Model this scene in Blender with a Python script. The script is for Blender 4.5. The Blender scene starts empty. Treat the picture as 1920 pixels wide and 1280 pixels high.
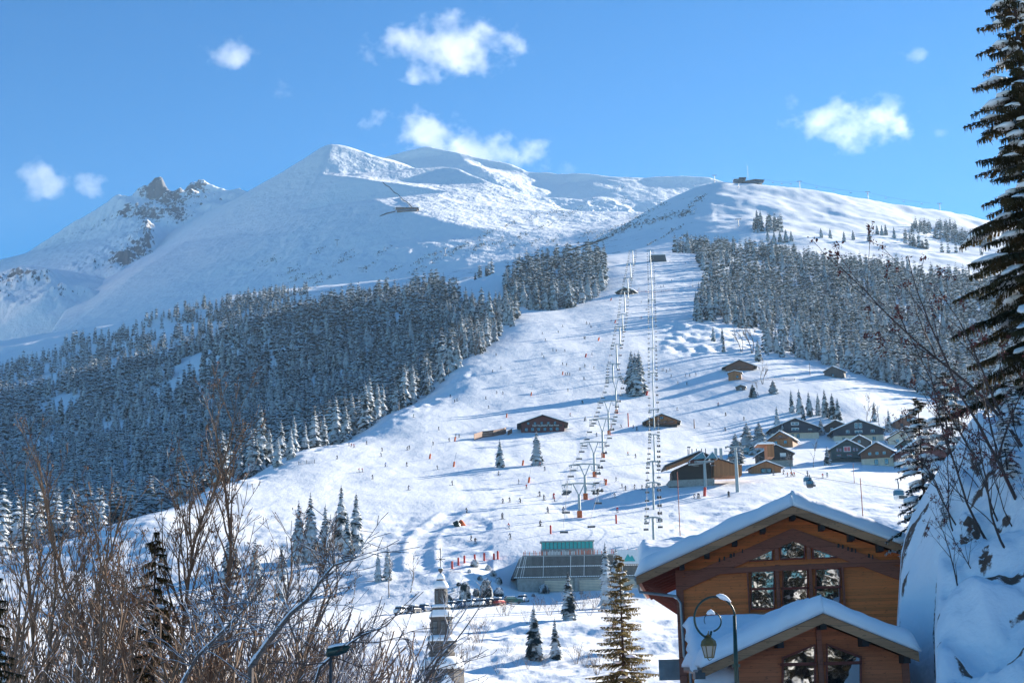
import bpy, bmesh, math, random
import numpy as np
from mathutils import Vector, Matrix
from mathutils.geometry import delaunay_2d_cdt
random.seed(7); RNG = np.random.default_rng(7)
SC = bpy.context.scene
COL = SC.collection
# ------------------------------------------------------------ camera model
F = 2954.0; PITCH = math.atan(610.0 / F); ROLL = 0.024
_fw = np.array([0, math.cos(PITCH), math.sin(PITCH)])
_r0 = np.array([1.0, 0, 0]); _u0 = np.array([0, -math.sin(PITCH), math.cos(PITCH)])
CR = _r0 * math.cos(ROLL) - _u0 * math.sin(ROLL)
CU = _r0 * math.sin(ROLL) + _u0 * math.cos(ROLL)

def ray(px, py):
    d = CR * ((px - 960) / F) + CU * ((640 - py) / F) + _fw
    return d / d[1]                      # (u, 1, w)

def at(px, py, Y):
    d = ray(px, py) * Y
    return Vector((d[0], d[1], d[2]))

def proj(p):
    p = np.asarray(p, float)
    d = p @ _fw
    return 960 + F * (p @ CR) / d, 640 - F * (p @ CU) / d

# ------------------------------------------------------------ noise
_perm = np.random.default_rng(3).random((256, 256))
def vnoise(x, y):
    xi = np.floor(x).astype(int); yi = np.floor(y).astype(int)
    fx = x - xi; fy = y - yi
    fx = fx * fx * fx * (fx * (fx * 6 - 15) + 10); fy = fy * fy * fy * (fy * (fy * 6 - 15) + 10)
    x0 = xi & 255; x1 = (xi + 1) & 255; y0 = yi & 255; y1 = (yi + 1) & 255
    a = _perm[x0, y0]; b = _perm[x1, y0]; c = _perm[x0, y1]; d = _perm[x1, y1]
    return (a + (b - a) * fx) * (1 - fy) + (c + (d - c) * fx) * fy - 0.5
def fbm(x, y, o=4, g=0.5):
    r = 0; a = 1; s = 1
    for i in range(o):
        r = r + a * vnoise(x * s + 17.3 * i, y * s + 9.1 * i); a *= g; s *= 2.03
    return r
def ridged(x, y, o=5):
    r = 0; a = 1; s = 1
    for i in range(o):
        r = r + a * (0.5 - 2 * np.abs(vnoise(x * s + 5.3 * i, y * s + 3.1 * i))); a *= 0.5; s *= 2.05
    return r

# ------------------------------------------------------------ objects
def tag(o, label=None, cat=None, group=None, kind=None):
    if label: o['label'] = label
    if cat: o['category'] = cat
    if group: o['group'] = group
    if kind: o['kind'] = kind
    return o
def empty(name, loc=(0, 0, 0), rz=0.0, label=None, cat=None, group=None):
    o = bpy.data.objects.new(name, None); o.empty_display_size = 0.2
    o.location = loc; o.rotation_euler = (0, 0, rz); COL.objects.link(o)
    return tag(o, label, cat, group)
def npmesh(name, V, Fa, mats, smooth=False, midx=None, attrs=None):
    """V (n,3), Fa (m,k) all the same k, or a list of such arrays"""
    me = bpy.data.meshes.new(name)
    V = np.asarray(V, np.float32)
    if not isinstance(Fa, list): Fa = [Fa]
    Fa = [np.asarray(f, np.int32) for f in Fa if len(f)]
    me.vertices.add(len(V)); me.vertices.foreach_set('co', V.ravel())
    loops = np.concatenate([f.ravel() for f in Fa]); tot = np.concatenate([np.full(len(f), f.shape[1], np.int32) for f in Fa])
    st = np.concatenate([[0], np.cumsum(tot)[:-1]]).astype(np.int32)
    me.loops.add(len(loops)); me.loops.foreach_set('vertex_index', loops)
    me.polygons.add(len(tot)); me.polygons.foreach_set('loop_start', st); me.polygons.foreach_set('loop_total', tot)
    if not isinstance(mats, (list, tuple)): mats = [mats]
    for m in mats: me.materials.append(m)
    if midx is not None: me.polygons.foreach_set('material_index', np.asarray(midx, np.int32))
    me.polygons.foreach_set('use_smooth', np.full(len(tot), bool(smooth)))
    me.update(calc_edges=True)
    for k, a in (attrs or {}).items():
        at_ = me.attributes.new(k, 'FLOAT', 'POINT'); at_.data.foreach_set('value', np.asarray(a, np.float32).ravel())
    return me
def link(name, me, parent=None, loc=None):
    o = bpy.data.objects.new(name, me); COL.objects.link(o)
    if parent is not None: o.parent = parent
    if loc is not None: o.location = loc
    return o

class MB:
    """collects simple solids in local coordinates, built as one mesh"""
    def __init__(s): s.v = []; s.f = []
    def add(s, vs, fs):
        n = len(s.v); s.v += [tuple(v) for v in vs]; s.f += [tuple(i + n for i in f) for f in fs]
    def box(s, x0, x1, y0, y1, z0, z1):
        s.add([(x0,y0,z0),(x1,y0,z0),(x1,y1,z0),(x0,y1,z0),(x0,y0,z1),(x1,y0,z1),(x1,y1,z1),(x0,y1,z1)],
              [(0,3,2,1),(4,5,6,7),(0,1,5,4),(1,2,6,5),(2,3,7,6),(3,0,4,7)]); return s
    def bar(s, a, b, w, h=None, up=(0, 0, 1)):
        """rectangular bar from a to b"""
        a = Vector(a); b = Vector(b); h = h or w; d = (b - a)
        if d.length < 1e-6: return s
        d.normalize(); upv = Vector(up)
        if abs(d.dot(upv)) > 0.98: upv = Vector((1, 0, 0))
        sx = d.cross(upv).normalized() * (w / 2); sz = sx.cross(d).normalized() * (h / 2)
        c = [-sx - sz, sx - sz, sx + sz, -sx + sz]
        s.add([a + q for q in c] + [b + q for q in c], [(0,1,2,3),(7,6,5,4),(0,4,5,1),(1,5,6,2),(2,6,7,3),(3,7,4,0)]); return s
    def tube(s, pts, rs, n=6, cap=True):
        pts = [Vector(p) for p in pts]
        if not isinstance(rs, (list, tuple)): rs = [rs] * len(pts)
        vs = []; fs = []; ref = None
        for i, p in enumerate(pts):
            d = (pts[min(i + 1, len(pts) - 1)] - pts[max(i - 1, 0)]).normalized()
            if ref is None: ref = Vector((1, 0, 0)) if abs(d.x) < 0.9 else Vector((0, 1, 0))
            a = (ref - d * ref.dot(d)).normalized(); ref = a; b = d.cross(a)
            for k in range(n):
                t = 2 * math.pi * k / n; vs.append(p + (a * math.cos(t) + b * math.sin(t)) * rs[i])
        for i in range(len(pts) - 1):
            for k in range(n):
                k2 = (k + 1) % n; fs.append((i*n+k, i*n+k2, (i+1)*n+k2, (i+1)*n+k))
        if cap: fs.append(tuple(range(n))[::-1]); fs.append(tuple((len(pts)-1)*n + k for k in range(n)))
        s.add(vs, fs); return s
    def lathe(s, prof, n=12, c=(0, 0, 0), rot=0.0, sx=1, sy=1):
        vs = []; fs = []
        for (r, z) in prof:
            for k in range(n):
                t = 2 * math.pi * k / n + rot; vs.append((c[0] + r*math.cos(t)*sx, c[1] + r*math.sin(t)*sy, c[2] + z))
        for i in range(len(prof) - 1):
            for k in range(n):
                k2 = (k + 1) % n; fs.append((i*n+k, i*n+k2, (i+1)*n+k2, (i+1)*n+k))
        fs.append(tuple(range(n))[::-1]); fs.append(tuple((len(prof)-1)*n + k for k in range(n)))
        s.add(vs, fs); return s
    def prism(s, poly, y0, y1):
        """poly in x,z extruded along y"""
        n = len(poly)
        s.add([(x, y0, z) for x, z in poly] + [(x, y1, z) for x, z in poly],
              [tuple(range(n)), tuple(range(2*n-1, n-1, -1))] + [(i, i+n, (i+1) % n + n, (i+1) % n) for i in range(n)]); return s
    def me(s, name, mat, smooth=False, bevel=0):
        me = bpy.data.meshes.new(name); me.from_pydata([tuple(v) for v in s.v], [], s.f)
        me.materials.append(mat)
        bm = bmesh.new(); bm.from_mesh(me)
        bmesh.ops.recalc_face_normals(bm, faces=bm.faces)
        if bevel: bmesh.ops.bevel(bm, geom=list(bm.edges), offset=bevel, segments=2, affect='EDGES', profile=0.6)
        bm.to_mesh(me); bm.free()
        if smooth: me.polygons.foreach_set('use_smooth', [True] * len(me.polygons))
        return me
    def build(s, name, mat, parent=None, smooth=False, bevel=0, loc=None):
        return link(name, s.me(name, mat, smooth, bevel), parent, loc)

def copy_tree(o, parent=None):
    c = o.copy(); COL.objects.link(c)
    if parent is not None: c.parent = parent
    for ch in list(o.children): copy_tree(ch, c)
    return c

# ------------------------------------------------------------ materials
def nmat(name):
    m = bpy.data.materials.new(name); m.use_nodes = True
    nt = m.node_tree; b = nt.nodes['Principled BSDF']; return m, nt, b
def nd(nt, t, **k):
    n = nt.nodes.new(t)
    for a, v in k.items():
        if a in n.inputs.keys() if hasattr(n.inputs, 'keys') else False: n.inputs[a].default_value = v
        else: setattr(n, a, v)
    return n
def noise_n(nt, scale, detail=3, rough=0.55, coord='Object', stretch=None):
    tc = nt.nodes.new('ShaderNodeTexCoord'); n = nt.nodes.new('ShaderNodeTexNoise')
    n.inputs['Scale'].default_value = scale; n.inputs['Detail'].default_value = detail; n.inputs['Roughness'].default_value = rough
    if stretch:
        mp = nt.nodes.new('ShaderNodeMapping'); mp.inputs['Scale'].default_value = stretch
        nt.links.new(tc.outputs[coord], mp.inputs['Vector']); nt.links.new(mp.outputs[0], n.inputs['Vector'])
    else: nt.links.new(tc.outputs[coord], n.inputs['Vector'])
    return n
def ramp(nt, src, stops):
    r = nt.nodes.new('ShaderNodeValToRGB'); e = r.color_ramp.elements
    while len(e) < len(stops): e.new(0.5)
    for i, (p, c) in enumerate(stops):
        e[i].position = p; e[i].color = (c if hasattr(c, '__len__') else (c, c, c)) + ((1,) if hasattr(c, '__len__') and len(c) == 3 else ()) if hasattr(c, '__len__') else (c, c, c, 1)
    nt.links.new(src, r.inputs[0]); return r
def mixc(nt, fac, a, b):
    m = nt.nodes.new('ShaderNodeMix'); m.data_type = 'RGBA'
    for sock, v in ((m.inputs[0], fac), (m.inputs[6], a), (m.inputs[7], b)):
        if hasattr(v, 'is_linked') or hasattr(v, 'links'): nt.links.new(v, sock)
        elif hasattr(v, '__len__'): sock.default_value = tuple(v) + ((1,) if len(v) == 3 else ())
        else: sock.default_value = v
    return m.outputs[2]
def mth(nt, op, a, b=0.0, clamp=False):
    m = nt.nodes.new('ShaderNodeMath'); m.operation = op; m.use_clamp = clamp
    for i, v in enumerate((a, b)):
        if hasattr(v, 'links'): nt.links.new(v, m.inputs[i])
        else: m.inputs[i].default_value = v
    return m.outputs[0]
def bumpn(nt, b, h, strength=0.5, dist=0.1):
    n = nt.nodes.new('ShaderNodeBump'); n.inputs['Strength'].default_value = strength; n.inputs['Distance'].default_value = dist
    nt.links.new(h, n.inputs['Height']); nt.links.new(n.outputs[0], b.inputs['Normal']); return n
def plain(name, c, rough=0.7, metal=0.0, var=0.25, scale=3.0, bump=0.0, coord='Object', stretch=None):
    m, nt, b = nmat(name)
    n = noise_n(nt, scale, 4, 0.6, coord, stretch)
    r = ramp(nt, n.outputs['Fac'], [(0.3, tuple(x * (1 - var) for x in c)), (0.7, tuple(min(1, x * (1 + var)) for x in c))])
    nt.links.new(r.outputs[0], b.inputs['Base Color'])
    b.inputs['Roughness'].default_value = rough; b.inputs['Metallic'].default_value = metal
    if bump: bumpn(nt, b, n.outputs['Fac'], bump, 0.02)
    return m
M = {}
SNOW = (0.86, 0.88, 0.90)
# ------------------------------------------------------------ snow materials
def snow_mat(name, bumps, rock=0.0, rockcol=(0.16, 0.15, 0.15), steep=(0.55, 0.7), patch=None, rough=0.75, patchcol=(0.07,0.065,0.06)):
    """bumps: list of (noise scale, distance, strength, stretch)"""
    m, nt, b = nmat(name)
    geo = nt.nodes.new('ShaderNodeNewGeometry')
    prev = None
    for (sc, dist, st, stretch) in bumps:
        n = noise_n(nt, sc, 3, 0.6, 'Object', stretch)
        bn = nt.nodes.new('ShaderNodeBump'); bn.inputs['Strength'].default_value = st; bn.inputs['Distance'].default_value = dist
        nt.links.new(n.outputs['Fac'], bn.inputs['Height'])
        if prev: nt.links.new(prev, bn.inputs['Normal'])
        prev = bn.outputs[0]
    if prev: nt.links.new(prev, b.inputs['Normal'])
    col = mixc(nt, noise_n(nt, 0.02, 2).outputs['Fac'], (0.83, 0.85, 0.87), (0.89, 0.90, 0.91))
    if rock:
        sep = nt.nodes.new('ShaderNodeSeparateXYZ'); nt.links.new(geo.outputs['True Normal'], sep.inputs[0])
        atn = nt.nodes.new('ShaderNodeAttribute'); atn.attribute_name = 'rough'
        nz = noise_n(nt, 0.02, 8, 0.7, 'Object', (1, 1, 2.2))
        # steepness + noise + attribute
        v = mth(nt, 'SUBTRACT', nz.outputs['Fac'], 0.5)
        v = mth(nt, 'MULTIPLY', v, 1.3)
        v = mth(nt, 'SUBTRACT', v, sep.outputs['Z'])
        v = mth(nt, 'ADD', v, mth(nt, 'MULTIPLY', atn.outputs['Fac'], rock))
        rr = ramp(nt, v, [(0.0, 0.0), (0.10, 1.0)])
        rc = mixc(nt, noise_n(nt, 0.05, 6, 0.7).outputs['Fac'], tuple(c * 0.45 for c in rockcol), tuple(c * 1.5 for c in rockcol))
        col = mixc(nt, rr.outputs[0], col, rc)
    if patch:
        atn = nt.nodes.new('ShaderNodeAttribute'); atn.attribute_name = 'scrub'
        nz = noise_n(nt, patch, 6, 0.75)
        v = mth(nt, 'ADD', nz.outputs['Fac'], mth(nt, 'MULTIPLY', atn.outputs['Fac'], 0.3))
        rr = ramp(nt, v, [(0.86, 0.0), (0.93, 0.8)])
        col = mixc(nt, rr.outputs[0], col, patchcol)
    nt.links.new(col, b.inputs['Base Color'])
    b.inputs['Roughness'].default_value = rough
    b.inputs['Specular IOR Level'].default_value = 0.25
    return m
M['piste'] = snow_mat('piste_snow', [(0.05, 1.6, 0.35, (1, 0.4, 1)), (0.25, 0.6, 0.4, (1, 0.35, 1)), (0.9, 0.22, 0.5, (1, 0.3, 1)), (0.6, 0.16, 0.5, (0.10, 0.8, 1))], patch=0.035)
M['mtn'] = snow_mat('mountain_snow', [(0.008, 26.0, 0.5, (1, 0.5, 1)), (0.04, 9.0, 0.6, (1, 0.45, 1)), (0.16, 2.5, 0.5, (1, 0.4, 1))], rock=0.84, rockcol=(0.13, 0.135, 0.15))
M['snow'] = snow_mat('roof_snow', [(0.8, 0.15, 0.35, None), (5.0, 0.03, 0.35, None)])
M['snow2'] = snow_mat('drifted_snow', [(0.25, 0.6, 0.6, None), (1.6, 0.15, 0.6, None), (7.0, 0.03, 0.4, None)])

# ------------------------------------------------------------ main terrain: rows of constant depth
XC = np.array([-700, -300, 0, 150, 227, 300, 400, 550, 650, 733, 813, 860, 910, 945, 970, 1050, 1143, 1250, 1330, 1450, 1600, 1750, 1920, 2300, 2800.])
def row(pairs):
    xs, ys = zip(*pairs); return np.interp(XC, xs, ys)
ZROWS = [(4, -4.), (20, -4.), (60, -5.5), (110, -9.), (150, -13.)]
ROWS = [
 (215, [(0,1325),(400,1318),(1000,1305),(1920,1300)]),
 (300, [(-300,1215),(0,1210),(400,1192),(560,1172),(800,1163),(1250,1158),(1920,1145)]),
 (343, [(-300,1190),(0,1185),(400,1165),(560,1150),(800,1143),(1250,1140),(1920,1120)]),
 (384, [(-300,1160),(0,1140),(400,1115),(550,1103),(733,1078),(813,1070),(860,1066),(910,1066),(945,1106),(1050,1107),(1143,1104),(1250,1096),(1330,1050),(1920,1020)]),
 (402, [(-300,1130),(0,1105),(400,1085),(550,1078),(650,1068),(733,1060),(813,1052),(860,1046),(945,1040),(1143,1032),(1250,1030),(1920,1000)]),
 (470, [(-300,1090),(0,1045),(150,1005),(227,985),(300,968),(400,978),(550,986),(733,988),(860,982),(1050,972),(1330,965),(1920,945)]),
 (520, [(-300,1090),(0,1050),(150,1000),(227,974),(300,951),(400,935),(550,938),(733,938),(1050,936),(1330,932),(1450,922),(1750,920),(1920,915)]),
 (580, [(-300,1100),(0,1060),(227,985),(300,965),(400,905),(550,905),(733,905),(1050,902),(1330,897),(1450,890),(1600,887),(1750,890),(1920,880)]),
 (640, [(-300,1110),(0,1065),(227,1000),(300,980),(400,915),(550,872),(733,872),(1050,868),(1250,866),(1450,862),(1600,860),(1750,862),(1920,855)]),
 (720, [(-300,1115),(0,1070),(227,1010),(300,990),(400,945),(550,842),(650,836),(733,834),(1050,828),(1250,827),(1450,830),(1600,834),(1750,830),(1920,820)]),
 (850, [(-300,1100),(0,1060),(300,985),(400,950),(550,872),(650,825),(733,768),(813,762),(1250,757),(1450,744),(1600,742),(1750,765),(1920,780)]),
 (1000,[(-300,1040),(0,1010),(300,950),(400,915),(550,855),(650,815),(733,775),(813,718),(860,682),(910,680),(1050,682),(1250,679),(1330,674),(1450,672),(1600,692),(1750,722),(1920,735)]),
 (1220,[(-300,960),(0,930),(300,860),(400,830),(550,780),(650,745),(733,712),(813,672),(860,646),(910,620),(970,600),(1050,604),(1250,603),(1330,600),(1450,622),(1600,642),(1750,662),(1920,670)]),
 (1500,[(-300,860),(0,830),(300,770),(400,740),(550,680),(650,650),(733,620),(813,590),(860,577),(910,562),(970,560),(1050,555),(1143,536),(1250,532),(1330,537),(1450,560),(1600,580),(1750,600),(1920,612)]),
 (1750,[(-300,790),(0,765),(300,690),(400,650),(550,598),(650,576),(733,560),(813,548),(860,535),(910,520),(970,505),(1050,497),(1143,490),(1250,486),(1330,487),(1450,502),(1600,522),(1750,542),(1920,560)]),
 (1950,[(-300,760),(0,742),(300,675),(400,650),(550,615),(650,590),(733,572),(813,553),(860,538),(910,515),(970,497),(1050,490),(1143,480),(1250,472),(1330,478),(1450,488),(1600,503),(1750,520),(1920,540)]),
 (2200,[(-300,720),(0,702),(150,680),(300,635),(400,615),(550,585),(650,566),(733,553),(813,543),(910,523),(1050,495),(1143,484),(1250,472),(1330,466),(1450,462),(1600,472),(1750,487),(1920,500)]),
 (2600,[(-300,680),(0,655),(150,625),(300,588),(400,565),(550,540),(650,532),(733,525),(813,515),(910,503),(1050,480),(1143,460),(1250,425),(1330,402),(1450,405),(1600,422),(1750,445),(1920,462)]),
 (2850,[(-300,665),(0,645),(150,618),(300,590),(400,575),(550,550),(733,530),(910,500),(1050,478),(1143,448),(1250,392),(1330,363),(1450,368),(1600,387),(1750,410),(1920,435)]),
 (3000,[(-300,665),(0,640),(150,618),(300,592),(400,582),(550,560),(733,535),(910,500),(1050,482),(1143,440),(1200,408),(1250,374),(1330,341),(1380,340),(1450,350),(1600,371),(1750,394),(1920,428),(2300,490)]),
 (3120,[(-300,668),(0,642),(150,622),(300,600),(400,600),(550,580),(733,560),(910,520),(1050,500),(1143,460),(1250,392),(1330,352),(1450,360),(1600,383),(1750,408),(1920,440)]),
 (3500,[(-300,680),(0,660),(400,680),(910,620),(1143,560),(1330,480),(1600,500),(1920,540)]),
 (4200,[(-300,900),(2300,900)]),
]
def pchip(xk, Yk, xq):
    """xk (n), Yk (n, m) -> (q, m), monotone cubic"""
    h = np.diff(xk)[:, None]; d = np.diff(Yk, axis=0) / h
    mm = np.zeros_like(Yk); s = (d[:-1] * d[1:]) > 0
    w1 = 2 * h[1:] + h[:-1]; w2 = h[1:] + 2 * h[:-1]
    with np.errstate(divide='ignore', invalid='ignore'):
        hm = (w1 + w2) / (w1 / d[:-1] + w2 / d[1:])
    mm[1:-1] = np.where(s, hm, 0); mm[0] = d[0]; mm[-1] = d[-1]
    i = np.clip(np.searchsorted(xk, xq) - 1, 0, len(xk) - 2)
    t = ((xq - xk[i]) / h[i, 0])[:, None]; H = h[i]
    return ((1+2*t)*(1-t)**2)*Yk[i] + t*(1-t)**2*H*mm[i] + t*t*(3-2*t)*Yk[i+1] + t*t*(t-1)*H*mm[i+1]
def smooth1(A, sig, axis):
    k = int(3 * sig) + 1; w = np.exp(-0.5 * (np.arange(-k, k + 1) / sig) ** 2); w /= w.sum()
    P = np.pad(A, [(k, k) if a == axis else (0, 0) for a in range(A.ndim)], mode='edge')
    return np.apply_along_axis(lambda v: np.convolve(v, w, 'valid'), axis, P)
UG = np.concatenate([np.linspace(-2.4, -0.46, 40)[:-1], np.linspace(-0.46, 0.46, 620), np.linspace(0.46, 2.4, 40)[1:]])
YK = [z[0] for z in ZROWS] + [r[0] for r in ROWS]
Zk = []
for y, z in ZROWS: Zk.append(np.full(len(UG), z))
XD = np.arange(-1500, 3500, 12.0)
for y, pr in ROWS:
    py = row(pr); 
    P = np.array([ray(x, q) for x, q in zip(XC, py)])          # u, 1, w
    wu = np.linspace(P[0, 0], P[-1, 0], 400); ww = np.interp(wu, P[:, 0], P[:, 2])
    ww = smooth1(ww, 3.0, 0)
    Zk.append(np.interp(UG, wu, ww) * y)
Zk = np.array(Zk); YK = np.array(YK, float)
YG = np.concatenate([np.geomspace(4, 140, 40)[:-1], np.geomspace(140, 4200, 960)])
ZG = pchip(YK, Zk, YG)
UU, YY = np.meshgrid(UG, YG); XX = UU * YY
PXG = 960 + UU * F            # rough column
def band(v, a, b, c, d): return np.clip((v - a) / (b - a), 0, 1) * np.clip((d - v) / (d - c), 0, 1)
# relief: moguls and rolls on the open slopes, rougher ground under the woods
rel = band(YY, 430, 520, 2900, 3100)
ZG = ZG + rel * (fbm(XX / 90, YY / 130, 3) * 2.4 + fbm(XX / 20 + 5, YY / 50, 3) * 0.6 + fbm(XX / 6 + 9, YY / 16, 2) * 0.16)
ZG = ZG + band(YY, 1300, 2000, 9000, 9999) * (fbm(XX / 160, YY / 200, 4) * 8 + fbm(XX / 30 + 5, YY / 45, 3) * 2.5) * np.clip(1.0 - 0.55 * (np.abs(PXG - 1200) < 160), 0, 1)
ZG = ZG + band(YY, 170, 230, 290, 300) * fbm(XX / 9, YY / 14, 4) * 1.4 + band(YY, 348, 360, 470, 520) * fbm(XX / 7, YY / 9, 4) * 0.8 * (np.abs(PXG - 1080) > 170)
ZG = ZG + band(YY, 1010, 1040, 1230, 1270) * band(PXG, 1235, 1260, 1450, 1500) * fbm(XX / 7, YY / 18, 3) * 2.2 + band(YY, 500, 560, 960, 1050) * np.exp(-((PXG - np.interp(YY, [500,580,705,765,830,925,1065], [320,420,565,665,750,830,930])) / 45) ** 2) * fbm(XX / 5, YY / 12, 3) * 1.3
# the snowy vehicle track curling down past the steeple
_P = np.stack([XX, YY, ZG], -1); _d = _P @ _fw; _px = 960 + F * (_P @ CR) / _d; _py = 640 - F * (_P @ CU) / _d
for (ax, ay), (bx, by) in zip([(850,962),(829,978),(805,995),(791,1013),(786,1040),(788,1068)][:-1], [(829,978),(805,995),(791,1013),(786,1040),(788,1068),(800,1105)]):
    w = (YY > 350) & (YY < 520); t = np.clip((_py - ay) / (by - ay), 0, 1); inb = (_py >= ay) & (_py <= by) & w
    dd = np.abs(_px - (ax + (bx - ax) * t)) * YY / F
    ZG = ZG + inb * (-0.35 * np.exp(-(dd / 2.2) ** 4) + 0.3 * np.exp(-((dd - 4.2) / 1.0) ** 2))
# the hill ridge rises and the piste folds
def gz(X, Y):
    """ground height"""
    u = X / max(Y, 4.0)
    j = np.clip(np.searchsorted(UG, u) - 1, 0, len(UG) - 2); i = np.clip(np.searchsorted(YG, Y) - 1, 0, len(YG) - 2)
    a = (u - UG[j]) / (UG[j+1] - UG[j]); b = np.clip((Y - YG[i]) / (YG[i+1] - YG[i]), 0, 1)
    return float((ZG[i, j]*(1-a) + ZG[i, j+1]*a)*(1-b) + (ZG[i+1, j]*(1-a) + ZG[i+1, j+1]*a)*b)
def gzv(X, Y):
    u = X / Y; j = np.clip(np.searchsorted(UG, u) - 1, 0, len(UG) - 2); i = np.clip(np.searchsorted(YG, Y) - 1, 0, len(YG) - 2)
    a = (u - UG[j]) / (UG[j+1] - UG[j]); b = np.clip((Y - YG[i]) / (YG[i+1] - YG[i]), 0, 1)
    return (ZG[i, j]*(1-a) + ZG[i, j+1]*a)*(1-b) + (ZG[i+1, j]*(1-a) + ZG[i+1, j+1]*a)*b
_hy = np.geomspace(150, 3400, 3000)
def hit(px, py, y0=150, y1=3400):
    """first ground point behind a pixel of the photograph: where a thing stands"""
    d = ray(px, py); ys = _hy[(_hy >= y0) & (_hy <= y1)]
    z = gzv(d[0] * ys, ys); k = np.nonzero(d[2] * ys < z)[0]
    Y = ys[k[0]] if len(k) else y1
    return Vector((d[0] * Y, Y, gz(d[0] * Y, Y)))
def gridmesh(name, X, Y, Z, mat, attrs=None):
    r, c = X.shape; V = np.stack([X, Y, Z], -1).reshape(-1, 3)
    i = np.arange((r - 1) * c).reshape(r - 1, c)[:, :-1].ravel()
    return npmesh(name, V, np.stack([i, i + 1, i + c + 1, i + c], 1), mat, True, None, attrs)
PXA = 960 + F * UU
scrub = np.maximum.reduce([
    band(YY, 1950, 2100, 2850, 2980) * band(PXA, 480, 560, 1180, 1300) * 1.0,
    band(YY, 1030, 1080, 1230, 1300) * band(PXA, 1350, 1400, 1560, 1640) * 0.5,
    band(YY, 2300, 2500, 2900, 3000) * band(PXA, 1150, 1200, 1330, 1360) * 0.9,
    band(YY, 350, 355, 395, 402) * band(PXA, 820, 835, 935, 950) * 1.1])
o = link('snow_ground', gridmesh('snow_ground', XX, YY, ZG, M['piste'], {'scrub': scrub.ravel()}))
tag(o, 'snow covered ski slope and forested hillsides', None, None, 'structure')
# flat snow round and behind the camera
gx, gy = np.meshgrid(np.linspace(-400, 400, 41), np.linspace(-400, 6, 41))
o = link('near_ground', gridmesh('near_ground', gx, gy, np.full_like(gx, -4.05), M['snow2']))
tag(o, 'flat snowy ground at the foot of the valley', None, None, 'structure')

# ------------------------------------------------------------ mountains from scattered survey points
RNGS = []
def mhit(px, py, y0=2700):
    """first point of the hills or of a mountain behind a pixel"""
    d = ray(px, py); best = None
    for ug, yg, Z in RNGS:
        if not ug[0] < d[0] < ug[-1]: continue
        j = (d[0] - ug[0]) / (ug[1] - ug[0]); j0 = int(j); a = j - j0
        col = Z[:, j0] * (1 - a) + Z[:, min(j0 + 1, len(ug) - 1)] * a; k = np.nonzero((d[2] * yg < col) & (yg > y0))[0]
        if len(k) and k[0] > 0:
            Y = yg[k[0]]
            if best is None or Y < best.y: best = Vector((d[0] * Y, Y, d[2] * Y))
    ys = np.linspace(1200, 3100, 900); k = np.nonzero(d[2] * ys < gzv(d[0] * ys, ys))[0]
    if len(k) and (best is None or ys[k[0]] < best.y): best = Vector((d[0] * ys[k[0]], ys[k[0]], d[2] * ys[k[0]]))
    return best if best is not None else Vector((d[0] * 3000, 3000, d[2] * 3000))
def mountain(name, label, pts, px0, px1, Y0, Y1, nx, ny, sig=2.0, amp=1.0):
    P = np.array(pts, float)
    R = np.array([ray(a, b) for a, b in P[:, :2]])
    u = R[:, 0]; z = R[:, 2] * P[:, 2]; S = 3000.0
    vv = [Vector((a * S, y)) for a, y in zip(u, P[:, 2])]
    res = delaunay_2d_cdt(vv, [], [], 0, 1e-4)
    ov = np.array([[v.x, v.y] for v in res[0]]); src = [s[0] for s in res[3]]
    oz = z[src]; orr = P[src, 3]
    ug = np.linspace(ray(px0, 500)[0], ray(px1, 500)[0], nx); yg = np.linspace(Y0, Y1, ny)
    U, Y = np.meshgrid(ug, yg); Z = np.full(U.shape, np.nan); A = np.zeros(U.shape)
    for tri in res[2]:
        a, b, c = ov[list(tri)]
        ia = np.nonzero((ug * S >= min(a[0], b[0], c[0]) - 1) & (ug * S <= max(a[0], b[0], c[0]) + 1))[0]
        ja = np.nonzero((yg >= min(a[1], b[1], c[1]) - 1) & (yg <= max(a[1], b[1], c[1]) + 1))[0]
        if not len(ia) or not len(ja): continue
        sx = U[np.ix_(ja, ia)] * S; sy = Y[np.ix_(ja, ia)]
        den = (b[1]-c[1])*(a[0]-c[0]) + (c[0]-b[0])*(a[1]-c[1])
        if abs(den) < 1e-6: continue
        l1 = ((b[1]-c[1])*(sx-c[0]) + (c[0]-b[0])*(sy-c[1]))/den; l2 = ((c[1]-a[1])*(sx-c[0]) + (a[0]-c[0])*(sy-c[1]))/den; l3 = 1-l1-l2
        ins = (l1 >= -1e-4) & (l2 >= -1e-4) & (l3 >= -1e-4)
        zt = oz[list(tri)]; rt = orr[list(tri)]
        Zs = Z[np.ix_(ja, ia)]; As = A[np.ix_(ja, ia)]
        Zs[ins] = (l1*zt[0]+l2*zt[1]+l3*zt[2])[ins]; As[ins] = (l1*rt[0]+l2*rt[1]+l3*rt[2])[ins]
        Z[np.ix_(ja, ia)] = Zs; A[np.ix_(ja, ia)] = As
    for _ in range(2):                                   # fill outside the hull
        for ax in (0, 1):
            Zt = Z if ax == 0 else Z.T
            for line in Zt.T:
                ok = ~np.isnan(line)
                if ok.any() and not ok.all(): line[~ok] = np.interp(np.nonzero(~ok)[0], np.nonzero(ok)[0], line[ok])
    Z = smooth1(smooth1(Z, sig, 0), sig, 1); A = smooth1(smooth1(A, 3, 0), 3, 1)
    X = U * Y
    Z = Z + amp * (fbm(X/260, Y/320, 4)*26 + fbm(X/45+3, Y/60, 3)*2.5) + A * (ridged(X/110, Y/150, 5)*48 + fbm(X/28, Y/40, 3)*20 + fbm(X/11, Y/15, 2)*8)
    o = link(name, gridmesh(name, X, Y, Z, M['mtn'], {'rough': A.ravel()}))
    tag(o, label, None, None, 'structure'); RNGS.append((ug, yg, Z)); return X, Y, Z
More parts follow.
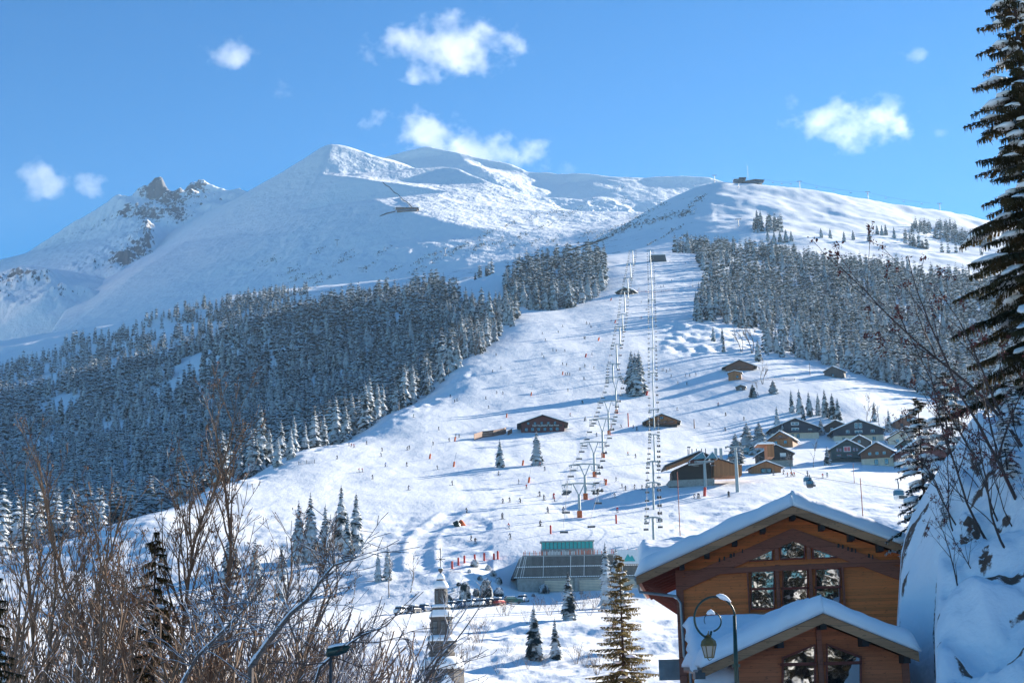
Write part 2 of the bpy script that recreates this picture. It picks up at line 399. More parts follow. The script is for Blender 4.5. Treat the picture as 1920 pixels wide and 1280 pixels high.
C1 = [(230,480,5500),(290,450,5400),(345,420,5250),(400,392,5100),(445,370,5000),(480,352,4920),(520,331,4820),(560,306,4740),(590,287,4680),(604,276,4640),(620,270,4600),(640,272,4610),(665,280,4640),(700,291,4680),(735,296,4700),(760,305,4690),(785,319,4620),(800,323,4520),(835,313,4420),(860,316,4380),(880,325,4320),(930,346,4230),(1000,371,4100),(1060,392,3980),(1100,403,3900),(1160,404,3850),(1230,400,3800)]
P1 = [(a, b, y, 0.0) for a, b, y in C1] + [(a, b + 90, y + 550, 0) for a, b, y in C1] + [
 (60,680,2900,0),(200,640,2880,0),(300,612,2880,0),(450,585,2880,0),(600,555,2880,0),(750,535,2860,0),(850,515,2860,0),(950,495,2860,0),(1050,480,2880,0),(1130,460,2900,0),(1250,450,2950,0),
 (150,600,3400,0),(250,560,3500,0),(350,505,3750,0.05),(345,455,4300,0),(450,440,4100,0.1),(550,395,4080,0.05),(500,482,3500,0.22),(620,470,3330,0.25),(600,330,4350,0.1),(600,415,3780,0.2),(680,455,3320,0.1),(760,475,3120,0.15),(850,485,3020,0.1),
 (650,331,4200,0.05),(700,373,3850,0.05),(745,394,3600,0.05),(830,416,3400,0),(925,441,3250,0),(1010,462,3100,0),
 (700,330,4250,0),(770,342,4250,0),(800,371,3850,0),(870,402,3560,0),(850,358,4030,0),(950,392,3750,0),(960,432,3300,0),(1050,427,3480,0),(1110,432,3300,0),(1180,425,3300,0)]
mountain('mountain', 'smooth white peak with a sunlit snow bowl on its right', P1, 60, 1260, 2850, 5300, 620, 420, 2.0, 0.32)
C2 = [(640,330,6300),(700,300,6200),(735,287,6200),(760,277,6200),(800,274,6200),(835,281,6150),(860,292,6100),(900,294,6100),(950,300,6050),(985,317,6000),(1010,328,5950),(1035,345,5850),(1060,344,5850),(1075,330,5900),(1090,323,5900),(1130,326,5900),(1165,332,5850),(1200,334,5850),(1235,328,5900),(1290,328,5900),(1330,331,5900),(1400,346,5850),(1500,380,5800)]
P2 = [(a, b, y, 0.0) for a, b, y in C2] + [(a, b + 80, y + 500, 0) for a, b, y in C2] + [(640,470,4900,0),(800,450,4900,0),(950,440,4900,0),(1050,440,4900,0),(1200,440,4900,0),(1350,440,4900,0),(1500,460,4900,0),
 (1060,400,5250,0.55),(1120,405,5200,0.6),(1180,408,5200,0.5),(960,365,5500,0.15),(1000,385,5350,0.3),(1035,372,5600,0),(1090,370,5550,0),(1150,372,5550,0),(1240,380,5450,0)]
mountain('mountain', 'shaded massif with rounded snow domes behind the peak', P2, 650, 1480, 4950, 6500, 460, 200, 2.0, 0.8)
C3 = [(-400,600,5700,0),(-200,540,5700,0),(-50,505,5700,0),(10,492,5700,.1),(45,474,5650,.1),(70,461,5650,.05),(130,440,5650,0),(150,425,5650,0),(175,401,5620,0),(195,383,5600,.1),(212,370,5600,.2),(222,366,5600,.3),(235,374,5600,.6),(252,378,5620,.7),(262,362,5620,.9),(275,350,5620,1),(292,340,5620,1),(305,345,5620,1),(314,362,5620,1),(327,384,5700,.9),(340,366,5800,.9),(348,345,5850,.8),(365,333,5850,.8),(385,329,5850,.8),(405,335,5850,.5),(430,345,5850,.3),(465,354,5850,.1),(500,366,5850,0),(600,420,5850,0)]
P3 = C3 + [(a, b + 80, y + 450, r) for a, b, y, r in C3] + [
 (620,660,3500,0),(300,640,3500,0),(-400,780,3500,0),(-100,720,3500,0),(0,710,3500,.1),(100,700,3500,0),(200,680,3500,0),(-100,630,3650,0),(0,612,3700,.1),(100,608,3700,0),(200,590,3750,0),(300,560,4000,0),(400,520,4600,0),(600,520,4900,0),
 (-100,560,4700,0),(60,520,4700,0),(140,480,4900,0),(200,440,5150,0),(180,520,4500,.1),(130,550,4100,0),
 (262,400,5330,.9),(276,418,5180,.8),(277,442,5000,.8),(262,470,4850,.9),(242,492,4700,1.0),(218,515,4520,.8),
 (300,424,5270,.3),(330,405,5350,1),(345,425,5300,.6),(310,440,5200,.2),(300,470,5000,.3),(270,505,4700,.3),(240,530,4450,.2),
 (340,400,5480,.8),(380,370,5600,.7),(420,385,5500,.4),(390,400,5400,.4),
 (15,545,4250,.7),(48,507,4250,.8),(40,530,4100,.8),(28,560,3900,.7),(65,545,4000,0),(82,503,4200,.5),(95,520,4080,.8),(112,548,3900,.8),(100,562,3800,.6),(60,572,3750,0),(-10,520,4300,.9),(0,560,3900,.6),(150,575,3800,.1),(130,520,4350,0),(70,500,4500,0)]
mountain('mountain', 'jagged rocky peaks with snow gullies at the left', P3, -420, 620, 3500, 6200, 640, 330, 1.3, 0.6)
# ------------------------------------------------------------ conifers
def needle_mat(name, green, snowcol, lo, hi, scale, warm=0.0, objvar=0.12, trans=0.3):
    m, nt, b = nmat(name)
    geo = nt.nodes.new('ShaderNodeNewGeometry')
    tc = nt.nodes.new('ShaderNodeTexCoord')
    n = nt.nodes.new('ShaderNodeTexNoise'); n.inputs['Scale'].default_value = scale; n.inputs['Detail'].default_value = 3
    nt.links.new(geo.outputs['Position'], n.inputs['Vector'])
    n2 = nt.nodes.new('ShaderNodeTexNoise'); n2.inputs['Scale'].default_value = 0.06; n2.inputs['Detail'].default_value = 3
    nt.links.new(geo.outputs['Position'], n2.inputs['Vector'])
    sn = nt.nodes.new('ShaderNodeAttribute'); sn.attribute_name = 'snow'
    v = mth(nt, 'ADD', n.outputs['Fac'], sn.outputs['Fac'])
    v = mth(nt, 'ADD', v, mth(nt, 'MULTIPLY', mth(nt, 'SUBTRACT', n2.outputs['Fac'], 0.5), objvar * 4))
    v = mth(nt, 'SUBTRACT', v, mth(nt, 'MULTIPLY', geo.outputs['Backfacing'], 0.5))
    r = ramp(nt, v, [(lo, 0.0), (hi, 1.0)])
    g = mixc(nt, n2.outputs['Fac'], tuple(c * 0.7 for c in green), tuple(c * 1.4 for c in green))
    if warm: 
        n3 = nt.nodes.new('ShaderNodeTexNoise'); n3.inputs['Scale'].default_value = 0.9
        nt.links.new(geo.outputs['Position'], n3.inputs['Vector'])
        g = mixc(nt, ramp(nt, n3.outputs['Fac'], [(0.45, 0.0), (0.7, warm)]).outputs[0], g, (0.14, 0.085, 0.035))
    nt.links.new(mixc(nt, r.outputs[0], g, snowcol), b.inputs['Base Color'])
    b.inputs['Roughness'].default_value = 0.9; b.inputs['Specular IOR Level'].default_value = 0.1
    out = nt.nodes['Material Output']; tl = nt.nodes.new('ShaderNodeBsdfTranslucent'); ms = nt.nodes.new('ShaderNodeMixShader'); ms.inputs[0].default_value = trans
    nt.links.new(b.inputs['Base Color'].links[0].from_socket, tl.inputs['Color']); nt.links.new(b.outputs[0], ms.inputs[1]); nt.links.new(tl.outputs[0], ms.inputs[2]); nt.links.new(ms.outputs[0], out.inputs['Surface'])
    return m
M['needle'] = needle_mat('snowy_needles', (0.028, 0.048, 0.056), (0.82, 0.85, 0.88), 0.36, 0.53, 0.45, 0.25, 0.17)
M['bark'] = plain('conifer_bark', (0.07, 0.05, 0.04), 0.9)

def spruce(rng, H=1.0, R=0.17, tiers=12, blades=7, seg=1, trunk_r=0.011, base=0.06, fluff=1.0, tris=False):
    """unit-height spruce: drooping ragged boughs round a stem. returns V, quads, snow attribute with lit tops and shaded insides mixed in"""
    V = []; Q = []; A = []
    th = rng.random() * 6.28
    for t in range(tiers):
        f = t / (tiers - 1)
        z = base + (1 - base) * (f ** 0.92) * 0.985
        r = R * ((1 - f) ** 0.8) * (0.8 + 0.4 * rng.random()) * (0.75 + 0.25 * min(1, f * 6)) + 0.008
        nb = max(3, int(round(blades * (0.55 + 0.45 * (1 - f)))))
        th += 0.7
        for k in range(nb):
            a = th + 6.283 * (k + 0.5 * rng.random()) / nb
            rr = r * (0.65 + 0.55 * rng.random())
            w = rr * math.tan(3.14159 / nb) * (0.95 + 0.5 * rng.random()) * fluff + 0.004
            d = rr * (0.55 + 0.45 * rng.random()) * (1.2 - 0.7 * f)
            ca, sa = math.cos(a), math.sin(a)
            zz = z + (rng.random() - 0.5) * 1.5 / tiers
            up = 0.10 * rr
            n = len(V)
            V += [(0, 0, zz + up * 1.5), (ca*rr*0.62 - sa*w, sa*rr*0.62 + ca*w, zz - d*0.75), (ca*rr, sa*rr, zz - d*0.9 ), (ca*rr*0.62 + sa*w, sa*rr*0.62 - ca*w, zz - d*0.75), (ca*rr*0.55, sa*rr*0.55, zz - d*0.15)]
            Q += [(n, n+1, n+4), (n+1, n+2, n+4), (n+2, n+3, n+4), (n+3, n, n+4)]
            s = (rng.random() - 0.5) * 0.22 + 0.16 * (f - 0.5)  # random snow; crown tops whiter, light painted in as snow
            A += [s - 0.10, s + 0.03, s + 0.05, s + 0.03, s + 0.02]  # less white at the stem: inner shade put into the snow amount
    # leader
    n = len(V); V += [(0.006, 0, 0.93), (-0.003, 0.005, 0.93), (-0.003, -0.005, 0.93), (0, 0, 1.03)]; Q += [(n, n+1, n+3), (n+1, n+2, n+3), (n+2, n, n+3)]; A += [0]*4
    V = np.array(V) * H; return V, np.array(Q)[:, ::-1], np.array(A)
def cone(n, r, h):
    t = np.arange(n) * 2 * math.pi / n
    V = np.concatenate([np.stack([r*np.cos(t), r*np.sin(t), 0*t - 0.02*h], 1), [[0, 0, h]]])
    return V, np.array([(i, (i+1) % n, n) for i in range(n)])
LOD = [spruce(np.random.default_rng(50 + i), 1.0, 0.13 + 0.02 * (i % 3), 19, 6) for i in range(8)]
LODL = [spruce(np.random.default_rng(90 + i), 1.0, 0.135 + 0.02 * (i % 3), 12, 5, fluff=1.05) for i in range(6)]
# where the woods stand: (px, Y) outlines
def inpoly(poly, x, y):
    r = np.zeros(len(x), bool); n = len(poly)
    for i in range(n):
        x1, y1 = poly[i]; x2, y2 = poly[(i+1) % n]
        c = ((y1 > y) != (y2 > y)) & (x < (x2 - x1) * (y - y1) / ((y2 - y1) or 1e-9) + x1); r ^= c
    return r
WOODS = [
 ([(-420,520),(0,520),(227,535),(300,565),(400,645),(550,745),(650,805),(733,880),(813,960),(860,1005),(905,1065),(940,1130),(968,1220),(978,1290),(940,1340),(893,1400),(868,1500),(842,1620),(820,1740),(780,1850),(700,1840),(600,1840),(560,2040),(520,2150),(480,1990),(400,1900),(250,1840),(-420,1900)], 0.0112, 1.0),
 ([(-420,1880),(250,1850),(400,1920),(480,2040),(540,2160),(575,2250),(575,2420),(480,2560),(400,2500),(300,2460),(240,2440),(190,2400),(120,2480),(60,2300),(-420,2300)], 0.0058, 0.85),
 ([(948,1560),(962,1430),(1000,1345),(1060,1335),(1100,1375),(1130,1435),(1143,1520),(1146,1760),(1080,1830),(985,1800),(962,1680),(948,1620)], 0.0125, 1.0),
 ([(1316,1225),(1345,1180),(1440,1170),(1520,1110),(1570,1040),(1640,1000),(2000,900),(2300,900),(2300,1900),(1900,1960),(1700,1960),(1600,1990),(1500,1960),(1440,2060),(1380,2080),(1330,1900),(1318,1780),(1335,1600),(1330,1400)], 0.0100, 1.0),
 ([(1442,1020),(1530,985),(1620,960),(1700,925),(1750,900),(1900,870),(2300,860),(2300,1000),(1750,990),(1640,1010),(1560,1050),(1445,1085)], 0.024, 0.85),
 ([(1720,2400),(1760,2350),(1900,2300),(1900,2700),(1800,2760),(1745,2700)], 0.010, 0.9),
 ([(1432,2380),(1490,2380),(1492,2480),(1440,2500)], 0.014, 0.9),
 ([(1276,1930),(1300,1930),(1302,1990),(1278,1990)], 0.012, 0.95),
 ([(1300,1950),(1345,1880),(1400,1930),(1390,2080),(1310,2060)], 0.008, 0.95),
 ([(860,1840),(925,1760),(925,1900),(870,2010),(780,2030),(750,1950)], 0.008, 0.8),
 ([(560,1760),(620,1800),(600,1850),(560,1840)], 0.01, 0.8),
]
pts = []
for poly, dens, hs_ in WOODS:
    xs = [p[0] for p in poly]; ys = [p[1] for p in poly]
    y0, y1 = min(ys), max(ys); U0, U1 = (min(xs)-960)/F, (max(xs)-960)/F
    area = (U1 - U0) * (y1**2 - y0**2) / 2
    n = int(area * dens); yy = np.sqrt(RNG.uniform(y0**2, y1**2, n)); uu = RNG.uniform(U0, U1, n)
    k = inpoly(poly, 960 + uu * F, yy); yy = yy[k]; uu = uu[k]; X = uu * yy
    # gaps and clumps
    c = fbm(X / 70, yy / 90, 3)
    if poly[0][1] > 1800: k = c > -0.06
    else: k = c > -0.26
    pts.append(np.stack([X[k], yy[k], np.full(k.sum(), hs_), (uu[k] * 0)], 1))
PT = np.concatenate(pts)
# thin trees closer than 4.5 m, keep random order
def thin(P, d):
    seen = {}; keep = []
    for i, (x, y) in enumerate(P[:, :2]):
        kx, ky = int(x // d), int(y // d); ok = True
        for a in (-1, 0, 1):
            for b_ in (-1, 0, 1):
                for j in seen.get((kx+a, ky+b_), ()):
                    if (P[j, 0]-x)**2 + (P[j, 1]-y)**2 < d*d: ok = False; break
                if not ok: break
            if not ok: break
        if ok: seen.setdefault((kx, ky), []).append(i); keep.append(i)
    return P[keep]
PT = thin(PT, 5.0)
PT[:, 2] *= RNG.uniform(14, 30, len(PT)) * (0.9 + 0.3 * vnoise(PT[:, 0]/60, PT[:, 1]/60))
TZ = gzv(PT[:, 0], PT[:, 1])
# which stand in the photograph's frame and are not hidden behind the ground or a wall of nearer trees
def order_by_view():
    sx = 960 + F * (np.stack([PT[:, 0], PT[:, 1], TZ + PT[:, 2] * 0.6], 1) @ CR) / (np.stack([PT[:, 0], PT[:, 1], TZ + PT[:, 2] * 0.6], 1) @ _fw)
    P3_ = np.stack([PT[:, 0], PT[:, 1], TZ + PT[:, 2] * 0.55], 1); d = P3_ @ _fw
    sx = 960 + F * (P3_ @ CR) / d; sy = 640 - F * (P3_ @ CU) / d; hpx = PT[:, 2] * F / PT[:, 1]
    buf = np.zeros((1300, 1980), bool); idx = np.argsort(PT[:, 1]); out = []
    for i in idx:
        x, y, h = sx[i], sy[i], hpx[i]
        if not (10 < x < 1780 and 300 < y < 985): continue
        if x < 330 and y > 800: continue
        if x < 560 and y > 870: continue
        u, w = PT[i, 0] / PT[i, 1], (TZ[i] + PT[i, 2] * 0.7) / PT[i, 1]
        yy = np.linspace(150, PT[i, 1] - 15, 60)
        if (gzv(u * yy, yy) > w * yy).any(): continue
        x0, x1 = int(x - h * 0.1), int(x + h * 0.1) + 1; y0, y1 = int(y - h * 0.3), int(y + h * 0.3)
        blk = buf[max(y0, 0):y1, x0:x1]
        vis = 1 - blk.mean() if blk.size else 0
        buf[max(y0, 0):y1 + int(h * .15), x0:x1] = True
        if vis > 0.55: out.append((h * vis, i))
    out.sort(reverse=True); return [i for _, i in out]
VIS = order_by_view()
NEAR = VIS[:262]; near_set = np.zeros(len(PT), bool); near_set[NEAR] = True
FAR = np.nonzero(~near_set)[0]
print('TREES', len(PT), 'visible', len(VIS))
def scatter_mesh(idx, lods, wsc=1.0, stems=True):
    Vs = []; Fs = []; As = []; off = 0
    kind = RNG.integers(0, len(lods), len(idx)); rot = RNG.uniform(0, 6.28, len(idx)); ws = RNG.uniform(0.85, 1.25, len(idx)) * wsc
    for k, (V, Q, A) in enumerate(lods):
        s = idx[kind == k]
        if not len(s): continue
        c, sn = np.cos(rot[kind == k])[:, None], np.sin(rot[kind == k])[:, None]; w = ws[kind == k][:, None]
        H = PT[s, 2][:, None]
        x = (V[None, :, 0]*c - V[None, :, 1]*sn)*H*w + PT[s, 0][:, None]; y = (V[None, :, 0]*sn + V[None, :, 1]*c)*H*w + PT[s, 1][:, None]
        z = V[None, :, 2]*H + TZ[s][:, None]
        Vs.append(np.stack([x, y, z], -1).reshape(-1, 3))
        Fs.append((Q[None] + (np.arange(len(s))*len(V))[:, None, None] + off).reshape(-1, 3)); off += len(V)*len(s)
        sa = PT[s, 3][:, None]; As.append((A[None] + sa).ravel())
    return np.concatenate(Vs), np.concatenate(Fs), np.concatenate(As)
# how heavily the snow lies: the far left wood is frosted, extra white painted in for sunlight
pxx = 960 + F * PT[:, 0] / PT[:, 1]
PT[:, 3] = RNG.uniform(-0.09, 0.09, len(PT)) + 0.13 * np.clip((420 - pxx) / 300, 0, 1) + 0.02
V_, F_, A_ = scatter_mesh(FAR[PT[FAR, 1] < 1450], LOD)
V2, F2, A2 = scatter_mesh(FAR[PT[FAR, 1] >= 1450], LODL)
me = npmesh('spruce_forest', np.concatenate([V_, V2]), np.concatenate([F_, F2 + len(V_)]), M['needle'], False, None, {'snow': np.concatenate([A_, A2])})
o = link('spruce_forest', me); tag(o, 'dense snow dusted spruce forest covering the hillsides', 'forest', None, 'stuff')
# single spruces, each with its trunk and crown
CROWN = []; 
for i in range(7):
    V, Q, A = spruce(np.random.default_rng(300 + i), 1.0, 0.165 + 0.012 * (i % 3), 30, 10, base=0.05)
    CROWN.append(npmesh('crown', V, Q, M['needle'], False, None, {'snow': A + 0.015}))
Vt, Ft = cone(6, 0.013, 0.95); TRUNK = npmesh('trunk', Vt, Ft, M['bark'])
def put_spruce(X, Y, H, label, group=None, w=1.0, kind=None, z=None, name='spruce_tree'):
    r = empty(name, (X, Y, gz(X, Y) - 0.2 if z is None else z), random.random() * 6.28, label, 'spruce tree', group)
    r.scale = (H * w, H * w, H)
    k = random.randrange(len(CROWN)) if kind is None else kind
    link('crown', CROWN[k], r); link('trunk', TRUNK, r); return r
for i in NEAR:
    px = 960 + F * PT[i, 0] / PT[i, 1]; Y = PT[i, 1]
    if px < 990: lb = 'tall snow dusted spruce at the near edge of the large left hand forest'; g = 'spruces at the edge of the left forest'
    elif px < 1250: lb = 'dark spruce in the compact block of forest left of the lift tops'; g = 'spruces of the compact block'
    elif Y < 1080: lb = 'snow dusted spruce in the straight row of trees above the weathered barn'; g = 'spruces in the row above the barn'
    else: lb = 'snow dusted spruce in the forest right of the piste'; g = 'spruces of the right hand forest'
    put_spruce(PT[i, 0], Y, PT[i, 2] * 1.08, lb, g, 1.0, None)
def spruce_px(px, py_base, py_top, label, group=None, w=1.0, y0=150, kind=None):
    g = hit(px, py_base, y0); H = (py_base - py_top) * g.y / F * 1.02
    return put_spruce(g.x, g.y, H, label, group, w, kind)
# ------------------------------------------------------------ bare deciduous trees
def bark_mat(name, col, snow_lo=0.62, warm=0.0):
    m, nt, b = nmat(name)
    geo = nt.nodes.new('ShaderNodeNewGeometry'); sep = nt.nodes.new('ShaderNodeSeparateXYZ'); nt.links.new(geo.outputs['True Normal'], sep.inputs[0])
    n = nt.nodes.new('ShaderNodeTexNoise'); n.inputs['Scale'].default_value = 1.7; n.inputs['Detail'].default_value = 3; nt.links.new(geo.outputs['Position'], n.inputs['Vector'])
    v = mth(nt, 'ADD', mth(nt, 'MULTIPLY', sep.outputs['Z'], 0.42), n.outputs['Fac'])
    r = ramp(nt, v, [(snow_lo + 0.12, 0.0), (snow_lo + 0.2, 1.0)])
    c = mixc(nt, noise_n(nt, 6, 4).outputs['Fac'], tuple(x * 0.55 for x in col), tuple(x * 1.45 for x in col))
    nt.links.new(mixc(nt, r.outputs[0], c, (0.82, 0.84, 0.87)), b.inputs['Base Color']); b.inputs['Roughness'].default_value = 0.85
    return m
M['branch'] = bark_mat('bare_bark', (0.16, 0.10, 0.062), 0.68)
M['branch_frost'] = bark_mat('frosted_bark', (0.13, 0.10, 0.085), 0.46)
M['branch_dark'] = bark_mat('dark_bark', (0.06, 0.04, 0.035), 0.80)
M['seeds'] = plain('dry_seed_clusters', (0.16, 0.075, 0.035), 0.9, 0, 0.5, 5)
def segs_mesh(name, S, mat, sides=4):
    S = np.array(S, float); a = S[:, 0:3]; b = S[:, 3:6]; ra = S[:, 6:7]; rb = S[:, 7:8]
    d = b - a; L_ = np.linalg.norm(d, axis=1, keepdims=True) + 1e-9; d = d / L_
    ref = np.where(np.abs(d[:, 2:3]) < 0.9, np.array([[0, 0, 1.0]]), np.array([[1.0, 0, 0]]))
    x = np.cross(d, ref); x /= np.linalg.norm(x, axis=1, keepdims=True); y = np.cross(x, d)
    V = []
    for k in range(sides):
        t = 2 * math.pi * (k + 0.5) / sides; q = x * math.cos(t) + y * math.sin(t)
        V.append(a + q * ra - d * ra * 0.3); V.append(b + q * rb)
    V = np.stack(V, 1).reshape(-1, 3); n = len(S); off = (np.arange(n) * 2 * sides)[:, None]
    Fs = [off + np.array([[2*k, 2*((k+1) % sides), 2*((k+1) % sides)+1, 2*k+1]]) for k in range(sides)]
    return npmesh(name, V, np.concatenate(Fs), mat)
def grow(rng, H, stems=1, spread=0.25, levels=4, rmin=0.009, density=1.0, upright=0.5, r0=None, wig=0.12, first=0.2, tilt=(0, 0)):
    """segments of a bare tree standing at the origin"""
    S = []; tips = []
    def go(p, d, L_, r, lev):
        n = max(3, int(L_ / (0.35 if lev > 1 else 0.5))); st = L_ / n
        kids = []
        for i in range(n):
            f = i / n
            d2 = d + Vector((rng.normal(0, wig), rng.normal(0, wig), rng.normal(0, wig * 0.6) + upright * 0.05))
            d2.normalize(); q = p + d2 * st
            ra = max(rmin, r * (1 - 0.8 * f)); rb = max(rmin * 0.85, r * (1 - 0.8 * (f + 1 / n)))
            S.append((*p, *q, ra, rb)); p = q; d = d2
            if f > (first if lev == 0 else 0.12): kids.append((q, d2, f, rb))
        tips.append((p, d))
        if lev >= levels: return
        k = int(round(len(kids) * density * (1.0 if lev else 0.9)))
        for j in range(k):
            q, dd, f, rb = kids[rng.integers(0, len(kids))]
            ax = Vector((rng.normal(), rng.normal(), rng.normal())); ax = (ax - dd * ax.dot(dd)).normalized()
            a = rng.uniform(0.45, 0.95) if lev else rng.uniform(0.35, 0.8)
            nd_ = (dd * math.cos(a) + ax * math.sin(a)); nd_.z += upright * 0.35; nd_.normalize()
            ln = L_ * (1 - f * 0.75) * rng.uniform(0.28, 0.55)
            if ln > 0.25: go(q, nd_, ln, max(rmin, rb * rng.uniform(0.5, 0.75)), lev + 1)
    for s in range(stems):
        a = s * 6.283 / stems + rng.uniform(0, 1); k = spread if stems > 1 else spread * 0.3
        d = Vector((math.cos(a) * k + tilt[0], math.sin(a) * k + tilt[1], 1)).normalized()
        go(Vector((math.cos(a) * 0.12 * (stems > 1), math.sin(a) * 0.12 * (stems > 1), -0.3)), d, H * rng.uniform(0.8, 1.02), r0 or H * 0.0085, 0)
    return S, tips
def clusters(rng, tips, n, size, name='seed_clusters'):
    V = []; Q = []
    for _ in range(n):
        p, d = tips[rng.integers(0, len(tips))]
        for k in range(3):
            c = np.array(p) + rng.normal(0, size * 1.2, 3); a = rng.normal(0, 1, 3); a /= np.linalg.norm(a); b = np.cross(a, rng.normal(0, 1, 3)); b /= np.linalg.norm(b)
            s = size * rng.uniform(0.5, 1.2); m = len(V)
            V += [c - a*s, c - b*s*0.6, c + a*s, c + b*s*0.6]; Q.append((m, m+1, m+2, m+3))
    return npmesh(name, np.array(V), np.array(Q), M['seeds'])
def place_bare(meshes, loc, rz, sc, label, cat='tree', group=None, name='bare_tree'):
    r = empty(name, loc, rz, label, cat, group); r.scale = (sc, sc, sc)
    for nm, me in meshes: link(nm, me, r)
    return r
def gpt(px, Y): 
    X = (px - 960) / F * Y; return Vector((X, Y, gz(X, Y)))
# foreground left
rb = np.random.default_rng(11)
def fg(px, top, Y, label, seed, stems=1, seeds=0, mat='branch', rmin=0.012, name='bare_tree', **k):
    g = gpt(px, Y); H = at(px, top, Y).z - g.z
    rg = np.random.default_rng(seed); k['levels'] = 4; k['density'] = k.get('density', 1) * 1.35; S, tips = grow(rg, H, stems=stems, rmin=rmin, **k)
    ms = [('trunk_and_branches', segs_mesh('branches', S, M[mat], 5))]
    if seeds: ms.append(('leaves', clusters(rg, tips, seeds, 0.05)))
    return place_bare(ms, g, 0, 1.0, label, 'tree', 'bare trees along the lower left', name), len(S)
ns = 0
for a in [
 dict(px=345, top=770, Y=62, label='tallest bare multi-stemmed tree with brown seed clusters at the left', seed=1, stems=3, r0=0.13, seeds=900, spread=0.17, levels=3, density=1.0, upright=1.0, first=0.25, wig=0.07),
 dict(px=105, top=800, Y=58, label='upright bare tree with pale stems near the left edge', seed=2, stems=3, r0=0.11, seeds=250, spread=0.13, levels=3, density=0.95, upright=1.1, first=0.25, wig=0.06),
 dict(px=505, top=850, Y=70, label='gnarled bare tree with red brown forked limbs in front of the slope edge', seed=3, stems=2, r0=0.15, seeds=260, spread=0.26, levels=3, density=0.85, upright=0.5, first=0.3, wig=0.12),
 dict(px=418, top=900, Y=66, label='thin forked bare tree between the tallest bare tree and the gnarled one', seed=4, stems=2, r0=0.11, seeds=200, spread=0.30, levels=3, density=0.7, upright=0.7, first=0.35, wig=0.11),
 dict(px=225, top=905, Y=52, label='slender bare tree leaning between the two tall left hand trees', seed=5, stems=2, seeds=250, spread=0.28, levels=3, density=0.9, upright=0.9, first=0.3, wig=0.07),
 dict(px=20, top=900, Y=48, label='bare tree with thin stems cut off by the left border of the view', seed=6, stems=2, seeds=80, spread=0.15, levels=3, density=0.8, upright=0.9, first=0.3, wig=0.07),
 dict(px=600, top=985, Y=64, label='low spreading bare tree with snow lying along its limbs above the dark street lamp', seed=8, stems=3, seeds=60, spread=0.5, levels=3, density=0.9, upright=0.3, first=0.2, wig=0.14, mat='branch_frost'),
 dict(px=455, top=1020, Y=58, label='tangled brown bare tree in the thicket below the gnarled tree', seed=9, stems=4, seeds=700, spread=0.5, levels=3, density=1.0, upright=0.5, first=0.15, wig=0.12),
 dict(px=170, top=1040, Y=54, label='tangled bare bush at the foot of the pale stemmed tree', seed=10, stems=4, seeds=300, spread=0.5, levels=3, density=0.9, upright=0.5, first=0.15, wig=0.12, mat='branch_frost'),
 dict(px=350, top=1050, Y=56, label='dark brown bare bush under the tallest bare tree', seed=12, stems=4, seeds=600, spread=0.55, levels=3, density=1.0, upright=0.5, first=0.15, wig=0.12),
 dict(px=575, top=1085, Y=84, label='frosted bare tree spreading left of the church steeple', seed=13, stems=3, seeds=60, spread=0.5, levels=3, density=1.0, upright=0.4, first=0.2, wig=0.12, mat='branch_frost', rmin=0.012),
 dict(px=555, top=1090, Y=90, label='frosted bush of fine twigs behind the dark street lamp', seed=14, stems=5, seeds=100, spread=0.5, levels=3, density=1.0, upright=0.5, first=0.15, wig=0.12, mat='branch_frost', rmin=0.013),
]:
    o, n = fg(**a); ns += n
print('fg segs', ns)
# the long snow laden limb reaching up to the right
def limb(points, r0, r1, label, mat='branch_frost', twigs=60, seed=1, Y=50):
    rg = np.random.default_rng(seed); P = [at(x, y, Y) for x, y in points]; S = []
    n = len(P) - 1
    for i in range(n):
        for j in range(4):
            a = P[i].lerp(P[i+1], j/4); b = P[i].lerp(P[i+1], (j+1)/4); f = (i + j/4)/n; f2 = (i + (j+1)/4)/n
            S.append((*a, *b, r0+(r1-r0)*f, r0+(r1-r0)*f2))
    base = Vector(P[0])
    g = Vector((base.x, base.y, gz(base.x, base.y)-0.3)); S.append((*g, *base, r0*1.3, r0))
    main = list(S)
    for _ in range(twigs):
        s = main[rg.integers(2, len(main)-1)]; p = Vector(s[3:6]); d = Vector((rg.normal(0, .8), rg.normal(0, .6), rg.uniform(-.2, 1.2))).normalized()
        L_ = rg.uniform(0.5, 2.2); r = 0.02
        for k in range(6):
            d = (d + Vector((rg.normal(0, .15), rg.normal(0, .15), rg.normal(0, .12)))).normalized(); q = p + d * L_/6
            S.append((*p, *q, r, r*0.85)); 
            if k > 1:
                e = (d + Vector((rg.normal(0, .7), rg.normal(0, .7), rg.normal(0, .5)))).normalized(); S.append((*q, *(q + e*L_*0.3), 0.012, 0.009))
            p = q; r *= 0.85
    o = link('bare_tree', segs_mesh('branches', S, M[mat], 6)); tag(o, label, 'tree', 'bare trees along the lower left')
    # snow lying on the upper side of the limb
    V = []; Q = []
    rr = np.random.default_rng(seed + 5)
    mb = MB(); pts_ = []; 
    for s in main[:-1]:
        pts_.append(Vector(s[0:3]) + Vector((0, 0, s[6]*0.9)))
    rs = [max(0.02, s[6]*rr.uniform(0.5, 1.0)) for s in main[:-1]]
    mb.tube(pts_, rs, 7); mb.build('snow', M['snow2'], o)
limb([(470,1250),(505,1200),(545,1150),(575,1125),(600,1090),(625,1060),(668,1045)], 0.10, 0.025, 'leaning bare limb carrying a thick line of snow up to the right', seed=3, Y=50)
limb([(585,1300),(600,1250),(640,1215),(680,1190),(725,1172)], 0.05, 0.015, 'dark bare limb crossing the view left of the steeple', 'branch_dark', 10, 4, 46)
limb([(330,1300),(370,1230),(420,1180),(470,1130)], 0.06, 0.02, 'bare limb lined with snow low in the thicket', seed=6, Y=46, twigs=50)
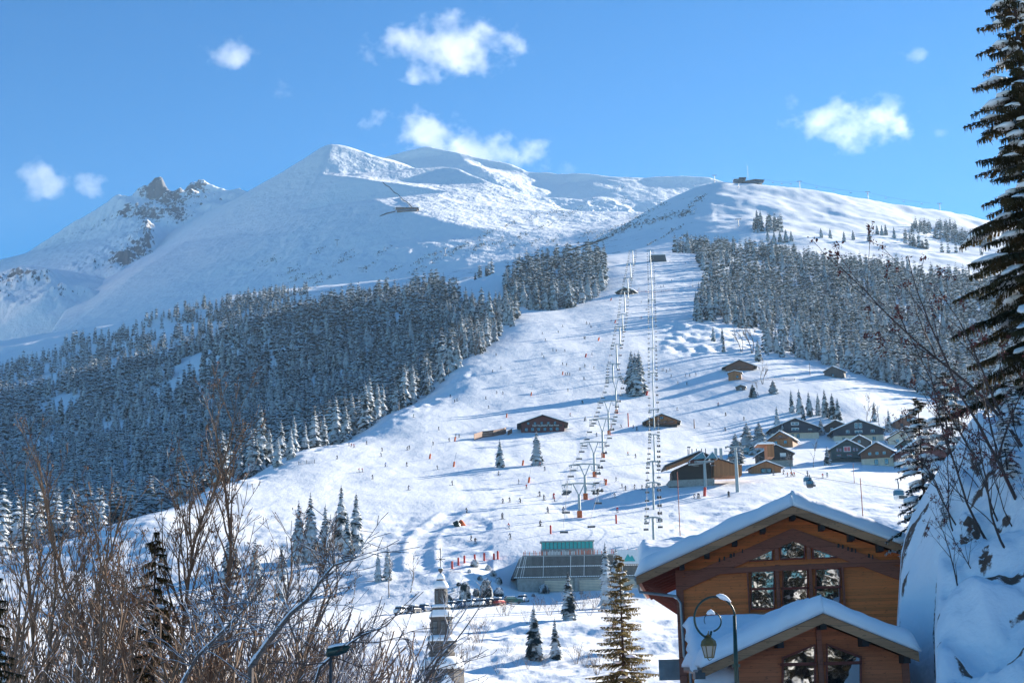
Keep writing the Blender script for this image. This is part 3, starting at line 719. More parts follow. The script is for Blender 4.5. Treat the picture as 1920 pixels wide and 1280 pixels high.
# shrubs and frosted trees on the near bank and beyond
BS = []
for i in range(4):
    rg = np.random.default_rng(60+i); S, t = grow(rg, 1.0, stems=6, spread=0.55, levels=2, rmin=0.006, density=1.6, upright=0.8, r0=0.012, wig=0.12, first=0.1) if False else grow(rg, 4.0, stems=7, spread=0.5, levels=2, rmin=0.014, density=1.3, upright=0.8, r0=0.035, wig=0.1, first=0.1)
    BS.append([('stems', segs_mesh('stems', S, M['branch_frost' if i % 2 else 'branch'], 4))])
BT = []
for i in range(3):
    rg = np.random.default_rng(80+i); S, t = grow(rg, 10.0, stems=1 + i % 2, spread=0.25, levels=3, rmin=0.034, density=1.2, upright=0.6, r0=0.16, wig=0.1, first=0.25)
    BT.append([('branches', segs_mesh('branches', S, M['branch_frost' if i != 1 else 'branch'], 4))])
def bt(px, py, ytop, label, k, group=None, fam=None, h=10.0, y0=150, name='bare_tree'):
    g = hit(px, py, y0); H = (py - ytop) * g.y / F
    return place_bare((fam or BT)[k], g, random.random()*6.28, H / h, label, 'tree' if fam is None else 'shrub', group, name)
for px, py, t, lb, k in [
 (560,1110,1010,'bare frosted tree beside the dark spruce pair left of the track',0),(625,1120,985,'slim bare tree behind the spruces near the lower track',1),
 (770,1110,1020,'frosted bare tree between the snowy track and the steeple',0),(730,1120,1040,'small frosted tree left of the snowy track',2),
 (590,1150,1040,'frosted bare tree at the back of the lower left thicket',2),(520,1160,1050,'bare tree behind the brown thicket',1),(660,1130,1050,'fine twigged frosted tree above the road bend',0)]:
    bt(px, py, t, lb, k)
for px, py, t, lb, k in [
 (1487,893,838,'frosted round headed tree in front of the dark village chalet',0),(1525,876,822,'single stemmed frosted tree between the dark and the green chalets',2),
 (1630,800,740,'bare trees clump behind the wide dark chalet',1),(1650,805,745,'frosted bare tree right of the clump behind the wide dark chalet',0),
 (1660,830,780,'greyish frosted tree right of the wide dark chalet',2),(1430,720,670,'slender bare tree beside the two upper chalets',1),(1422,742,700,'frosted shrubby tree below the small upper hut',0),
 (1390,660,600,'thin bare tree on the open ground below the right forest',1),(1410,662,595,'second thin bare tree on the open ground below the right forest',1),
 (1742,820,775,'bare frosted tree above the rightmost chalets',0),(1722,870,835,'bare tree in front of the white walled chalet',1)]:
    bt(px, py, t, lb, k)
for px, t, Y in [(880,585,1120),(900,590,1100),(855,600,1080),(930,585,1180),(890,620,1050),(750,640,980),(620,730,880),(600,760,850),(700,690,960),(960,600,1240)]:
    g = gpt(px, Y); H = max(9, at(px, t, Y).z - g.z)
    place_bare(BT[1], g, random.random()*6, min(H, 24) / 10, 'brown leafless tree among the spruces of the left forest', 'tree', 'leafless trees in the left forest')
for _ in range(16):
    px = random.uniform(1360, 1750); Y = random.uniform(1150, 1600); g = gpt(px, Y)
    place_bare(BT[1], g, random.random()*6, 1.7, 'brown leafless tree among the spruces of the right forest', 'tree', 'leafless trees in the right forest')
for px, py, h in [(900,1200,58),(885,1215,40),(940,1150,30),(950,1150,36),(1010,1140,28),(1030,1150,34),(1050,1145,30),(1075,1150,34),(1090,1140,40),(1105,1150,36),(870,1240,40),(935,1260,30),(1080,1240,40),(1095,1245,36),(1150,1170,44),(820,1230,38),(730,1200,40),(720,1260,50),(840,1190,30),(970,1245,22),(990,1250,20),(1020,1245,22),(1120,1260,46),(950,1225,26),(1180,1250,50),(700,1240,60),(600,1240,60),(640,1250,60),(560,1260,70),(990,1165,26),(1065,1130,24),(1115,1135,28)]:
    bt(px, py + 4, py - h, 'leafless twiggy shrub standing in the snow of the near bank', (px + py) % 4, 'shrubs on the near bank', BS, 4.0, 150, 'bare_shrub')
for i in range(22):
    px = random.uniform(420, 655); Y = random.uniform(95, 135); g = gpt(px, Y); top = at(px, random.uniform(1120, 1200), Y).z
    place_bare(BS[i % 4], g, random.random()*6.28, max(0.6, (top - g.z) / 4.0), 'frosted twiggy shrub on the low ground left of the steeple', 'shrub', 'shrubs left of the steeple', 'bare_shrub')
for i in range(22):
    Y = random.uniform(52, 95); px = random.uniform(-20, 510); g = gpt(px, Y); top = at(px, random.uniform(1050, 1180) if px < 520 else random.uniform(1130, 1200), Y).z
    place_bare(BS[i % 4], g, random.random()*6.28, max(0.6, (top - g.z) / 4.0), 'bushy leafless shrub in the dense brown thicket at the lower left', 'shrub', 'shrubs of the lower left thicket', 'bare_shrub')
# evergreen bushes of the embankment hedge
def bush_mesh(seed, n=420):
    rg = np.random.default_rng(seed); V = []; Q = []; A = []
    for _ in range(n):
        d = rg.normal(0, 1, 3); d /= np.linalg.norm(d); d[2] = abs(d[2]); r = rg.uniform(0.75, 1.05); c = d * r * np.array([1, 1, 1.0]); c[2] += 0.05
        a = rg.normal(0, 1, 3); a -= d * a.dot(d) * 0.6; a /= np.linalg.norm(a); b = np.cross(d, a); s = rg.uniform(0.10, 0.22); m = len(V)
        V += [c - a*s, c - b*s*.7 , c + a*s, c + b*s*.7]; Q += [(m, m+1, m+2, m+3)]; A += [d[2]*0.14 - 0.10]*4
    return npmesh('foliage', np.array(V), np.array(Q), M['needle'], False, None, {'snow': A})
BU = [bush_mesh(i) for i in range(3)]
def bush(px, py, w, h, label, group=None, y0=150):
    g = hit(px, py, y0) if y0 < 1000 else mhit(px, py); s = w * g.y / F / 2; o = link('evergreen_bush', BU[int(px) % 3], None, g); o.scale = (s, s, h * g.y / F); o.rotation_euler = (0, 0, px)
    return tag(o, label, 'bush', group)
for px, py, w, h in [(872,1126,22,34),(912,1124,26,36),(893,1118,14,14),(840,1130,18,14),(935,1118,20,16),(950,1128,24,10),(860,1098,16,9),(900,1088,20,8),(925,1080,24,8),(880,1073,14,6),(890,1062,30,5),(935,1095,14,12),(1020,1112,20,16),(1090,1113,14,8),(970,1126,18,9),(1145,1118,18,10),(850,1108,14,8),(915,1068,20,5),(1000,1118,12,8)]:
    if h < 12: w, h = w * 0.55, w * 0.42
    bush(px, py, w, h, 'dark snow topped bush on the embankment beside the slatted building', 'bushes on the embankment')
sc_ = [(505,490,26,12),(600,470,18,8),(640,490,30,10),(690,500,26,9),(720,470,20,9),(590,520,24,9),(820,475,22,7),(860,465,20,7),(905,460,26,8),(960,462,22,8),(1000,455,20,7),(1040,450,18,7),(1100,440,20,8),(1120,452,18,8),(1150,440,24,8),(1170,430,22,8),(1180,418,20,8),(1195,408,18,8),(1215,398,16,7),(1240,385,14,6),(1290,400,18,8),(1300,385,16,8),(1310,375,12,7),(1265,430,14,6),(1280,445,16,6),(1250,440,12,5),(1315,370,14,7),(575,540,30,10),(560,520,30,10),(545,510,26,9),(740,505,20,7),(780,495,16,6),(650,475,12,6),(1225,455,12,5),(620,520,18,7),(1060,462,14,6)]
sV = []; sQ = []; sA = []; rg = np.random.default_rng(77)
for px, py, w, h in sc_ + [(x, 455 - (x-900)*0.35 + 14*math.sin(x*0.13), 22, 9) for x in range(780, 1180, 22)] + [(x, 425 + (1180-x)*0.25, 16, 9) for x in range(1130, 1300, 16)]:
    for _ in range(int(w * h * 0.16)):
        a = rg.normal(0, w * 0.42); b_ = rg.normal(0, h * 0.30) - a * 0.45; g = mhit(px + a, py + b_)
        for k in range(5):
            s = rg.uniform(0.6, 1.7); c = np.array(g) + rg.normal(0, 1.3, 3) * np.array([1, 1, 0.35]) + np.array([0, 0, s * 0.6]); a1 = rg.normal(0, 1, 3); a1 /= np.linalg.norm(a1); b1 = np.cross(a1, rg.normal(0, 1, 3)); b1 /= np.linalg.norm(b1)
            m = len(sV); sV += [c - a1*s, c - b1*s*0.8, c + a1*s, c + b1*s*0.8]; sQ.append((m, m+1, m+2, m+3)); sA += [-0.06]*4
o = link('scrub', npmesh('scrub', np.array(sV), np.array(sQ), M['needle'], False, None, {'snow': np.array(sA)})); tag(o, 'low scrub poking through the snow on the upper slopes', 'scrub', None, 'stuff')
# single spruces that stand out
SP = [
 (432,1085,985,'dark spruce half hidden by the gnarled bare tree',1.1),(478,1110,1010,'spruce behind the brown thicket left of the dark group',1.0),(528,1120,1020,'smaller spruce between the thicket and the dark group',1.0),
 (938,876,822,'small lone spruce on the piste left of the restaurant chalet',1.15),(1007,872,806,'larger lone spruce just below the restaurant chalet',1.25),
 (1307,600,543,'lone spruce at the tip of the right forest',1.0),(545,860,800,'spruce standing at the left end of the slope edge',1.1),(520,875,815,'spruce hugging the left end of the slope edge',1.2),
 (640,1030,912,'tall spruce in the dark group left of the lower piste',0.9),(668,1035,925,'dark spruce at the right of the group left of the lower piste',0.95),(610,1040,945,'spruce in the middle of the group left of the lower piste',1.0),(582,1050,925,'broad spruce at the left of the group left of the lower piste',1.0),(560,1055,940,'leftmost spruce of the group left of the lower piste',1.0),(652,1048,962,'shorter spruce in front of the group left of the lower piste',1.0),
 (709,1090,1032,'left one of the two small spruces by the snowy track',0.9),(727,1088,1022,'right one of the two small spruces by the snowy track',0.9),
 (1003,1236,1134,'spruce alone on the near bank below the slatted building',1.1),(1042,1234,1160,'smaller spruce beside the one on the near bank',1.0),(1067,1162,1072,'slender spruce on the bank in front of the slatted building',1.15),
 (1138,1140,1020,'snow laden spruce at the right end of the slatted building',0.95),(1158,1145,1028,'snow laden spruce touching its twin by the slatted building',0.95),
 (1338,640,610,'small dark spruce on the open ground left of the bare trees',1.0),(1355,643,612,'small spruce beside the dark one on the open ground',1.0),(1357,660,635,'lowest small spruce on the open ground',1.0),(1422,678,634,'spruce at the left end of the row above the barn',1.1),
 (1485,773,730,'leftmost spruce of the clump above the village',1.0),(1500,775,728,'second spruce of the clump above the village',1.0),(1518,780,732,'third spruce of the clump above the village',1.0),(1548,782,728,'tallest spruce in the clump above the village',1.0),(1562,785,735,'spruce near the right end of the clump above the village',1.0),(1535,778,735,'middle spruce of the clump above the village',1.0),(1572,788,745,'rightmost spruce of the clump above the village',1.0),(1507,790,758,'small spruce in front of the clump above the village',1.2),
 (1458,805,761,'pointed spruce left of the dark blue chalet roof',0.9),(1468,822,790,'spruce in front of the dark blue chalet',1.0),(1640,790,752,'tall dark spruce behind the wide dark chalet',1.1),(1668,810,765,'spruce right of the wide dark chalet',1.0),
 (1402,850,792,'round topped pine left of the village chalets',1.9),(1425,852,790,'round topped pine nearest the brown chalet',1.9),(1381,868,811,'frosted broad pine behind the tall gondola pylon',2.0),
 (1440,870,842,'frosted low conifer before the dark village chalet',1.6),(1552,872,836,'frosted conifer beside the green chalet',1.2),(1540,815,785,'pine behind the frosted village trees',1.8),(1450,738,712,'dark bushy pine right of the small upper hut',2.2),(1412,745,718,'bushy conifer at the foot of the small upper hut',2.0),
 (1735,700,660,'spruce at the right end of the row above the barn',1.1)]
for px, b_, t_, lb, w in SP: spruce_px(px, b_, t_, lb, None, w)
for px, b_, t_, w in [(1186,738,655,1.25),(1200,740,655,1.25),(1193,742,660,1.3)]:
    spruce_px(px, b_, t_, 'tall spruce of the tight cluster standing between the two lifts', 'cluster between the lifts', w)
for px, b_, t_ in [(1419,411,392),(1426,412,393),(1540,446,426),(1557,447,427),(1583,453,432),(1600,450,430),(1630,453,430),(1645,440,420),(1654,442,420),(1661,441,418),(1677,447,424),(1440,452,430),(1452,456,432),(1463,455,430),(1474,454,428),(1484,452,430),(1130,455,448)]:
    spruce_px(px, b_, t_, 'small far spruce on the open upper hillside at the right', 'scattered spruces on the upper hillside', 1.2, 1500)
# ------------------------------------------------------------ wood, plaster, glass
def wood(name, c, plank=0.18, vertical=False, var=0.3, rough=0.75, coord='Object'):
    m, nt, b = nmat(name)
    tc = nt.nodes.new('ShaderNodeTexCoord'); sep = nt.nodes.new('ShaderNodeSeparateXYZ'); nt.links.new(tc.outputs[coord], sep.inputs[0])
    s = sep.outputs['X' if vertical else 'Z']
    q = mth(nt, 'DIVIDE', s, plank); fr = mth(nt, 'FRACT', q); cell = mth(nt, 'FLOOR', q)
    wn = nt.nodes.new('ShaderNodeTexWhiteNoise'); wn.noise_dimensions = '1D'; nt.links.new(cell, wn.inputs['W'])
    g = noise_n(nt, 2.2, 6, 0.7, coord, (6, 6, 0.6) if vertical else (0.6, 0.6, 7))
    knots = noise_n(nt, 5.5, 2, 0.5, coord, (0.7, 0.7, 2.0))
    f = mth(nt, 'ADD', mth(nt, 'MULTIPLY', wn.outputs['Value'], 0.35), mth(nt, 'MULTIPLY', g.outputs['Fac'], 0.75))
    r = ramp(nt, f, [(0.2, tuple(x*(1-var*1.5) for x in c)), (0.55, c), (0.95, tuple(min(1, x*(1+var)) for x in c))])
    k = ramp(nt, knots.outputs['Fac'], [(0.62, 0.0), (0.68, 0.6)])
    col = mixc(nt, k.outputs[0], r.outputs[0], tuple(x*0.35 for x in c))
    gap = ramp(nt, fr, [(0.0, 1.0), (0.06, 0.0)])
    col = mixc(nt, gap.outputs[0], col, tuple(x*0.35 for x in c))
    nt.links.new(col, b.inputs['Base Color']); b.inputs['Roughness'].default_value = rough
    bumpn(nt, b, mth(nt, 'SUBTRACT', g.outputs['Fac'], gap.outputs[0]), 0.35, 0.01)
    return m
M['w_chalet'] = wood('honey_chalet_boards', (0.78, 0.20, 0.05), 0.16)
M['w_chalet2'] = wood('red_brown_chalet_boards', (0.56, 0.15, 0.055), 0.16)
M['w_beam'] = wood('red_brown_timber', (0.36, 0.11, 0.06), 0.9)
M['w_verge'] = wood('verge_board_timber', (0.44, 0.21, 0.10), 0.5)
M['w_red'] = wood('red_stained_timber', (0.24, 0.05, 0.03), 0.3)
M['w_dark'] = wood('dark_stained_timber', (0.035, 0.03, 0.03), 0.25)
M['w_blue'] = wood('blue_black_timber', (0.035, 0.05, 0.075), 0.25)
M['w_green'] = wood('grey_green_timber', (0.05, 0.085, 0.09), 0.25)
M['w_orange'] = wood('orange_pine_boards', (0.36, 0.15, 0.055), 0.25, True)
M['w_brown'] = wood('brown_larch_boards', (0.20, 0.095, 0.06), 0.25)
M['w_wine'] = wood('wine_red_boards', (0.13, 0.035, 0.035), 0.25)
M['w_grey'] = wood('weathered_grey_boards', (0.10, 0.085, 0.08), 0.2, True)
M['plaster'] = plain('cream_plaster', (0.62, 0.54, 0.42), 0.9, 0, 0.12, 1.0)
M['concrete'] = plain('grey_concrete', (0.30, 0.30, 0.28), 0.85, 0, 0.2, 1.5)
M['white'] = plain('white_paint', (0.75, 0.75, 0.74), 0.6, 0, 0.08, 2)
M['pink'] = plain('pink_paint', (0.65, 0.13, 0.14), 0.6, 0, 0.1, 2)
M['slate'] = plain('slate_roofing', (0.06, 0.06, 0.065), 0.6, 0, 0.3, 3)
M['steel'] = plain('galvanised_steel', (0.34, 0.36, 0.36), 0.45, 0.5, 0.12, 2)
M['dsteel'] = plain('dark_grey_steel', (0.07, 0.075, 0.08), 0.5, 0.3, 0.2, 2)
M['gpaint'] = plain('dark_green_paint', (0.015, 0.04, 0.03), 0.35, 0.2, 0.2, 3)
M['red'] = plain('red_padding', (0.55, 0.045, 0.03), 0.7, 0, 0.15, 2)
M['orange'] = plain('orange_fabric', (0.70, 0.13, 0.03), 0.7, 0, 0.15, 2)
def glass(name, c=(0.02, 0.025, 0.03), rough=0.03, ior=2.0):
    m, nt, b = nmat(name); b.inputs['Base Color'].default_value = (*c, 1); b.inputs['Roughness'].default_value = rough
    b.inputs['IOR'].default_value = ior; b.inputs['Specular IOR Level'].default_value = 0.8
    n = noise_n(nt, 1.3, 2); bumpn(nt, b, n.outputs['Fac'], 0.12, 0.02); return m
M['glass'] = glass('window_glass'); M['glass_near'] = glass('chalet_window_glass', (0.012, 0.014, 0.016), 0.02, 2.6)
M['teal'] = glass('teal_tinted_glass', (0.0, 0.30, 0.28), 0.06, 1.6)

def snow_slab(mb_pts, th, seed, name='roof_snow', parent=None, n=14, edge=0.06, mat=None, m=8, curl=0.0):
    """a snow layer over the quad a,b,c,d (a->b along the eave, d->c along the ridge) with a soft uneven top and drooping lip"""
    a, b, c, d = [Vector(p) for p in mb_pts]; rg = np.random.default_rng(seed)
    nrm = (b - a).cross(d - a).normalized(); nrm = nrm if nrm.z > 0 else -nrm
    V = []; Fs = []
    px = rg.random(8) * 6.28
    def P(i, j):
        s = i / n; t = j / m; return a.lerp(b, s).lerp(d.lerp(c, s), t)
    for layer in (0, 1):
        for j in range(m + 1):
            for i in range(n + 1):
                p = P(i, j)
                if layer:
                    es = min(i, n - i) / n; et = min(j, 9) / m
                    rnd = 1 - 0.45 * max(0, 1 - es * n / 1.5) - 0.35 * max(0, 1 - et * m / 1.5) * 1.0
                    h = th * rnd * (1 + 0.10 * math.sin(i * 0.9 + px[0] + j * 0.5) + 0.08 * math.sin(i * 2.1 + px[1]) + 0.06 * (rg.random() - .5))
                    p = p + nrm * h
                    if j == 0: p = p + (a - d).normalized() * (0.12 * th + curl * rg.random())
                V.append(p)
    w = n + 1; o = (m + 1) * w
    for j in range(m):
        for i in range(n):
            q = j * w + i; Fs.append((q, q + w, q + w + 1, q + 1)); Fs.append((o+q, o+q+1, o+q+w+1, o+q+w))
    for i in range(n): Fs.append((i, i+1, o+i+1, o+i)); q = m*w+i; Fs.append((q+1, q, o+q, o+q+1))
    for j in range(m): q = j*w; Fs.append((q+w, q, o+q, o+q+w)); q = j*w+n; Fs.append((q, q+w, o+q+w, o+q))
    return V, Fs
def roof_snow(quads, th, seed, parent, mat=None, **k):
    mb = MB()
    for i, q in enumerate(quads):
        V, Fs = snow_slab(q, th, seed + i, **k); mb.add(V, Fs)
    o = mb.build('roof_snow', mat or M['snow'], parent, True); return o

def window(parent, x, z, w, h, y=-0.03, frame='white', gl='glass', shutters=None, cross=True):
    f = MB(); t = max(0.08, w * 0.09)
    f.box(x-w/2-t, x+w/2+t, y-0.08, y+0.0, z-t, z); f.box(x-w/2-t, x+w/2+t, y-0.08, y, z+h, z+h+t)
    f.box(x-w/2-t, x-w/2, y-0.08, y, z, z+h); f.box(x+w/2, x+w/2+t, y-0.08, y, z, z+h)
    if cross: f.box(x-t*0.35, x+t*0.35, y-0.07, y, z, z+h)
    fo = f.build('window', M[frame], parent)
    MB().box(x-w/2, x+w/2, y-0.035, y-0.005, z, z+h).build('pane', M[gl], fo)
    if shutters:
        for s in (-1, 1):
            c = x + s * (w/2 + w*0.32); MB().box(c-w*0.22, c+w*0.22, y-0.06, y-0.0, z, z+h).build('shutter', M[shutters], parent)
def chalet(px, py, label, W, D, hw, pitch=0.42, yaw=0, lower='plaster', upper='w_brown', lowh=None, over=0.9, front=1.0, snow=0.45, wins=(), balc=None, chim=None, y0=150, name='chalet', Y=None, sink=1.0, cat='chalet', verge='w_dark', shut=None, rise=None):
    g = hit(px, py, y0) if Y is None else gpt(px, Y)
    if rise is not None: g.z += rise
    r = empty(name, g, math.radians(yaw), label, cat)
    lowh = hw * 0.4 if lowh is None else lowh; ap = hw + W/2 * pitch
    if lowh > 0: MB().box(-W/2, W/2, 0, D, -sink-2, lowh).build('wall', M[lower], r)
    e = 0.06 if lowh > 0 else 0
    MB().prism([(-W/2-e, lowh if lowh > 0 else -sink-2), (W/2+e, lowh if lowh > 0 else -sink-2), (W/2+e, hw), (0, ap), (-W/2-e, hw)], -e, D+e).build('upper_wall', M[upper], r)
    t = 0.22; HW = W/2 + over; ze = hw - over * pitch + 0.02; za = ap + 0.02
    rm = MB()
    for s in (-1, 1):
        rm.add([(s*HW, -front, ze), (s*HW, D+front, ze), (s*HW, D+front, ze+t), (s*HW, -front, ze+t), (0, -front, za), (0, D+front, za), (0, D+front, za+t), (0, -front, za+t)],
               [(0,1,2,3),(4,7,6,5),(0,3,7,4),(1,5,6,2),(3,2,6,7),(0,4,5,1)])
    ro = rm.build('roof', M[verge], r)
    snow *= 1.5
    roof_snow([[(-HW, -front, ze+t), (-HW, D+front, ze+t), (0, D+front, za+t), (0, -front, za+t)], [(HW, D+front, ze+t), (HW, -front, ze+t), (0, -front, za+t), (0, D+front, za+t)]], snow, int(px), ro)
    for wdef in wins:
        x, z, w, h = wdef[:4]; k = dict(wdef[4]) if len(wdef) > 4 else {}
        if shut: k.setdefault('shutters', shut)
        window(r, x, z, w, h, y=-e-0.002, **k)
    if balc:
        x0, x1, z = balc[:3]; b = MB().box(x0, x1, -1.2, -e, z-0.15, z)
        n = int((x1-x0)/0.6)
        for i in range(n+1): b.box(x0+(x1-x0)*i/n-0.04, x0+(x1-x0)*i/n+0.04, -1.2, -1.12, z, z+0.9)
        b.box(x0, x1, -1.22, -1.1, z+0.85, z+0.97); b.box(x0, x1, -1.19, -1.14, z+0.15, z+0.7)
        b.build('balcony', M[balc[3] if len(balc) > 3 else upper], r)
    if chim:
        x, y = chim; z = ap - abs(x)*pitch
        c = MB().box(x-0.5, x+0.5, y-0.5, y+0.5, z-0.3, z+1.6).build('chimney', M['concrete'], ro); MB().box(x-0.6, x+0.6, y-0.6, y+0.6, z+1.6, z+1.95).build('snow_cap', M['snow'], c)
    return r
def rw(n, z, w, h, x0, x1, k=None): return [(x0 + (x1-x0)*i/(n-1) if n > 1 else (x0+x1)/2, z, w, h) + ((k,) if k else ()) for i in range(n)]
# village
chalet(1492, 822, 'wide blue black chalet with white framed windows behind the brown one', 22, 14, 4.8, 0.40, 0, 'plaster', 'w_blue', 2.6, 1.2, 1.4, 0.45, rw(2,3.0,1.5,1.3,-7,7)+[(0,3.2,3.0,1.5),(0,6.6,3.2,0.8)]+rw(2,0.3,1.2,1.7,-1.5,1.2,{'frame':'w_dark'}), (-9,9,2.8,'w_blue'))
chalet(1611, 827, 'widest dark chalet with a tall double window under its gable', 23, 15, 5.2, 0.40, -3, 'plaster', 'w_blue', 2.7, 1.2, 1.4, 0.45, rw(2,3.6,1.4,1.5,-5,6.5)+[(0,3.6,3.0,1.2),(-0.9,6.2,1.3,2.2,{}),(1.0,6.2,1.3,2.2,{})]+rw(3,0.4,1.2,1.3,-7,7,{'frame':'w_dark'}), (-10,10,2.9,'w_blue'))
chalet(1568, 812, 'small dark gabled house squeezed between the two wide dark chalets', 11, 12, 3.2, 0.5, -20, 'plaster', 'w_dark', 0, 0.8, 0.9, 0.45, rw(2,1.5,1,1,-2,2))
chalet(1464, 838, 'honey brown wooden chalet with one snowy roof slope facing left', 11, 11, 3.6, 0.62, -22, 'w_brown', 'w_orange', 0, 0.9, 1.0, 0.4, rw(2,1.6,1.2,1.2,-2.2,2.2,{'frame':'w_dark'})+[(0,4.2,1.4,1.0,{'frame':'w_dark'})], (-3.5,3.5,3.9,'w_brown'))
chalet(1456, 874, 'dark chalet with pairs of pale window doors above its balcony', 13, 11, 5.0, 0.5, 0, 'concrete', 'w_dark', 2.4, 0.9, 1.2, 0.35, rw(2,3.0,2.0,2.0,-2.8,2.8,{'gl':'white'}), (-6,6,2.7,'w_dark'))
chalet(1590, 866, 'green timber chalet with pink shutters and pink window', 13, 12, 5.2, 0.55, -4, 'w_green', 'w_green', 0, 0.9, 1.2, 0.45, [(0,4.4,2.4,1.7,{'gl':'pink'}),(-3.9,4.4,0.7,1.2,{'frame':'pink'}),(-2.7,4.4,0.7,1.2,{'frame':'pink'}),(2.7,4.4,0.7,1.2,{'frame':'pink'}),(3.9,4.4,0.7,1.2,{'frame':'pink'}),(-3.4,1.9,1.5,1.1,{'frame':'pink'}),(0.8,1.9,1.8,1.0,{'frame':'pink'})], (-5.5,5.5,1.5,'w_green'), (-3,5))
chalet(1612, 842, 'small grey gable peeping out behind the green chalet', 9, 10, 3.4, 0.6, -12, 'w_grey', 'w_grey', 0, 0.8, 0.9, 0.4, [(0,3,1,1)])
chalet(1646, 872, 'chalet with cream ground floor and carved orange gable', 12.5, 12, 5.0, 0.6, -20, 'plaster', 'w_brown', 2.8, 1.0, 1.3, 0.4, rw(3,4.0,1.2,1.3,-2.8,2.8,{'frame':'w_orange'})+rw(2,0.3,1.2,1.9,-0.5,3.5,{'frame':'w_dark'}), (-5,5,3.1,'w_brown'))
chalet(1705, 852, 'grey green house with a broad white roof beside the cream one', 11, 16, 4.0, 0.55, -38, 'w_green', 'w_green', 0, 0.8, 0.9, 0.5, [(0,3.6,1.4,1.3)], (-4,4,2.6,'w_green'))
chalet(1728, 878, 'rightmost chalet with steep snowy roofs and a white ground floor', 20, 14, 5.4, 0.6, -6, 'white', 'w_wine', 3.0, 1.0, 1.3, 0.45, [(-3,5.2,1.6,1.5),(1,0.4,2,2)], (-6,8,3.2,'w_dark'))
chalet(1705, 806, 'reddish chalet standing highest on the right of the village', 13, 11, 4.2, 0.5, 0, 'w_brown', 'w_brown', 0, 1.0, 1.0, 0.35, [(0,4.3,1.6,1.4,{'frame':'w_dark'}),(-3.5,2.0,1.2,1.2,{'frame':'w_dark'}),(3.5,2.0,1.2,1.2,{'frame':'w_dark'})], None, (-2.5,4))
chalet(1700, 824, 'low house with a pale blue snowy roof below the reddish chalet', 14, 12, 3.0, 0.4, -30, 'w_grey', 'w_grey', 0, 0.8, 0.8, 0.35, [(0,1.0,1.2,1.2)])
chalet(1692, 834, 'yellowish house with a snowy roof partly behind frosted trees', 13, 12, 3.2, 0.5, -25, 'plaster', 'plaster', 0, 0.9, 0.9, 0.4, [(-2,1.4,1.2,1.2),(2,1.4,1.2,1.2)])
chalet(1755, 868, 'dark chalet half hidden by the snowy spruce at the village end', 14, 12, 4.6, 0.5, 5, 'white', 'w_wine', 2.4, 1.0, 1.0, 0.4, [(0,3.4,1.2,1.2)])
chalet(1387, 695, 'broad low chalet with deep eaves on the upper piste edge', 17, 13, 2.6, 0.42, -6, 'w_brown', 'w_brown', 0, 2.2, 2.0, 0.5, rw(3,1.0,1.4,1.2,-4,4,{'frame':'w_dark'}), (-6,6,1.0,'w_brown'))
chalet(1378, 713, 'small yellow timber hut in front of the broad low chalet', 7.5, 6, 4.4, 0.3, -12, 'w_orange', 'w_orange', 0, 0.6, 0.6, 0.35, [(1.5,1.4,1.2,1.2,{'frame':'w_dark'})])
chalet(1562, 707, 'weathered grey barn alone in the snowy meadow', 10.5, 9, 3.8, 0.5, -28, 'w_grey', 'w_grey', 0, 0.7, 0.7, 0.35, [(0,0.6,1.0,1.2,{'frame':'w_grey'})], cat='barn', name='barn')
chalet(1389, 732, 'little snow covered shed among the bushes below the yellow hut', 5, 5, 2.0, 0.4, -12, 'w_grey', 'w_grey', 0, 0.5, 0.5, 0.4, [(0,0.5,0.8,0.9)], cat='shed', name='shed')
chalet(1241, 800, 'wooden chalet with deep eaves behind the right hand lift pylons', 15, 12, 2.9, 0.42, -4, 'w_dark', 'w_orange', 1.2, 2.0, 2.2, 0.5, rw(4,1.6,1.3,1.1,-5,5,{'frame':'w_dark'})+[(0,4.0,1.6,0.9,{'frame':'w_dark'})], (-6.5,6.5,1.5,'w_brown'))
chalet(1172, 552, 'dark hut below the lift tops at the upper piste', 15, 10, 3.0, 0.42, -22, 'w_wine', 'w_dark', 0, 2.0, 2.0, 0.7, rw(3,1.2,1.3,1.1,-4,4), (-6,6,1.0,'w_wine'), y0=900, cat='hut', name='mountain_hut')
chalet(1703, 545, 'snow covered farmhouse in the clearing high in the right forest', 15, 10, 3.2, 0.45, -10, 'w_dark', 'w_dark', 0, 1.4, 1.4, 0.6, rw(3,1.0,1.5,1.3,-4,4), y0=1300, rise=5)
chalet(1437, 887, 'low orange timber kiosk next to the gondola station', 11, 7, 2.2, 0.38, 2, 'w_orange', 'w_orange', 0, 0.9, 0.9, 0.35, [(0,0.3,3.5,1.3,{'frame':'w_dark'})], cat='kiosk', name='kiosk')
# piste restaurant
rs = chalet(1018, 811, 'dark red piste restaurant with white lettering on its long balcony', 21, 15, 4.6, 0.34, 0, 'w_wine', 'w_wine', 0, 2.0, 2.4, 0.35, rw(5,4.1,1.0,1.1,-7,6,{'frame':'w_dark'})+rw(6,0.9,1.3,1.5,-8,7,{'frame':'w_dark'}), (-4.5,9.5,2.9,'w_dark'), None, cat='restaurant', name='piste_restaurant')
cu = bpy.data.curves.new('lettering', 'FONT'); cu.body = 'RESTAURANT Bon Pont'; cu.size = 1.35; cu.extrude = 0.03; cu.align_x = 'CENTER'; cu.space_character = 1.0
t_ = bpy.data.objects.new('tmp', cu); COL.objects.link(t_); bpy.context.view_layer.update()
tm = bpy.data.meshes.new_from_object(t_); bpy.data.objects.remove(t_); tm.name = 'lettering'; tm.materials.clear(); tm.materials.append(M['white'])
lt = link('lettering', tm, rs, (1.4, -1.27, 2.85)); lt.rotation_euler = (math.pi/2, 0, 0); lt.scale = (0.93, 1, 1)
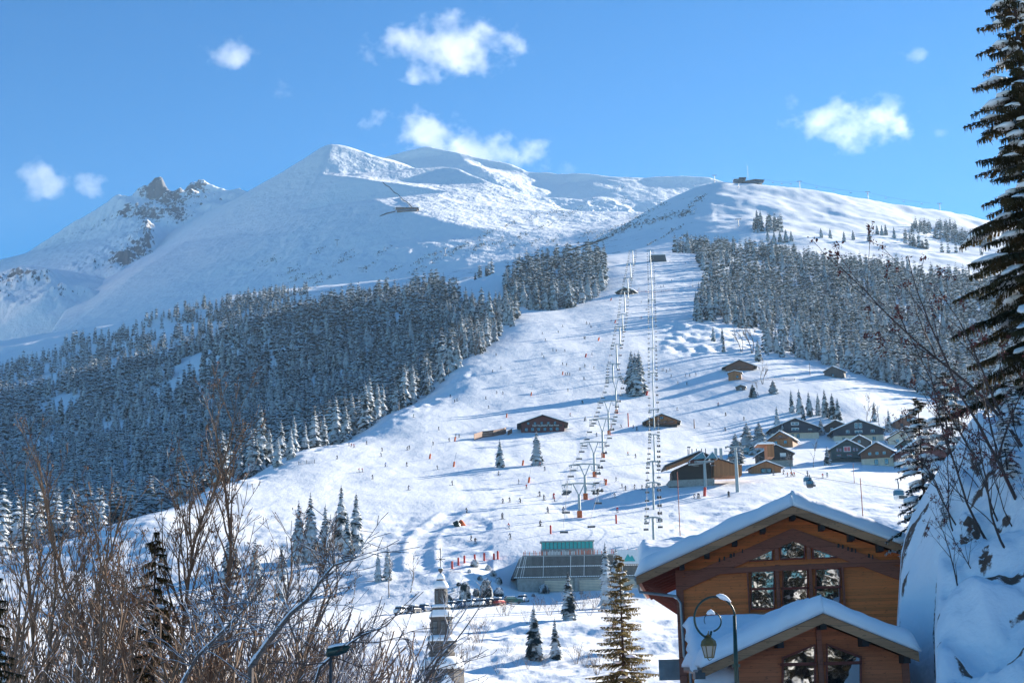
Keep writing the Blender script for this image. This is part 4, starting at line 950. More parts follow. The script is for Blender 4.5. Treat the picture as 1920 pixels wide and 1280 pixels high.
# retaining timber fence left of the restaurant
def poly_fence(pts, h, mat, label, name='timber_fence', cat='fence', th=0.12, posts=None, snowtop=False, y0=150):
    P = [hit(x, y, y0) for x, y in pts]; base = P[0]
    r = empty(name, base, 0, label, cat); mb = MB()
    for a, b in zip(P[:-1], P[1:]):
        a = a - base; b = b - base; n = 3
        for i in range(n):
            z = h * (i + 0.5) / n; mb.bar(a + Vector((0,0,z)), b + Vector((0,0,z)), th, h / n * (0.94 if not posts else 0.16))
    mb.build('boards' if not posts else 'rail', M[mat], r)
    for p in P:
        q = p - base; MB().box(q.x-0.08, q.x+0.08, q.y-0.2, q.y+0.0, q.z-0.5, q.z+h+0.15).build('post', M[posts or mat], r)
    return r
poly_fence([(889,825),(905,820),(925,818),(945,814),(949,812)], 3.0, 'w_brown', 'curved wall of brown planks left of the piste restaurant')
poly_fence([(952,816),(960,812)], 2.2, 'w_brown', 'short plank wall between the curved wall and the restaurant', 'timber_fence')
poly_fence([(560,871),(575,869),(590,868)], 1.4, 'w_grey', 'small rail fence at the left rim of the piste', 'rail_fence', posts='w_dark')
poly_fence([(1385,712),(1412,718),(1440,712),(1470,712),(1490,713)], 1.0, 'w_brown', 'low snow fence across the meadow right of the yellow hut', 'rail_fence', posts='w_grey')
poly_fence([(1183,545),(1195,547),(1210,548),(1225,549),(1240,547),(1262,545)], 1.6, 'orange', 'coloured netting fence beside the dark hut at the upper piste', 'netting_fence', posts='orange', y0=900)
# top lift garage
g = hit(1232, 491, 1500); r = empty('lift_garage', g, 0, 'dark angular lift garage at the top of the piste', 'garage')
MB().add([(-9,0,-1),(11,0,-1),(11,12,-1),(-9,12,-1),(-7,0,8),(9.4,0,8),(9.4,12,8),(-7,12,8)], [(0,3,2,1),(4,5,6,7),(0,1,5,4),(1,2,6,5),(2,3,7,6),(3,0,4,7)])
mb = MB(); mb.add([(-9,0,-1),(11,0,-1),(11,12,-1),(-9,12,-1),(-7,0,8),(9.4,0,8),(9.4,12,8),(-7,12,8)], [(0,3,2,1),(4,5,6,7),(0,1,5,4),(1,2,6,5),(2,3,7,6),(3,0,4,7)]); mb.build('shell', M['dsteel'], r)
MB().box(-5, 7, -0.15, -0.02, -0.5, 5.5).build('door', M['slate'], r)
V, Fs = snow_slab([(-8,-0.6,8),(-8,13,8),(10,13,8),(10,-0.6,8)], 1.2, 5, m=6); mm = MB(); mm.add(V, Fs); mm.build('roof_snow', M['snow'], r, True)
o = link('snow_bank', None) if False else None
# summit station on the right hill
g = at(1388, 345, 2992); g.z = gz(g.x, g.y); r = empty('summit_station', g, 0, 'dark boxy lift station on the ridge of the right hill', 'station')
MB().box(-12, 8, 0, 16, -5, 9).build('main_block', M['dsteel'], r); MB().box(-12.5, -4, -1.2, -0.01, 3, 6).build('window', M['glass'], r); MB().box(-2, 12, -2, 18, 9, 12).build('upper_block', M['w_blue'], r)
V, Fs = snow_slab([(-12.6,-1,9.01),(-12.6,17,9.01),(-2.1,17,9.01),(-2.1,-1,9.01)], 1.0, 6, m=5); mm = MB(); mm.add(V, Fs); mm.build('roof_snow', M['snow'], r, True)
MB().tube([(17,8,0),(17,8,38)], 0.22, 6).build('mast', M['dsteel'], r)
g = at(1411, 347, 2985); g.z = gz(g.x, g.y); r = empty('summit_restaurant', g, 0, 'low dark building with flat roof on stilts right of the ridge station', 'building')
MB().prism([(-18,1),(20,1),(22,6),(6,8),(-18,4)], 0, 15).build('main_block', M['w_blue'], r); MB().prism([(-20,3.6),(6,8.05),(24,6.05),(24,7.2),(6,9.2),(-20,4.8)], -2, 17).build('roof', M['slate'], r)
MB().box(-4, 18, -0.3, -0.05, 2.5, 4.6).build('window_band', M['glass'], r)
for x in (-14, 0, 14): MB().box(x-0.6, x+0.6, 0, 1.2, -6, 1).build('stilt', M['dsteel'], r)
MB().box(12, 19, -3.5, 10, -1, 0.9).build('terrace', M['concrete'], r)
# mid station on the spur
g = mhit(762, 397); r = empty('mid_station', g, 0, 'long brown timber lift station on the spur under the peak', 'station')
MB().box(-22, 26, 0, 14, -12, 9).build('wall', M['w_brown'], r); MB().prism([(-25,8.5),(29,7),(29,9),(-25,10.8)], -3, 17).build('roof', M['w_dark'], r); MB().box(-20, 24, -0.3, -0.05, 3, 5.5).build('window_band', M['glass'], r)
g = mhit(725, 402); r = empty('access_bridge', g, 0, 'dark curved gallery on posts left of the station on the spur', 'gallery')
mb = MB(); pts_ = [(-24,0,-14),(-14,0,-4),(0,0,2),(20,0,6)]
for a, b in zip(pts_[:-1], pts_[1:]): mb.bar(a, b, 5, 2.2)
mb.build('deck', M['w_dark'], r)
for x, z in ((-22,-14),(-12,-3),(0,1),(12,3)): MB().box(x-0.7, x+0.7, -0.7, 0.7, z-22, z).build('post', M['w_dark'], r)
a = at(718, 343, 4150); b = at(788, 408, 3520)
mb = MB(); pp = [mhit(718 + (782-718)*i/24, 343 + 54*i/24 + 1.0*math.sin(i)) + Vector((0,-1,1.5)) for i in range(25)]
mb.tube(pp, 1.2, 6); o = mb.build('avalanche_fence', M['w_grey']); tag(o, 'straight fence line running down the sunlit bowl to the spur station', 'fence')

# ------------------------------------------------------------ slatted terrace building by the road
g = Vector(((1070-960)/F*382, 382, 0)); g.z = at(1070, 1105, 382).z; r = empty('slatted_building', g, math.radians(4), 'long grey slatted building with concrete garage level under the piste', 'building')
x0, x1 = -15.5, 17.5
MB().box(x0+1.2, x1, 0.5, 16, -2, 2.9).build('garage_wall', M['concrete'], r)
for a, b in ((-7.8,-1.0),(0.6,7.2),(9.0,15.5)):
    d = MB()
    for k in range(7): d.box(a, b, 0.40, 0.52, -0.2 + k*0.36, 0.05 + k*0.36)
    d.build('garage_door', M['plaster'], r)
for x in (-8.8, -0.2, 8.1): MB().box(x-0.35, x+0.35, 0.0, 0.5, -1.5, 2.9).build('pier', M['concrete'], r)
MB().prism([(x0,3.0),(x1,3.0),(x1,8.0),(x0+2.6,8.0)], 0.25, 16).build('cladding', M['w_dark'], r)
sl = MB(); rr_ = random.Random(4)
n = 120
for i in range(n+1):
    x = x0 + 0.2 + (x1-x0-0.2)*i/n; lean = max(0, 1 - (x - x0)/4.5) * 1.6 + 0.25
    sl.bar((x, 0.1, 3.0), (x + lean, 0.1, 8.05), 0.07, 0.10, (0,1,0))
sl.build('slats', M['steel'], r)
wt = MB()
for i in range(0, n+1, 2):
    x = x0 + 0.2 + (x1-x0-0.2)*i/n; lean = max(0, 1 - (x - x0)/4.5) * 1.6 + 0.25
    if rr_.random() < 0.16: wt.bar((x+0.05, -0.02, 3.2), (x+lean+0.05, -0.02, 8.1), 0.12, 0.08, (0,1,0))
wt.build('white_posts', M['white'], r)
for z in (3.0, 5.5):
    mb = MB()
    for i in range(74):
        x = x0 + 0.45 + (x1-x0-0.6)*i/74 + (0.7 if z > 4 else 0); mb.box(x, x+0.26, -0.15, 0.22, z, z+0.24)
    mb.build('snow_on_ledge', M['snow'], r)
MB().box(x0+2.6, x1, 0.3, 16, 8.02, 8.35).build('terrace', M['concrete'], r)
o = MB().box(x0+3, x1+9, 12, 26, 5.0, 8.3).build('snow_fill', M['snow2'], r)
r2 = empty('terrace_fence', g + Vector((0,0,8.36)), math.radians(4), 'terrace fence of slim posts hung with orange and white ski racks', 'fence')
mb = MB(); mo = MB()
for i in range(118):
    x = x0 + 2.8 + i*0.35
    (mb if rr_.random() < 0.55 else mo).box(x, x+0.13, 0.5, 0.62, 0.0, 0.75 + rr_.random()*0.5)
mb.build('white_slats', M['white'], r2); mo.build('orange_slats', M['orange'], r2); MB().box(x0+2.7, x0+2.8+42, 0.63, 0.69, 0.5, 0.6).build('rail', M['steel'], r2)
# glass control cabin behind the terrace
g2 = at(1064, 1030, 392); r3 = empty('lift_control_cabin', g2, math.radians(1), 'low cabin with a long band of teal tinted windows above the terrace', 'cabin')
MB().box(-6.5, 6.5, 0, 4, -1.5, 0.25).build('base', M['concrete'], r3); MB().box(-6.7, 6.7, -0.4, 4.3, 1.95, 2.25).build('roof', M['steel'], r3)
gl = MB().box(-6.3, 6.3, 0.1, 3.9, 0.25, 1.95).build('glazing', M['teal'], r3)
mb = MB()
for i in range(14): x = -6.4 + 12.8*i/13; mb.box(x-0.06, x+0.06, 0.02, 0.16, 0.25, 1.95)
mb.build('mullions', M['dsteel'], gl)
# banner on the terrace end
g3 = at(1196, 1042, 380); r4 = empty('banner', g3, math.radians(3), 'white banner with teal mountain shapes at the right end of the terrace', 'banner')
MB().box(-5.5, 6, 0, 0.06, -1.8, 1.6).build('sheet', M['white'], r4)
for px_ in ([(-3.6,-1.2),(-2.4,0.6),(-1.9,-0.2),(-1.4,0.3),(-0.6,-1.2)], [(0.2,-1.1),(2.0,1.2),(2.6,0.3),(3.2,0.9),(4.6,-1.1)]):
    MB().prism(px_, -0.05, -0.01).build('mountain_emblem', M['teal'], r4)

# ------------------------------------------------------------ gondola station
g = hit(1300, 912); r = empty('gondola_station', g, 0, 'timber gondola station with glazed twin gables and a long orange eave', 'station')
k = g.y / F
def L(px, py, dy=0.0): p = at(px, py, g.y + dy) - g; return (p.x, p.z)
X0, X1 = L(1251, 0)[0], L(1375, 0)[0]
pl = [L(1252,908), L(1340,905), L(1340,893), L(1252,898)]
MB().prism([L(1255,911), L(1340,912), L(1340,896), L(1255,900)], 0.5, 12).build('base_wall', M['concrete'], r)
MB().prism([L(1262,899), L(1336,896), L(1336,868), L(1310,858), L(1262,880)], 3.2, 12).build('hall', M['w_dark'], r)
for p_ in (1251, 1258, 1266, 1275, 1282): MB().box(L(p_,0)[0]-0.14, L(p_,0)[0]+0.14, 0.2, 0.5, L(0,903)[1], L(0,872)[1]).build('post', M['dsteel'], r)
rf = MB().prism([L(1246,873), L(1312,846), L(1340,857), L(1340,859.5), L(1312,849), L(1246,876)], -1.5, 14).build('roof', M['w_dark'], r)
V, Fs = snow_slab([(L(1246,872.6)[0],-1.6,L(1246,872.6)[1]), (L(1246,872.6)[0],14.2,L(1246,872.6)[1]), (L(1312,845.6)[0],14.2,L(1312,845.6)[1]), (L(1312,845.6)[0],-1.6,L(1312,845.6)[1])], 0.35, 7); mm = MB(); mm.add(V, Fs); mm.build('roof_snow', M['snow'], rf, True)
MB().prism([L(1248,876.5), L(1300,855), L(1300,862), L(1248,883)], -1.2, -0.95).build('orange_fascia', M['w_orange'], r)
for i, (a, b, c, d) in enumerate(((1294,1321,1315,850), (1322,1342,1334,850))):
    q = MB().prism([L(a,864 if i == 0 else 862), L(b,861), L(c,d)], -3.4, 2).build('glazed_gable', M['glass'], r)
    ax, az = L(c,d-0.6); bx, bz = L(a-3,866); cx_, cz = L(b+1,862)
    MB().add([], []) ; mm = MB(); V, Fs = snow_slab([(bx,-3.6,bz),(bx,2.2,bz),(ax,2.2,az),(ax,-3.6,az)], 0.3, 9+i, m=4, n=6); mm.add(V, Fs); V, Fs = snow_slab([(cx_,2.2,cz),(cx_,-3.6,cz),(ax,-3.6,az),(ax,2.2,az)], 0.25, 11+i, m=4, n=6); mm.add(V, Fs); mm.build('gable_snow', M['snow'], q, True)
for a, b, w in ((1296,1326,0.5), (1290,1322,0.4)): MB().bar((L(a,872)[0],-1.2,L(a,872)[1]), (L(b,867)[0],-1.2,L(b,867)[1]), w).build('machinery_beam', M['steel'], r)
for a in (1300, 1309): MB().box(L(a,0)[0]-0.45, L(a,0)[0]+0.45, 0, 0.9, L(0,893)[1], L(0,872)[1]).build('machinery_column', M['steel'], r)
MB().prism([L(1340,892), L(1392,890), L(1392,870), L(1375,868), L(1345,857), L(1340,857)], 1.0, 11).build('timber_wing', M['w_orange'], r)
MB().prism([L(1342,856.4), L(1376,867.4), L(1376,869.5), L(1342,858.6)], 0.2, 12).build('wing_roof', M['w_dark'], r)
mm = MB(); V, Fs = snow_slab([(L(1376,867)[0],12,L(1376,867)[1]),(L(1376,867)[0],0.2,L(1376,867)[1]),(L(1342,856)[0],0.2,L(1342,856)[1]),(L(1342,856)[0],12,L(1342,856)[1])], 0.3, 15, m=5); mm.add(V, Fs); mm.build('wing_snow', M['snow'], r, True)
MB().box(L(1375,0)[0], L(1405,0)[0], 1, 9, L(0,867)[1], L(0,867)[1]+0.2).build('side_roof', M['w_orange'], r)
mm = MB(); zt = L(0,866)[1]; V, Fs = snow_slab([(L(1375,0)[0],0.8,zt),(L(1406,0)[0],0.8,zt),(L(1406,0)[0],9.2,zt),(L(1375,0)[0],9.2,zt)], 1.1, 17, m=4); mm.add(V, Fs); mm.build('side_roof_snow', M['snow'], r, True)
MB().box(L(1392,0)[0], L(1404,0)[0], 1.3, 8, L(0,890)[1], L(0,867)[1]).build('side_wall', M['w_orange'], r)
MB().box(L(1350,0)[0], L(1360,0)[0], 0.9, 0.99, L(0,880)[1], L(0,873)[1]).build('window', M['glass'], r)
MB().box(L(1254,0)[0], L(1282,0)[0], 0.1, 0.22, L(0,899)[1], L(0,892)[1]).build('railing', M['w_wine'], r)
# ------------------------------------------------------------ chairlifts
PY_P = []
def tower(px, base, arm, W, label, group, style='Y', kfoot=True, y0=150, cat='lift pylon'):
    g = hit(px, base, y0); H = (base - arm) * g.y / F; r = empty('lift_pylon', g, 0, label, cat, group)
    rad = 0.42 if W > 6 else 0.3
    if style == 'Y':
        MB().lathe([(rad*1.25,-1),(rad*1.05,H*0.3),(rad,H*0.68)], 8).build('mast', M['steel'], r)
        mb = MB(); mb.bar((0,0,H*0.66),(-W*0.16,0,H),0.32,0.4,(0,1,0)); mb.bar((0,0,H*0.66),(W*0.16,0,H),0.32,0.4,(0,1,0)); mb.build('fork', M['steel'], r)
    else:
        MB().lathe([(rad*1.2,-1),(rad,H+0.5)], 8).build('mast', M['steel'], r)
    n = 6; mb = MB()
    for i in range(n):
        a = -W/2 + W*i/n; b = -W/2 + W*(i+1)/n; za = H + 0.35 - 0.5*(2*a/W)**2; zb = H + 0.35 - 0.5*(2*b/W)**2
        mb.bar((a,0,za),(b,0,zb),0.55,0.38)
    mb.build('cross_arm', M['steel'], r)
    for s in (-1, 1):
        mb = MB(); zc = H - 1.9 if style == 'Y' else H - 1.0
        ww = W*0.29 if style == 'Y' else W*0.3
        xo = s*W*0.35
        for q in (-1, 1): mb.bar((xo + q*ww*0.5, 0, H), (xo + q*ww*0.38, 0, zc), 0.10)
        mb.bar((xo-ww*0.5, 0, zc), (xo+ww*0.5, 0, zc), 0.8, 0.14)
        mb.bar((xo-ww*0.5, -0.4, zc+0.9), (xo+ww*0.5, -0.4, zc+0.9), 0.05)
        mb.tube([(s*W*0.42, -1.8, H-0.75), (s*W*0.42, 1.8, H-0.45)], 0.22, 6)
        mb.build('catwalk', M['steel'], r)
    if kfoot: MB().box(-0.75,0.75,-0.75,0.75,-0.6,2.0).build('padding', M['orange'], r, bevel=0.1)
    return g, H, W
ta = [(1087,970,908,10.4),(1098,936,871,10.6),(1115,894,829,10.4),(1131,858,785,10.8),(1142,815,751,10.2),(1156,775,707,10.4)]
nm = ['nearest','second nearest','third','fourth','fifth','sixth']
LA = []
for i, (x, b, a, W) in enumerate(ta):
    LA.append(tower(x, b, a, W, f'{nm[i]} grey fork topped pylon of the left chairlift counted from the terrace', 'pylons of the left chairlift', 'Y', True) )
for x, b, a, W in [(1150,716,682,6.5),(1157,690,645,6),(1163,650,612,6.5),(1168,625,588,6.5),(1172,585,545,6.5),(1178,560,520,7),(1183,525,492,7),(1187,498,468,7.5)]:
    LA.append(tower(x, b, a, W*1.15, 'slender grey pylon on the upper half of the left chairlift', 'upper pylons of the left chairlift', 'T', False, 700))
LB = []
for i, (x, b, a, W) in enumerate([(1226,1018,972,4.4),(1226,955,906,4.4),(1226,915,866,4.6),(1228,866,815,4.4),(1227,806,768,5),(1226,764,698,5),(1225,700,652,5.5),(1225,655,594,6),(1224,614,560,6),(1223,565,520,6.5),(1221,520,466,7)]):
    LB.append(tower(x, b, a, W, ('lowest slim pylon of the right chairlift behind the big chalet roof' if i == 0 else 'second slim pylon of the right chairlift from below' if i == 1 else 'third slim pylon of the right chairlift left of the gondola station' if i == 2 else 'slim pylon of the right chairlift rising up the piste'), 'pylons of the right chairlift', 'T', False, 380))
def chair_meshes(w):
    a = MB().box(-w/2, w/2, -0.22, 0.22, -0.04, 0.05).me('seat', M['dsteel'])
    b = MB().box(-w/2, w/2, 0.2, 0.26, 0.1, 0.45).me('backrest', M['dsteel'])
    c = MB().tube([(0,0.3,0.6),(0,0.45,1.4),(0,0.0,2.7)], 0.05, 5).bar((-w/2,0.28,0.55),(w/2,0.28,0.55),0.08).me('hanger', M['steel']); return a, b, c
def strand(L_, s, chairsp, w, lab, grp, person_p, extra=None, rg=np.random.default_rng(5), d0=0.0):
    pts = [Vector((g.x + s*W*0.42, g.y, g.z + H - 0.3)) for g, H, W in L_]
    if extra: pts = extra + pts
    # sagging cable
    cab = []
    for a, b in zip(pts[:-1], pts[1:]):
        for k in range(8):
            t = k/8; p = a.lerp(b, t); p.z -= 4*t*(1-t)*(b-a).length*0.012; cab.append(p)
    cab.append(pts[-1])
    o = MB().tube([p - cab[0] for p in cab], 0.045, 4).build('lift_cable', M['dsteel'], None, loc=cab[0]); tag(o, f'steel haul rope on the {"left" if s < 0 else "right"} side of the {grp}', 'cable', 'lift cables')
    A, B, C = chair_meshes(w); out = []; acc = d0
    for a, b in zip(cab[:-1], cab[1:]):
        L1 = (b-a).length
        while acc < L1:
            p = a.lerp(b, acc/L1); r = empty('lift_chair', p - Vector((0,0,2.72)), 0, lab, 'lift chair', 'chairs of the ' + grp)
            link('seat', A, r); link('backrest', B, r); link('hanger', C, r); out.append(r); acc += chairsp
        acc -= L1
    return out
g0, H0, W0 = LA[0]
st = lambda s: [Vector((at(1082 + s*24, 1012, 400))) + Vector((0,0,4.5)), Vector((g0.x + s*W0*0.45, 435, g0.z + H0 - 3.5))]
CH = []
CH += strand(LA, -1, 18, 2.1, 'empty dark chair hanging on the left strand of the left chairlift', 'left chairlift', 0, st(-1))
CHL = strand(LA, 1, 21, 2.0, 'dark chair hanging on the right strand of the left chairlift', 'left chairlift', 0, st(1), d0=5)
CHB1 = strand(LB, -1, 17, 1.3, 'small chair hanging on the left strand of the right chairlift', 'right chairlift', 0)
CHB2 = strand(LB, 1, 17, 1.3, 'small chair hanging on the right strand of the right chairlift', 'right chairlift', 0, d0=6)
# hill ridge lift
LR = []
for x, b, a in [(1340,341,327),(1500,358,343),(1628,378,363),(1763,402,391)]:
    Y = 3000; gx_ = at(x, b, Y); gx_.z = gz(gx_.x, Y); H = 15
    r = empty('lift_pylon', gx_, 0, 'small pylon on the skyline of the right hill', 'lift pylon', 'pylons on the hill skyline')
    MB().lathe([(0.6,-2),(0.5,H)], 6).build('mast', M['dsteel'], r); MB().box(-5,5,-0.5,0.5,H,H+0.9).build('cross_arm', M['dsteel'], r); LR.append(Vector((gx_.x, Y, gx_.z + H)))
LR[0] = at(1432, 335, 3000)
cab = []
for a, b in zip(LR[:-1], LR[1:]):
    for k in range(8): p = a.lerp(b, k/8); p.z -= 4*(k/8)*(1-k/8)*4; cab.append(p)
o = MB().tube([p - cab[0] for p in cab], 0.16, 4).build('lift_cable', M['dsteel'], None, loc=cab[0]); tag(o, 'thin cable sloping along the right hill skyline', 'cable', None)
A, B, C = chair_meshes(3.0)
for i in range(2, len(cab), 2):
    r = empty('lift_chair', cab[i] - Vector((0,0,4)), 0, 'tiny chair on the cable above the right hill skyline', 'lift chair', 'chairs on the skyline cable'); r.scale = (1.5,1.5,1.5); link('seat', A, r); link('backrest', B, r); link('hanger', C, r)
for x, b, h in [(632,462,14),(543,513,12),(835,475,10),(921,360,12),(958,378,10),(741,398,9),(1385,425,12),(1385,352,9)]:
    Y = hit(x, b, 1500, 3000).y if x > 1300 else None
    p = mhit(x, b)
    r = empty('lift_pylon', p, 0, 'distant T shaped lift pylon on the snowy mountainside', 'lift pylon', 'distant pylons'); MB().tube([(0,0,-6),(0,0,h)], 0.5, 6).build('mast', M['dsteel'], r); MB().box(-5,5,-0.5,0.5,h,h+1).build('cross_arm', M['dsteel'], r)
# gondola pylons and cabins
def gpylon(px, base, top, label):
    g = hit(px, base); H = (base-top)*g.y/F; r = empty('gondola_pylon', g, 0, label, 'gondola pylon')
    MB().lathe([(0.62,-1),(0.55,H*0.5),(0.42,H)], 10).build('mast', M['steel'], r); MB().box(-3.4,3.4,-0.3,0.3,H,H+0.45).build('cross_arm', M['steel'], r)
    for s in (-1,1): MB().bar((s*2.9,-2.6,H+0.1),(s*2.9,2.6,H+0.1),0.35).bar((s*2.9-0.9,0,H-1.2),(s*2.9+0.9,0,H-1.2),0.5,0.1).build('pulley_battery', M['steel'], r)
    return g, H
GP = [gpylon(1323, 914, 866, 'shorter pale gondola pylon standing right in front of the station'), gpylon(1383, 922, 838, 'tall pale gondola pylon right of the station')]
def cabin(px, py, Y, H, label, dark=False):
    p = at(px, py, Y); r = empty('gondola_cabin', p, 0.5, label, 'gondola cabin')
    MB().lathe([(0.35*H,0.0),(0.44*H,0.12*H),(0.47*H,0.45*H),(0.42*H,0.8*H),(0.30*H,0.95*H)], 8, rot=math.pi/8).build('shell', M['white' if not dark else 'dsteel'], r, False)
    MB().lathe([(0.475*H,0.42*H),(0.455*H,0.80*H)], 8, rot=math.pi/8).build('windows', M['glass'], r)
    MB().tube([(0,0,0.95*H),(0.1,0,1.25*H),(0,0,1.6*H)], 0.05*H, 5).build('hanger_arm', M['dsteel'], r)
    MB().box(-0.42*H,0.42*H,-0.55*H,-0.47*H,0.1*H,0.35*H).build('ski_rack', M['dsteel'], r)
    return r
cabin(1515, 910, 330, 2.0, 'pale gondola cabin floating above the piste near the frosted tree')
cabin(1519, 914, 322, 1.7, 'second gondola cabin directly in front of the one near the frosted tree', True)
cabin(1686, 938, 300, 2.3, 'pale gondola cabin hanging left of the snowy spruce')
cabin(1371, 861, 480, 2.0, 'dark gondola cabin just left of the tall pylon', True)
pA = [at(1371, 847, 480), at(1383, 838, hit(1383,922).y), at(1517, 893, 326), at(1686, 918, 300), at(1900, 975, 240)]
o = MB().tube([p - pA[0] for p in pA], 0.035, 4).build('lift_cable', M['dsteel'], None, loc=pA[0]); tag(o, 'gondola cable running from the tall pylon down to the right', 'cable')

# ------------------------------------------------------------ people on skis
def skin_body(joints, edges, name):
    me = bpy.data.meshes.new(name); me.from_pydata([j[:3] for j in joints], edges, []); o = bpy.data.objects.new(name, me); COL.objects.link(o)
    o.modifiers.new('s', 'SKIN'); sub = o.modifiers.new('u', 'SUBSURF'); sub.levels = 1; sub.render_levels = 1
    sk = me.skin_vertices[0].data
    for i, j in enumerate(joints): sk[i].radius = (j[3], j[3] * (j[4] if len(j) > 4 else 1)); 
    sk[0].use_root = True
    bpy.context.view_layer.update(); dg = bpy.context.evaluated_depsgraph_get(); m = bpy.data.meshes.new_from_object(o.evaluated_get(dg)); bpy.data.objects.remove(o); m.name = name; return m
def pose(kind):
    if kind == 'stand': k = 0.0; f = 0.0
    elif kind == 'ski': k = 0.22; f = 0.25
    else: k = 0.45; f = 0.10
    if kind == 'sit':
        J = [(0,0,0.5,.15),(0,0.02,0.75,.15),(0,0.02,1.0,.17),(0,0,1.12,.06),(0,-0.02,1.27,.105),
             (-.1,0,.5,.1),(-.12,-.45,.5,.075),(-.12,-.5,.08,.055),(.1,0,.5,.1),(.12,-.45,.5,.075),(.12,-.5,.08,.055),
             (-.2,0,1.02,.075),(-.26,-.15,.78,.055),(-.18,-.36,.68,.045),(.2,0,1.02,.075),(.26,-.15,.78,.055),(.18,-.36,.68,.045)]
    else:
        hz_ = 0.95 - k*0.35
        J = [(0,0.05+f*.2,hz_,.15),(0,-f*.3,hz_+.25,.14),(0,-f*.7,hz_+.48,.17),(0,-f*.85,hz_+.6,.06),(0,-f*1.1,hz_+.74,.11),
             (-.1,.05+f*.1,hz_-.05,.1),(-.14,-k*.6,hz_*.52,.08),(-.15,.08,.07,.07),(.1,.05+f*.1,hz_-.05,.1),(.14,-k*.6,hz_*.52,.08),(.15,.08,.07,.07),
             (-.2,-f*.7,hz_+.47,.075),(-.33,-f*.7-.12,hz_+.2,.055),(-.30,-f-.32,hz_+.12,.045),(.2,-f*.7,hz_+.47,.075),(.33,-f*.7-.12,hz_+.2,.055),(.30,-f-.32,hz_+.12,.045)]
    E = [(0,1),(1,2),(2,3),(3,4),(0,5),(5,6),(6,7),(0,8),(8,9),(9,10),(2,11),(11,12),(12,13),(2,14),(14,15),(15,16)]
    m = skin_body(J, E, 'person_' + kind); m.materials.clear()
    for nm_ in ('trousers', 'jacket', 'helmet'): m.materials.append(M['dsteel'])
    zj = J[0][2]; zh = J[3][2] + 0.02
    for p in m.polygons:
        c = p.center; p.material_index = 2 if (c.z > zh) else (1 if (c.z > zj - 0.02 and (kind != 'sit' or c.y > -0.2 or c.z > .62)) else 0)
    m.polygons.foreach_set('use_smooth', [True]*len(m.polygons)); return m
PM = {k: pose(k) for k in ('stand', 'ski', 'tuck', 'sit')}
CLO = {'black': (0.02,0.02,0.025), 'navy': (0.02,0.03,0.09), 'red': (0.5,0.03,0.03), 'teal': (0.02,0.22,0.24), 'blue': (0.03,0.12,0.4), 'orange': (0.65,0.16,0.03), 'green': (0.03,0.2,0.08), 'pink': (0.5,0.06,0.2), 'grey': (0.15,0.15,0.16), 'white': (0.6,0.6,0.6), 'brown': (0.12,0.07,0.05)}
CM = {k: plain(k + '_cloth', v, 0.85, 0, 0.15, 6) for k, v in CLO.items()}
SKI = MB()
for s in (-1, 1):
    SKI.box(s*.14-.045, s*.14+.045, -0.85, 0.75, -0.02, 0.02); SKI.bar((s*.14,-0.85,0),(s*.14,-1.0,0.12),0.08,0.03)
SKIM = SKI.me('skis', M['dsteel'])
POL = MB()
for s in (-1, 1): POL.bar((s*.3,-.4,1.0),(s*.42,.15,.02),0.025)
POLM = POL.me('ski_poles', M['dsteel'])
LAND = [(1018,790,'the piste restaurant'),(1241,785,'the deep eaved chalet'),(938,850,'the lone spruce'),(1007,850,'the larger lone spruce'),(1193,690,'the tight spruce cluster'),(1172,548,'the dark upper hut'),(1232,484,'the top garage'),(1300,880,'the gondola station'),(1064,1020,'the teal windowed cabin'),(1087,940,'the nearest left lift pylon'),(1387,690,'the broad upper chalet'),(650,970,'the dark spruce group'),(980,600,'the forest corner'),(860,700,'the left forest edge'),(740,790,'the left forest edge'),(900,900,'the open middle piste'),(1100,650,'the upper left lift'),(1050,700,'the upper middle piste'),(1350,800,'the right piste'),(1590,880,'the green chalet'),(1290,640,'the hummocky slope')]
usedlab = {}
def person(px, py, col='black', kind=None, label=None, skis=True, grp='people on the snow', y0=385):
    g = hit(px, py, y0); kind = kind or random.choice(['stand', 'ski', 'ski', 'tuck']); lc = random.choice(['black','navy','grey'] if col != 'black' else ['black'])
    if label is None:
        d, lx, ly, ln = min(((px-a)**2 + ((py-b)*1.6)**2, a, b, c) for a, b, c in LAND)
        dx = px - lx; dy = py - ly
        side = ('left of' if dx < 0 else 'right of') if abs(dx) > abs(dy) else ('below' if dy > 0 else 'above')
        ac = {'ski': 'skiing', 'tuck': 'crouched on skis', 'stand': 'standing'}[kind]
        label = f'person in {col} {ac} {side} {ln}'
    o = link('person', PM[kind], None, g + Vector((0,0,0.05))); o.rotation_euler = (0, 0, random.uniform(-1.6, 1.6)); tag(o, label, 'person', grp); o.scale = (1.12, 1.12, 1.12)
    for i, c in enumerate((lc, col, random.choice(['black', 'white', 'grey']))): o.material_slots[i].link = 'OBJECT'; o.material_slots[i].material = CM[c]
    if skis: link('skis', SKIM, o); link('ski_poles', POLM, o)
    return o
c5 = [(1825,155),(1800,140),(1665,155),(1640,185),(1550,195),(1570,232),(1790,222),(1610,290),(1630,293),(1678,293),(1560,330),(1550,312),(1290,315),(1318,388),(1270,408),(1665,368),(1687,372),(1790,380),(1762,397),(1840,390),(1680,425),(1692,425),(1705,427),(1785,450),(1695,517),(1330,533),(1295,530),(1232,560),(1058,577),(1070,570),(1033,550),(1250,612),(1775,583),(1788,680),(968,733),(463,822),(562,815),(645,882),(650,853),(790,845),(803,840),(937,820),(1026,797),(1065,773),(1083,775),(397,898),(597,1010),(788,937),(962,955),(1303,988),(1044,1043),(797,1070),(1127,1200),(1330,1145),(1368,1140),(1428,1143),(1537,1105),(1558,1125),(1418,1037),(1565,962),(1583,1195),(1325,1230),(1855,768),(1667,1195)]
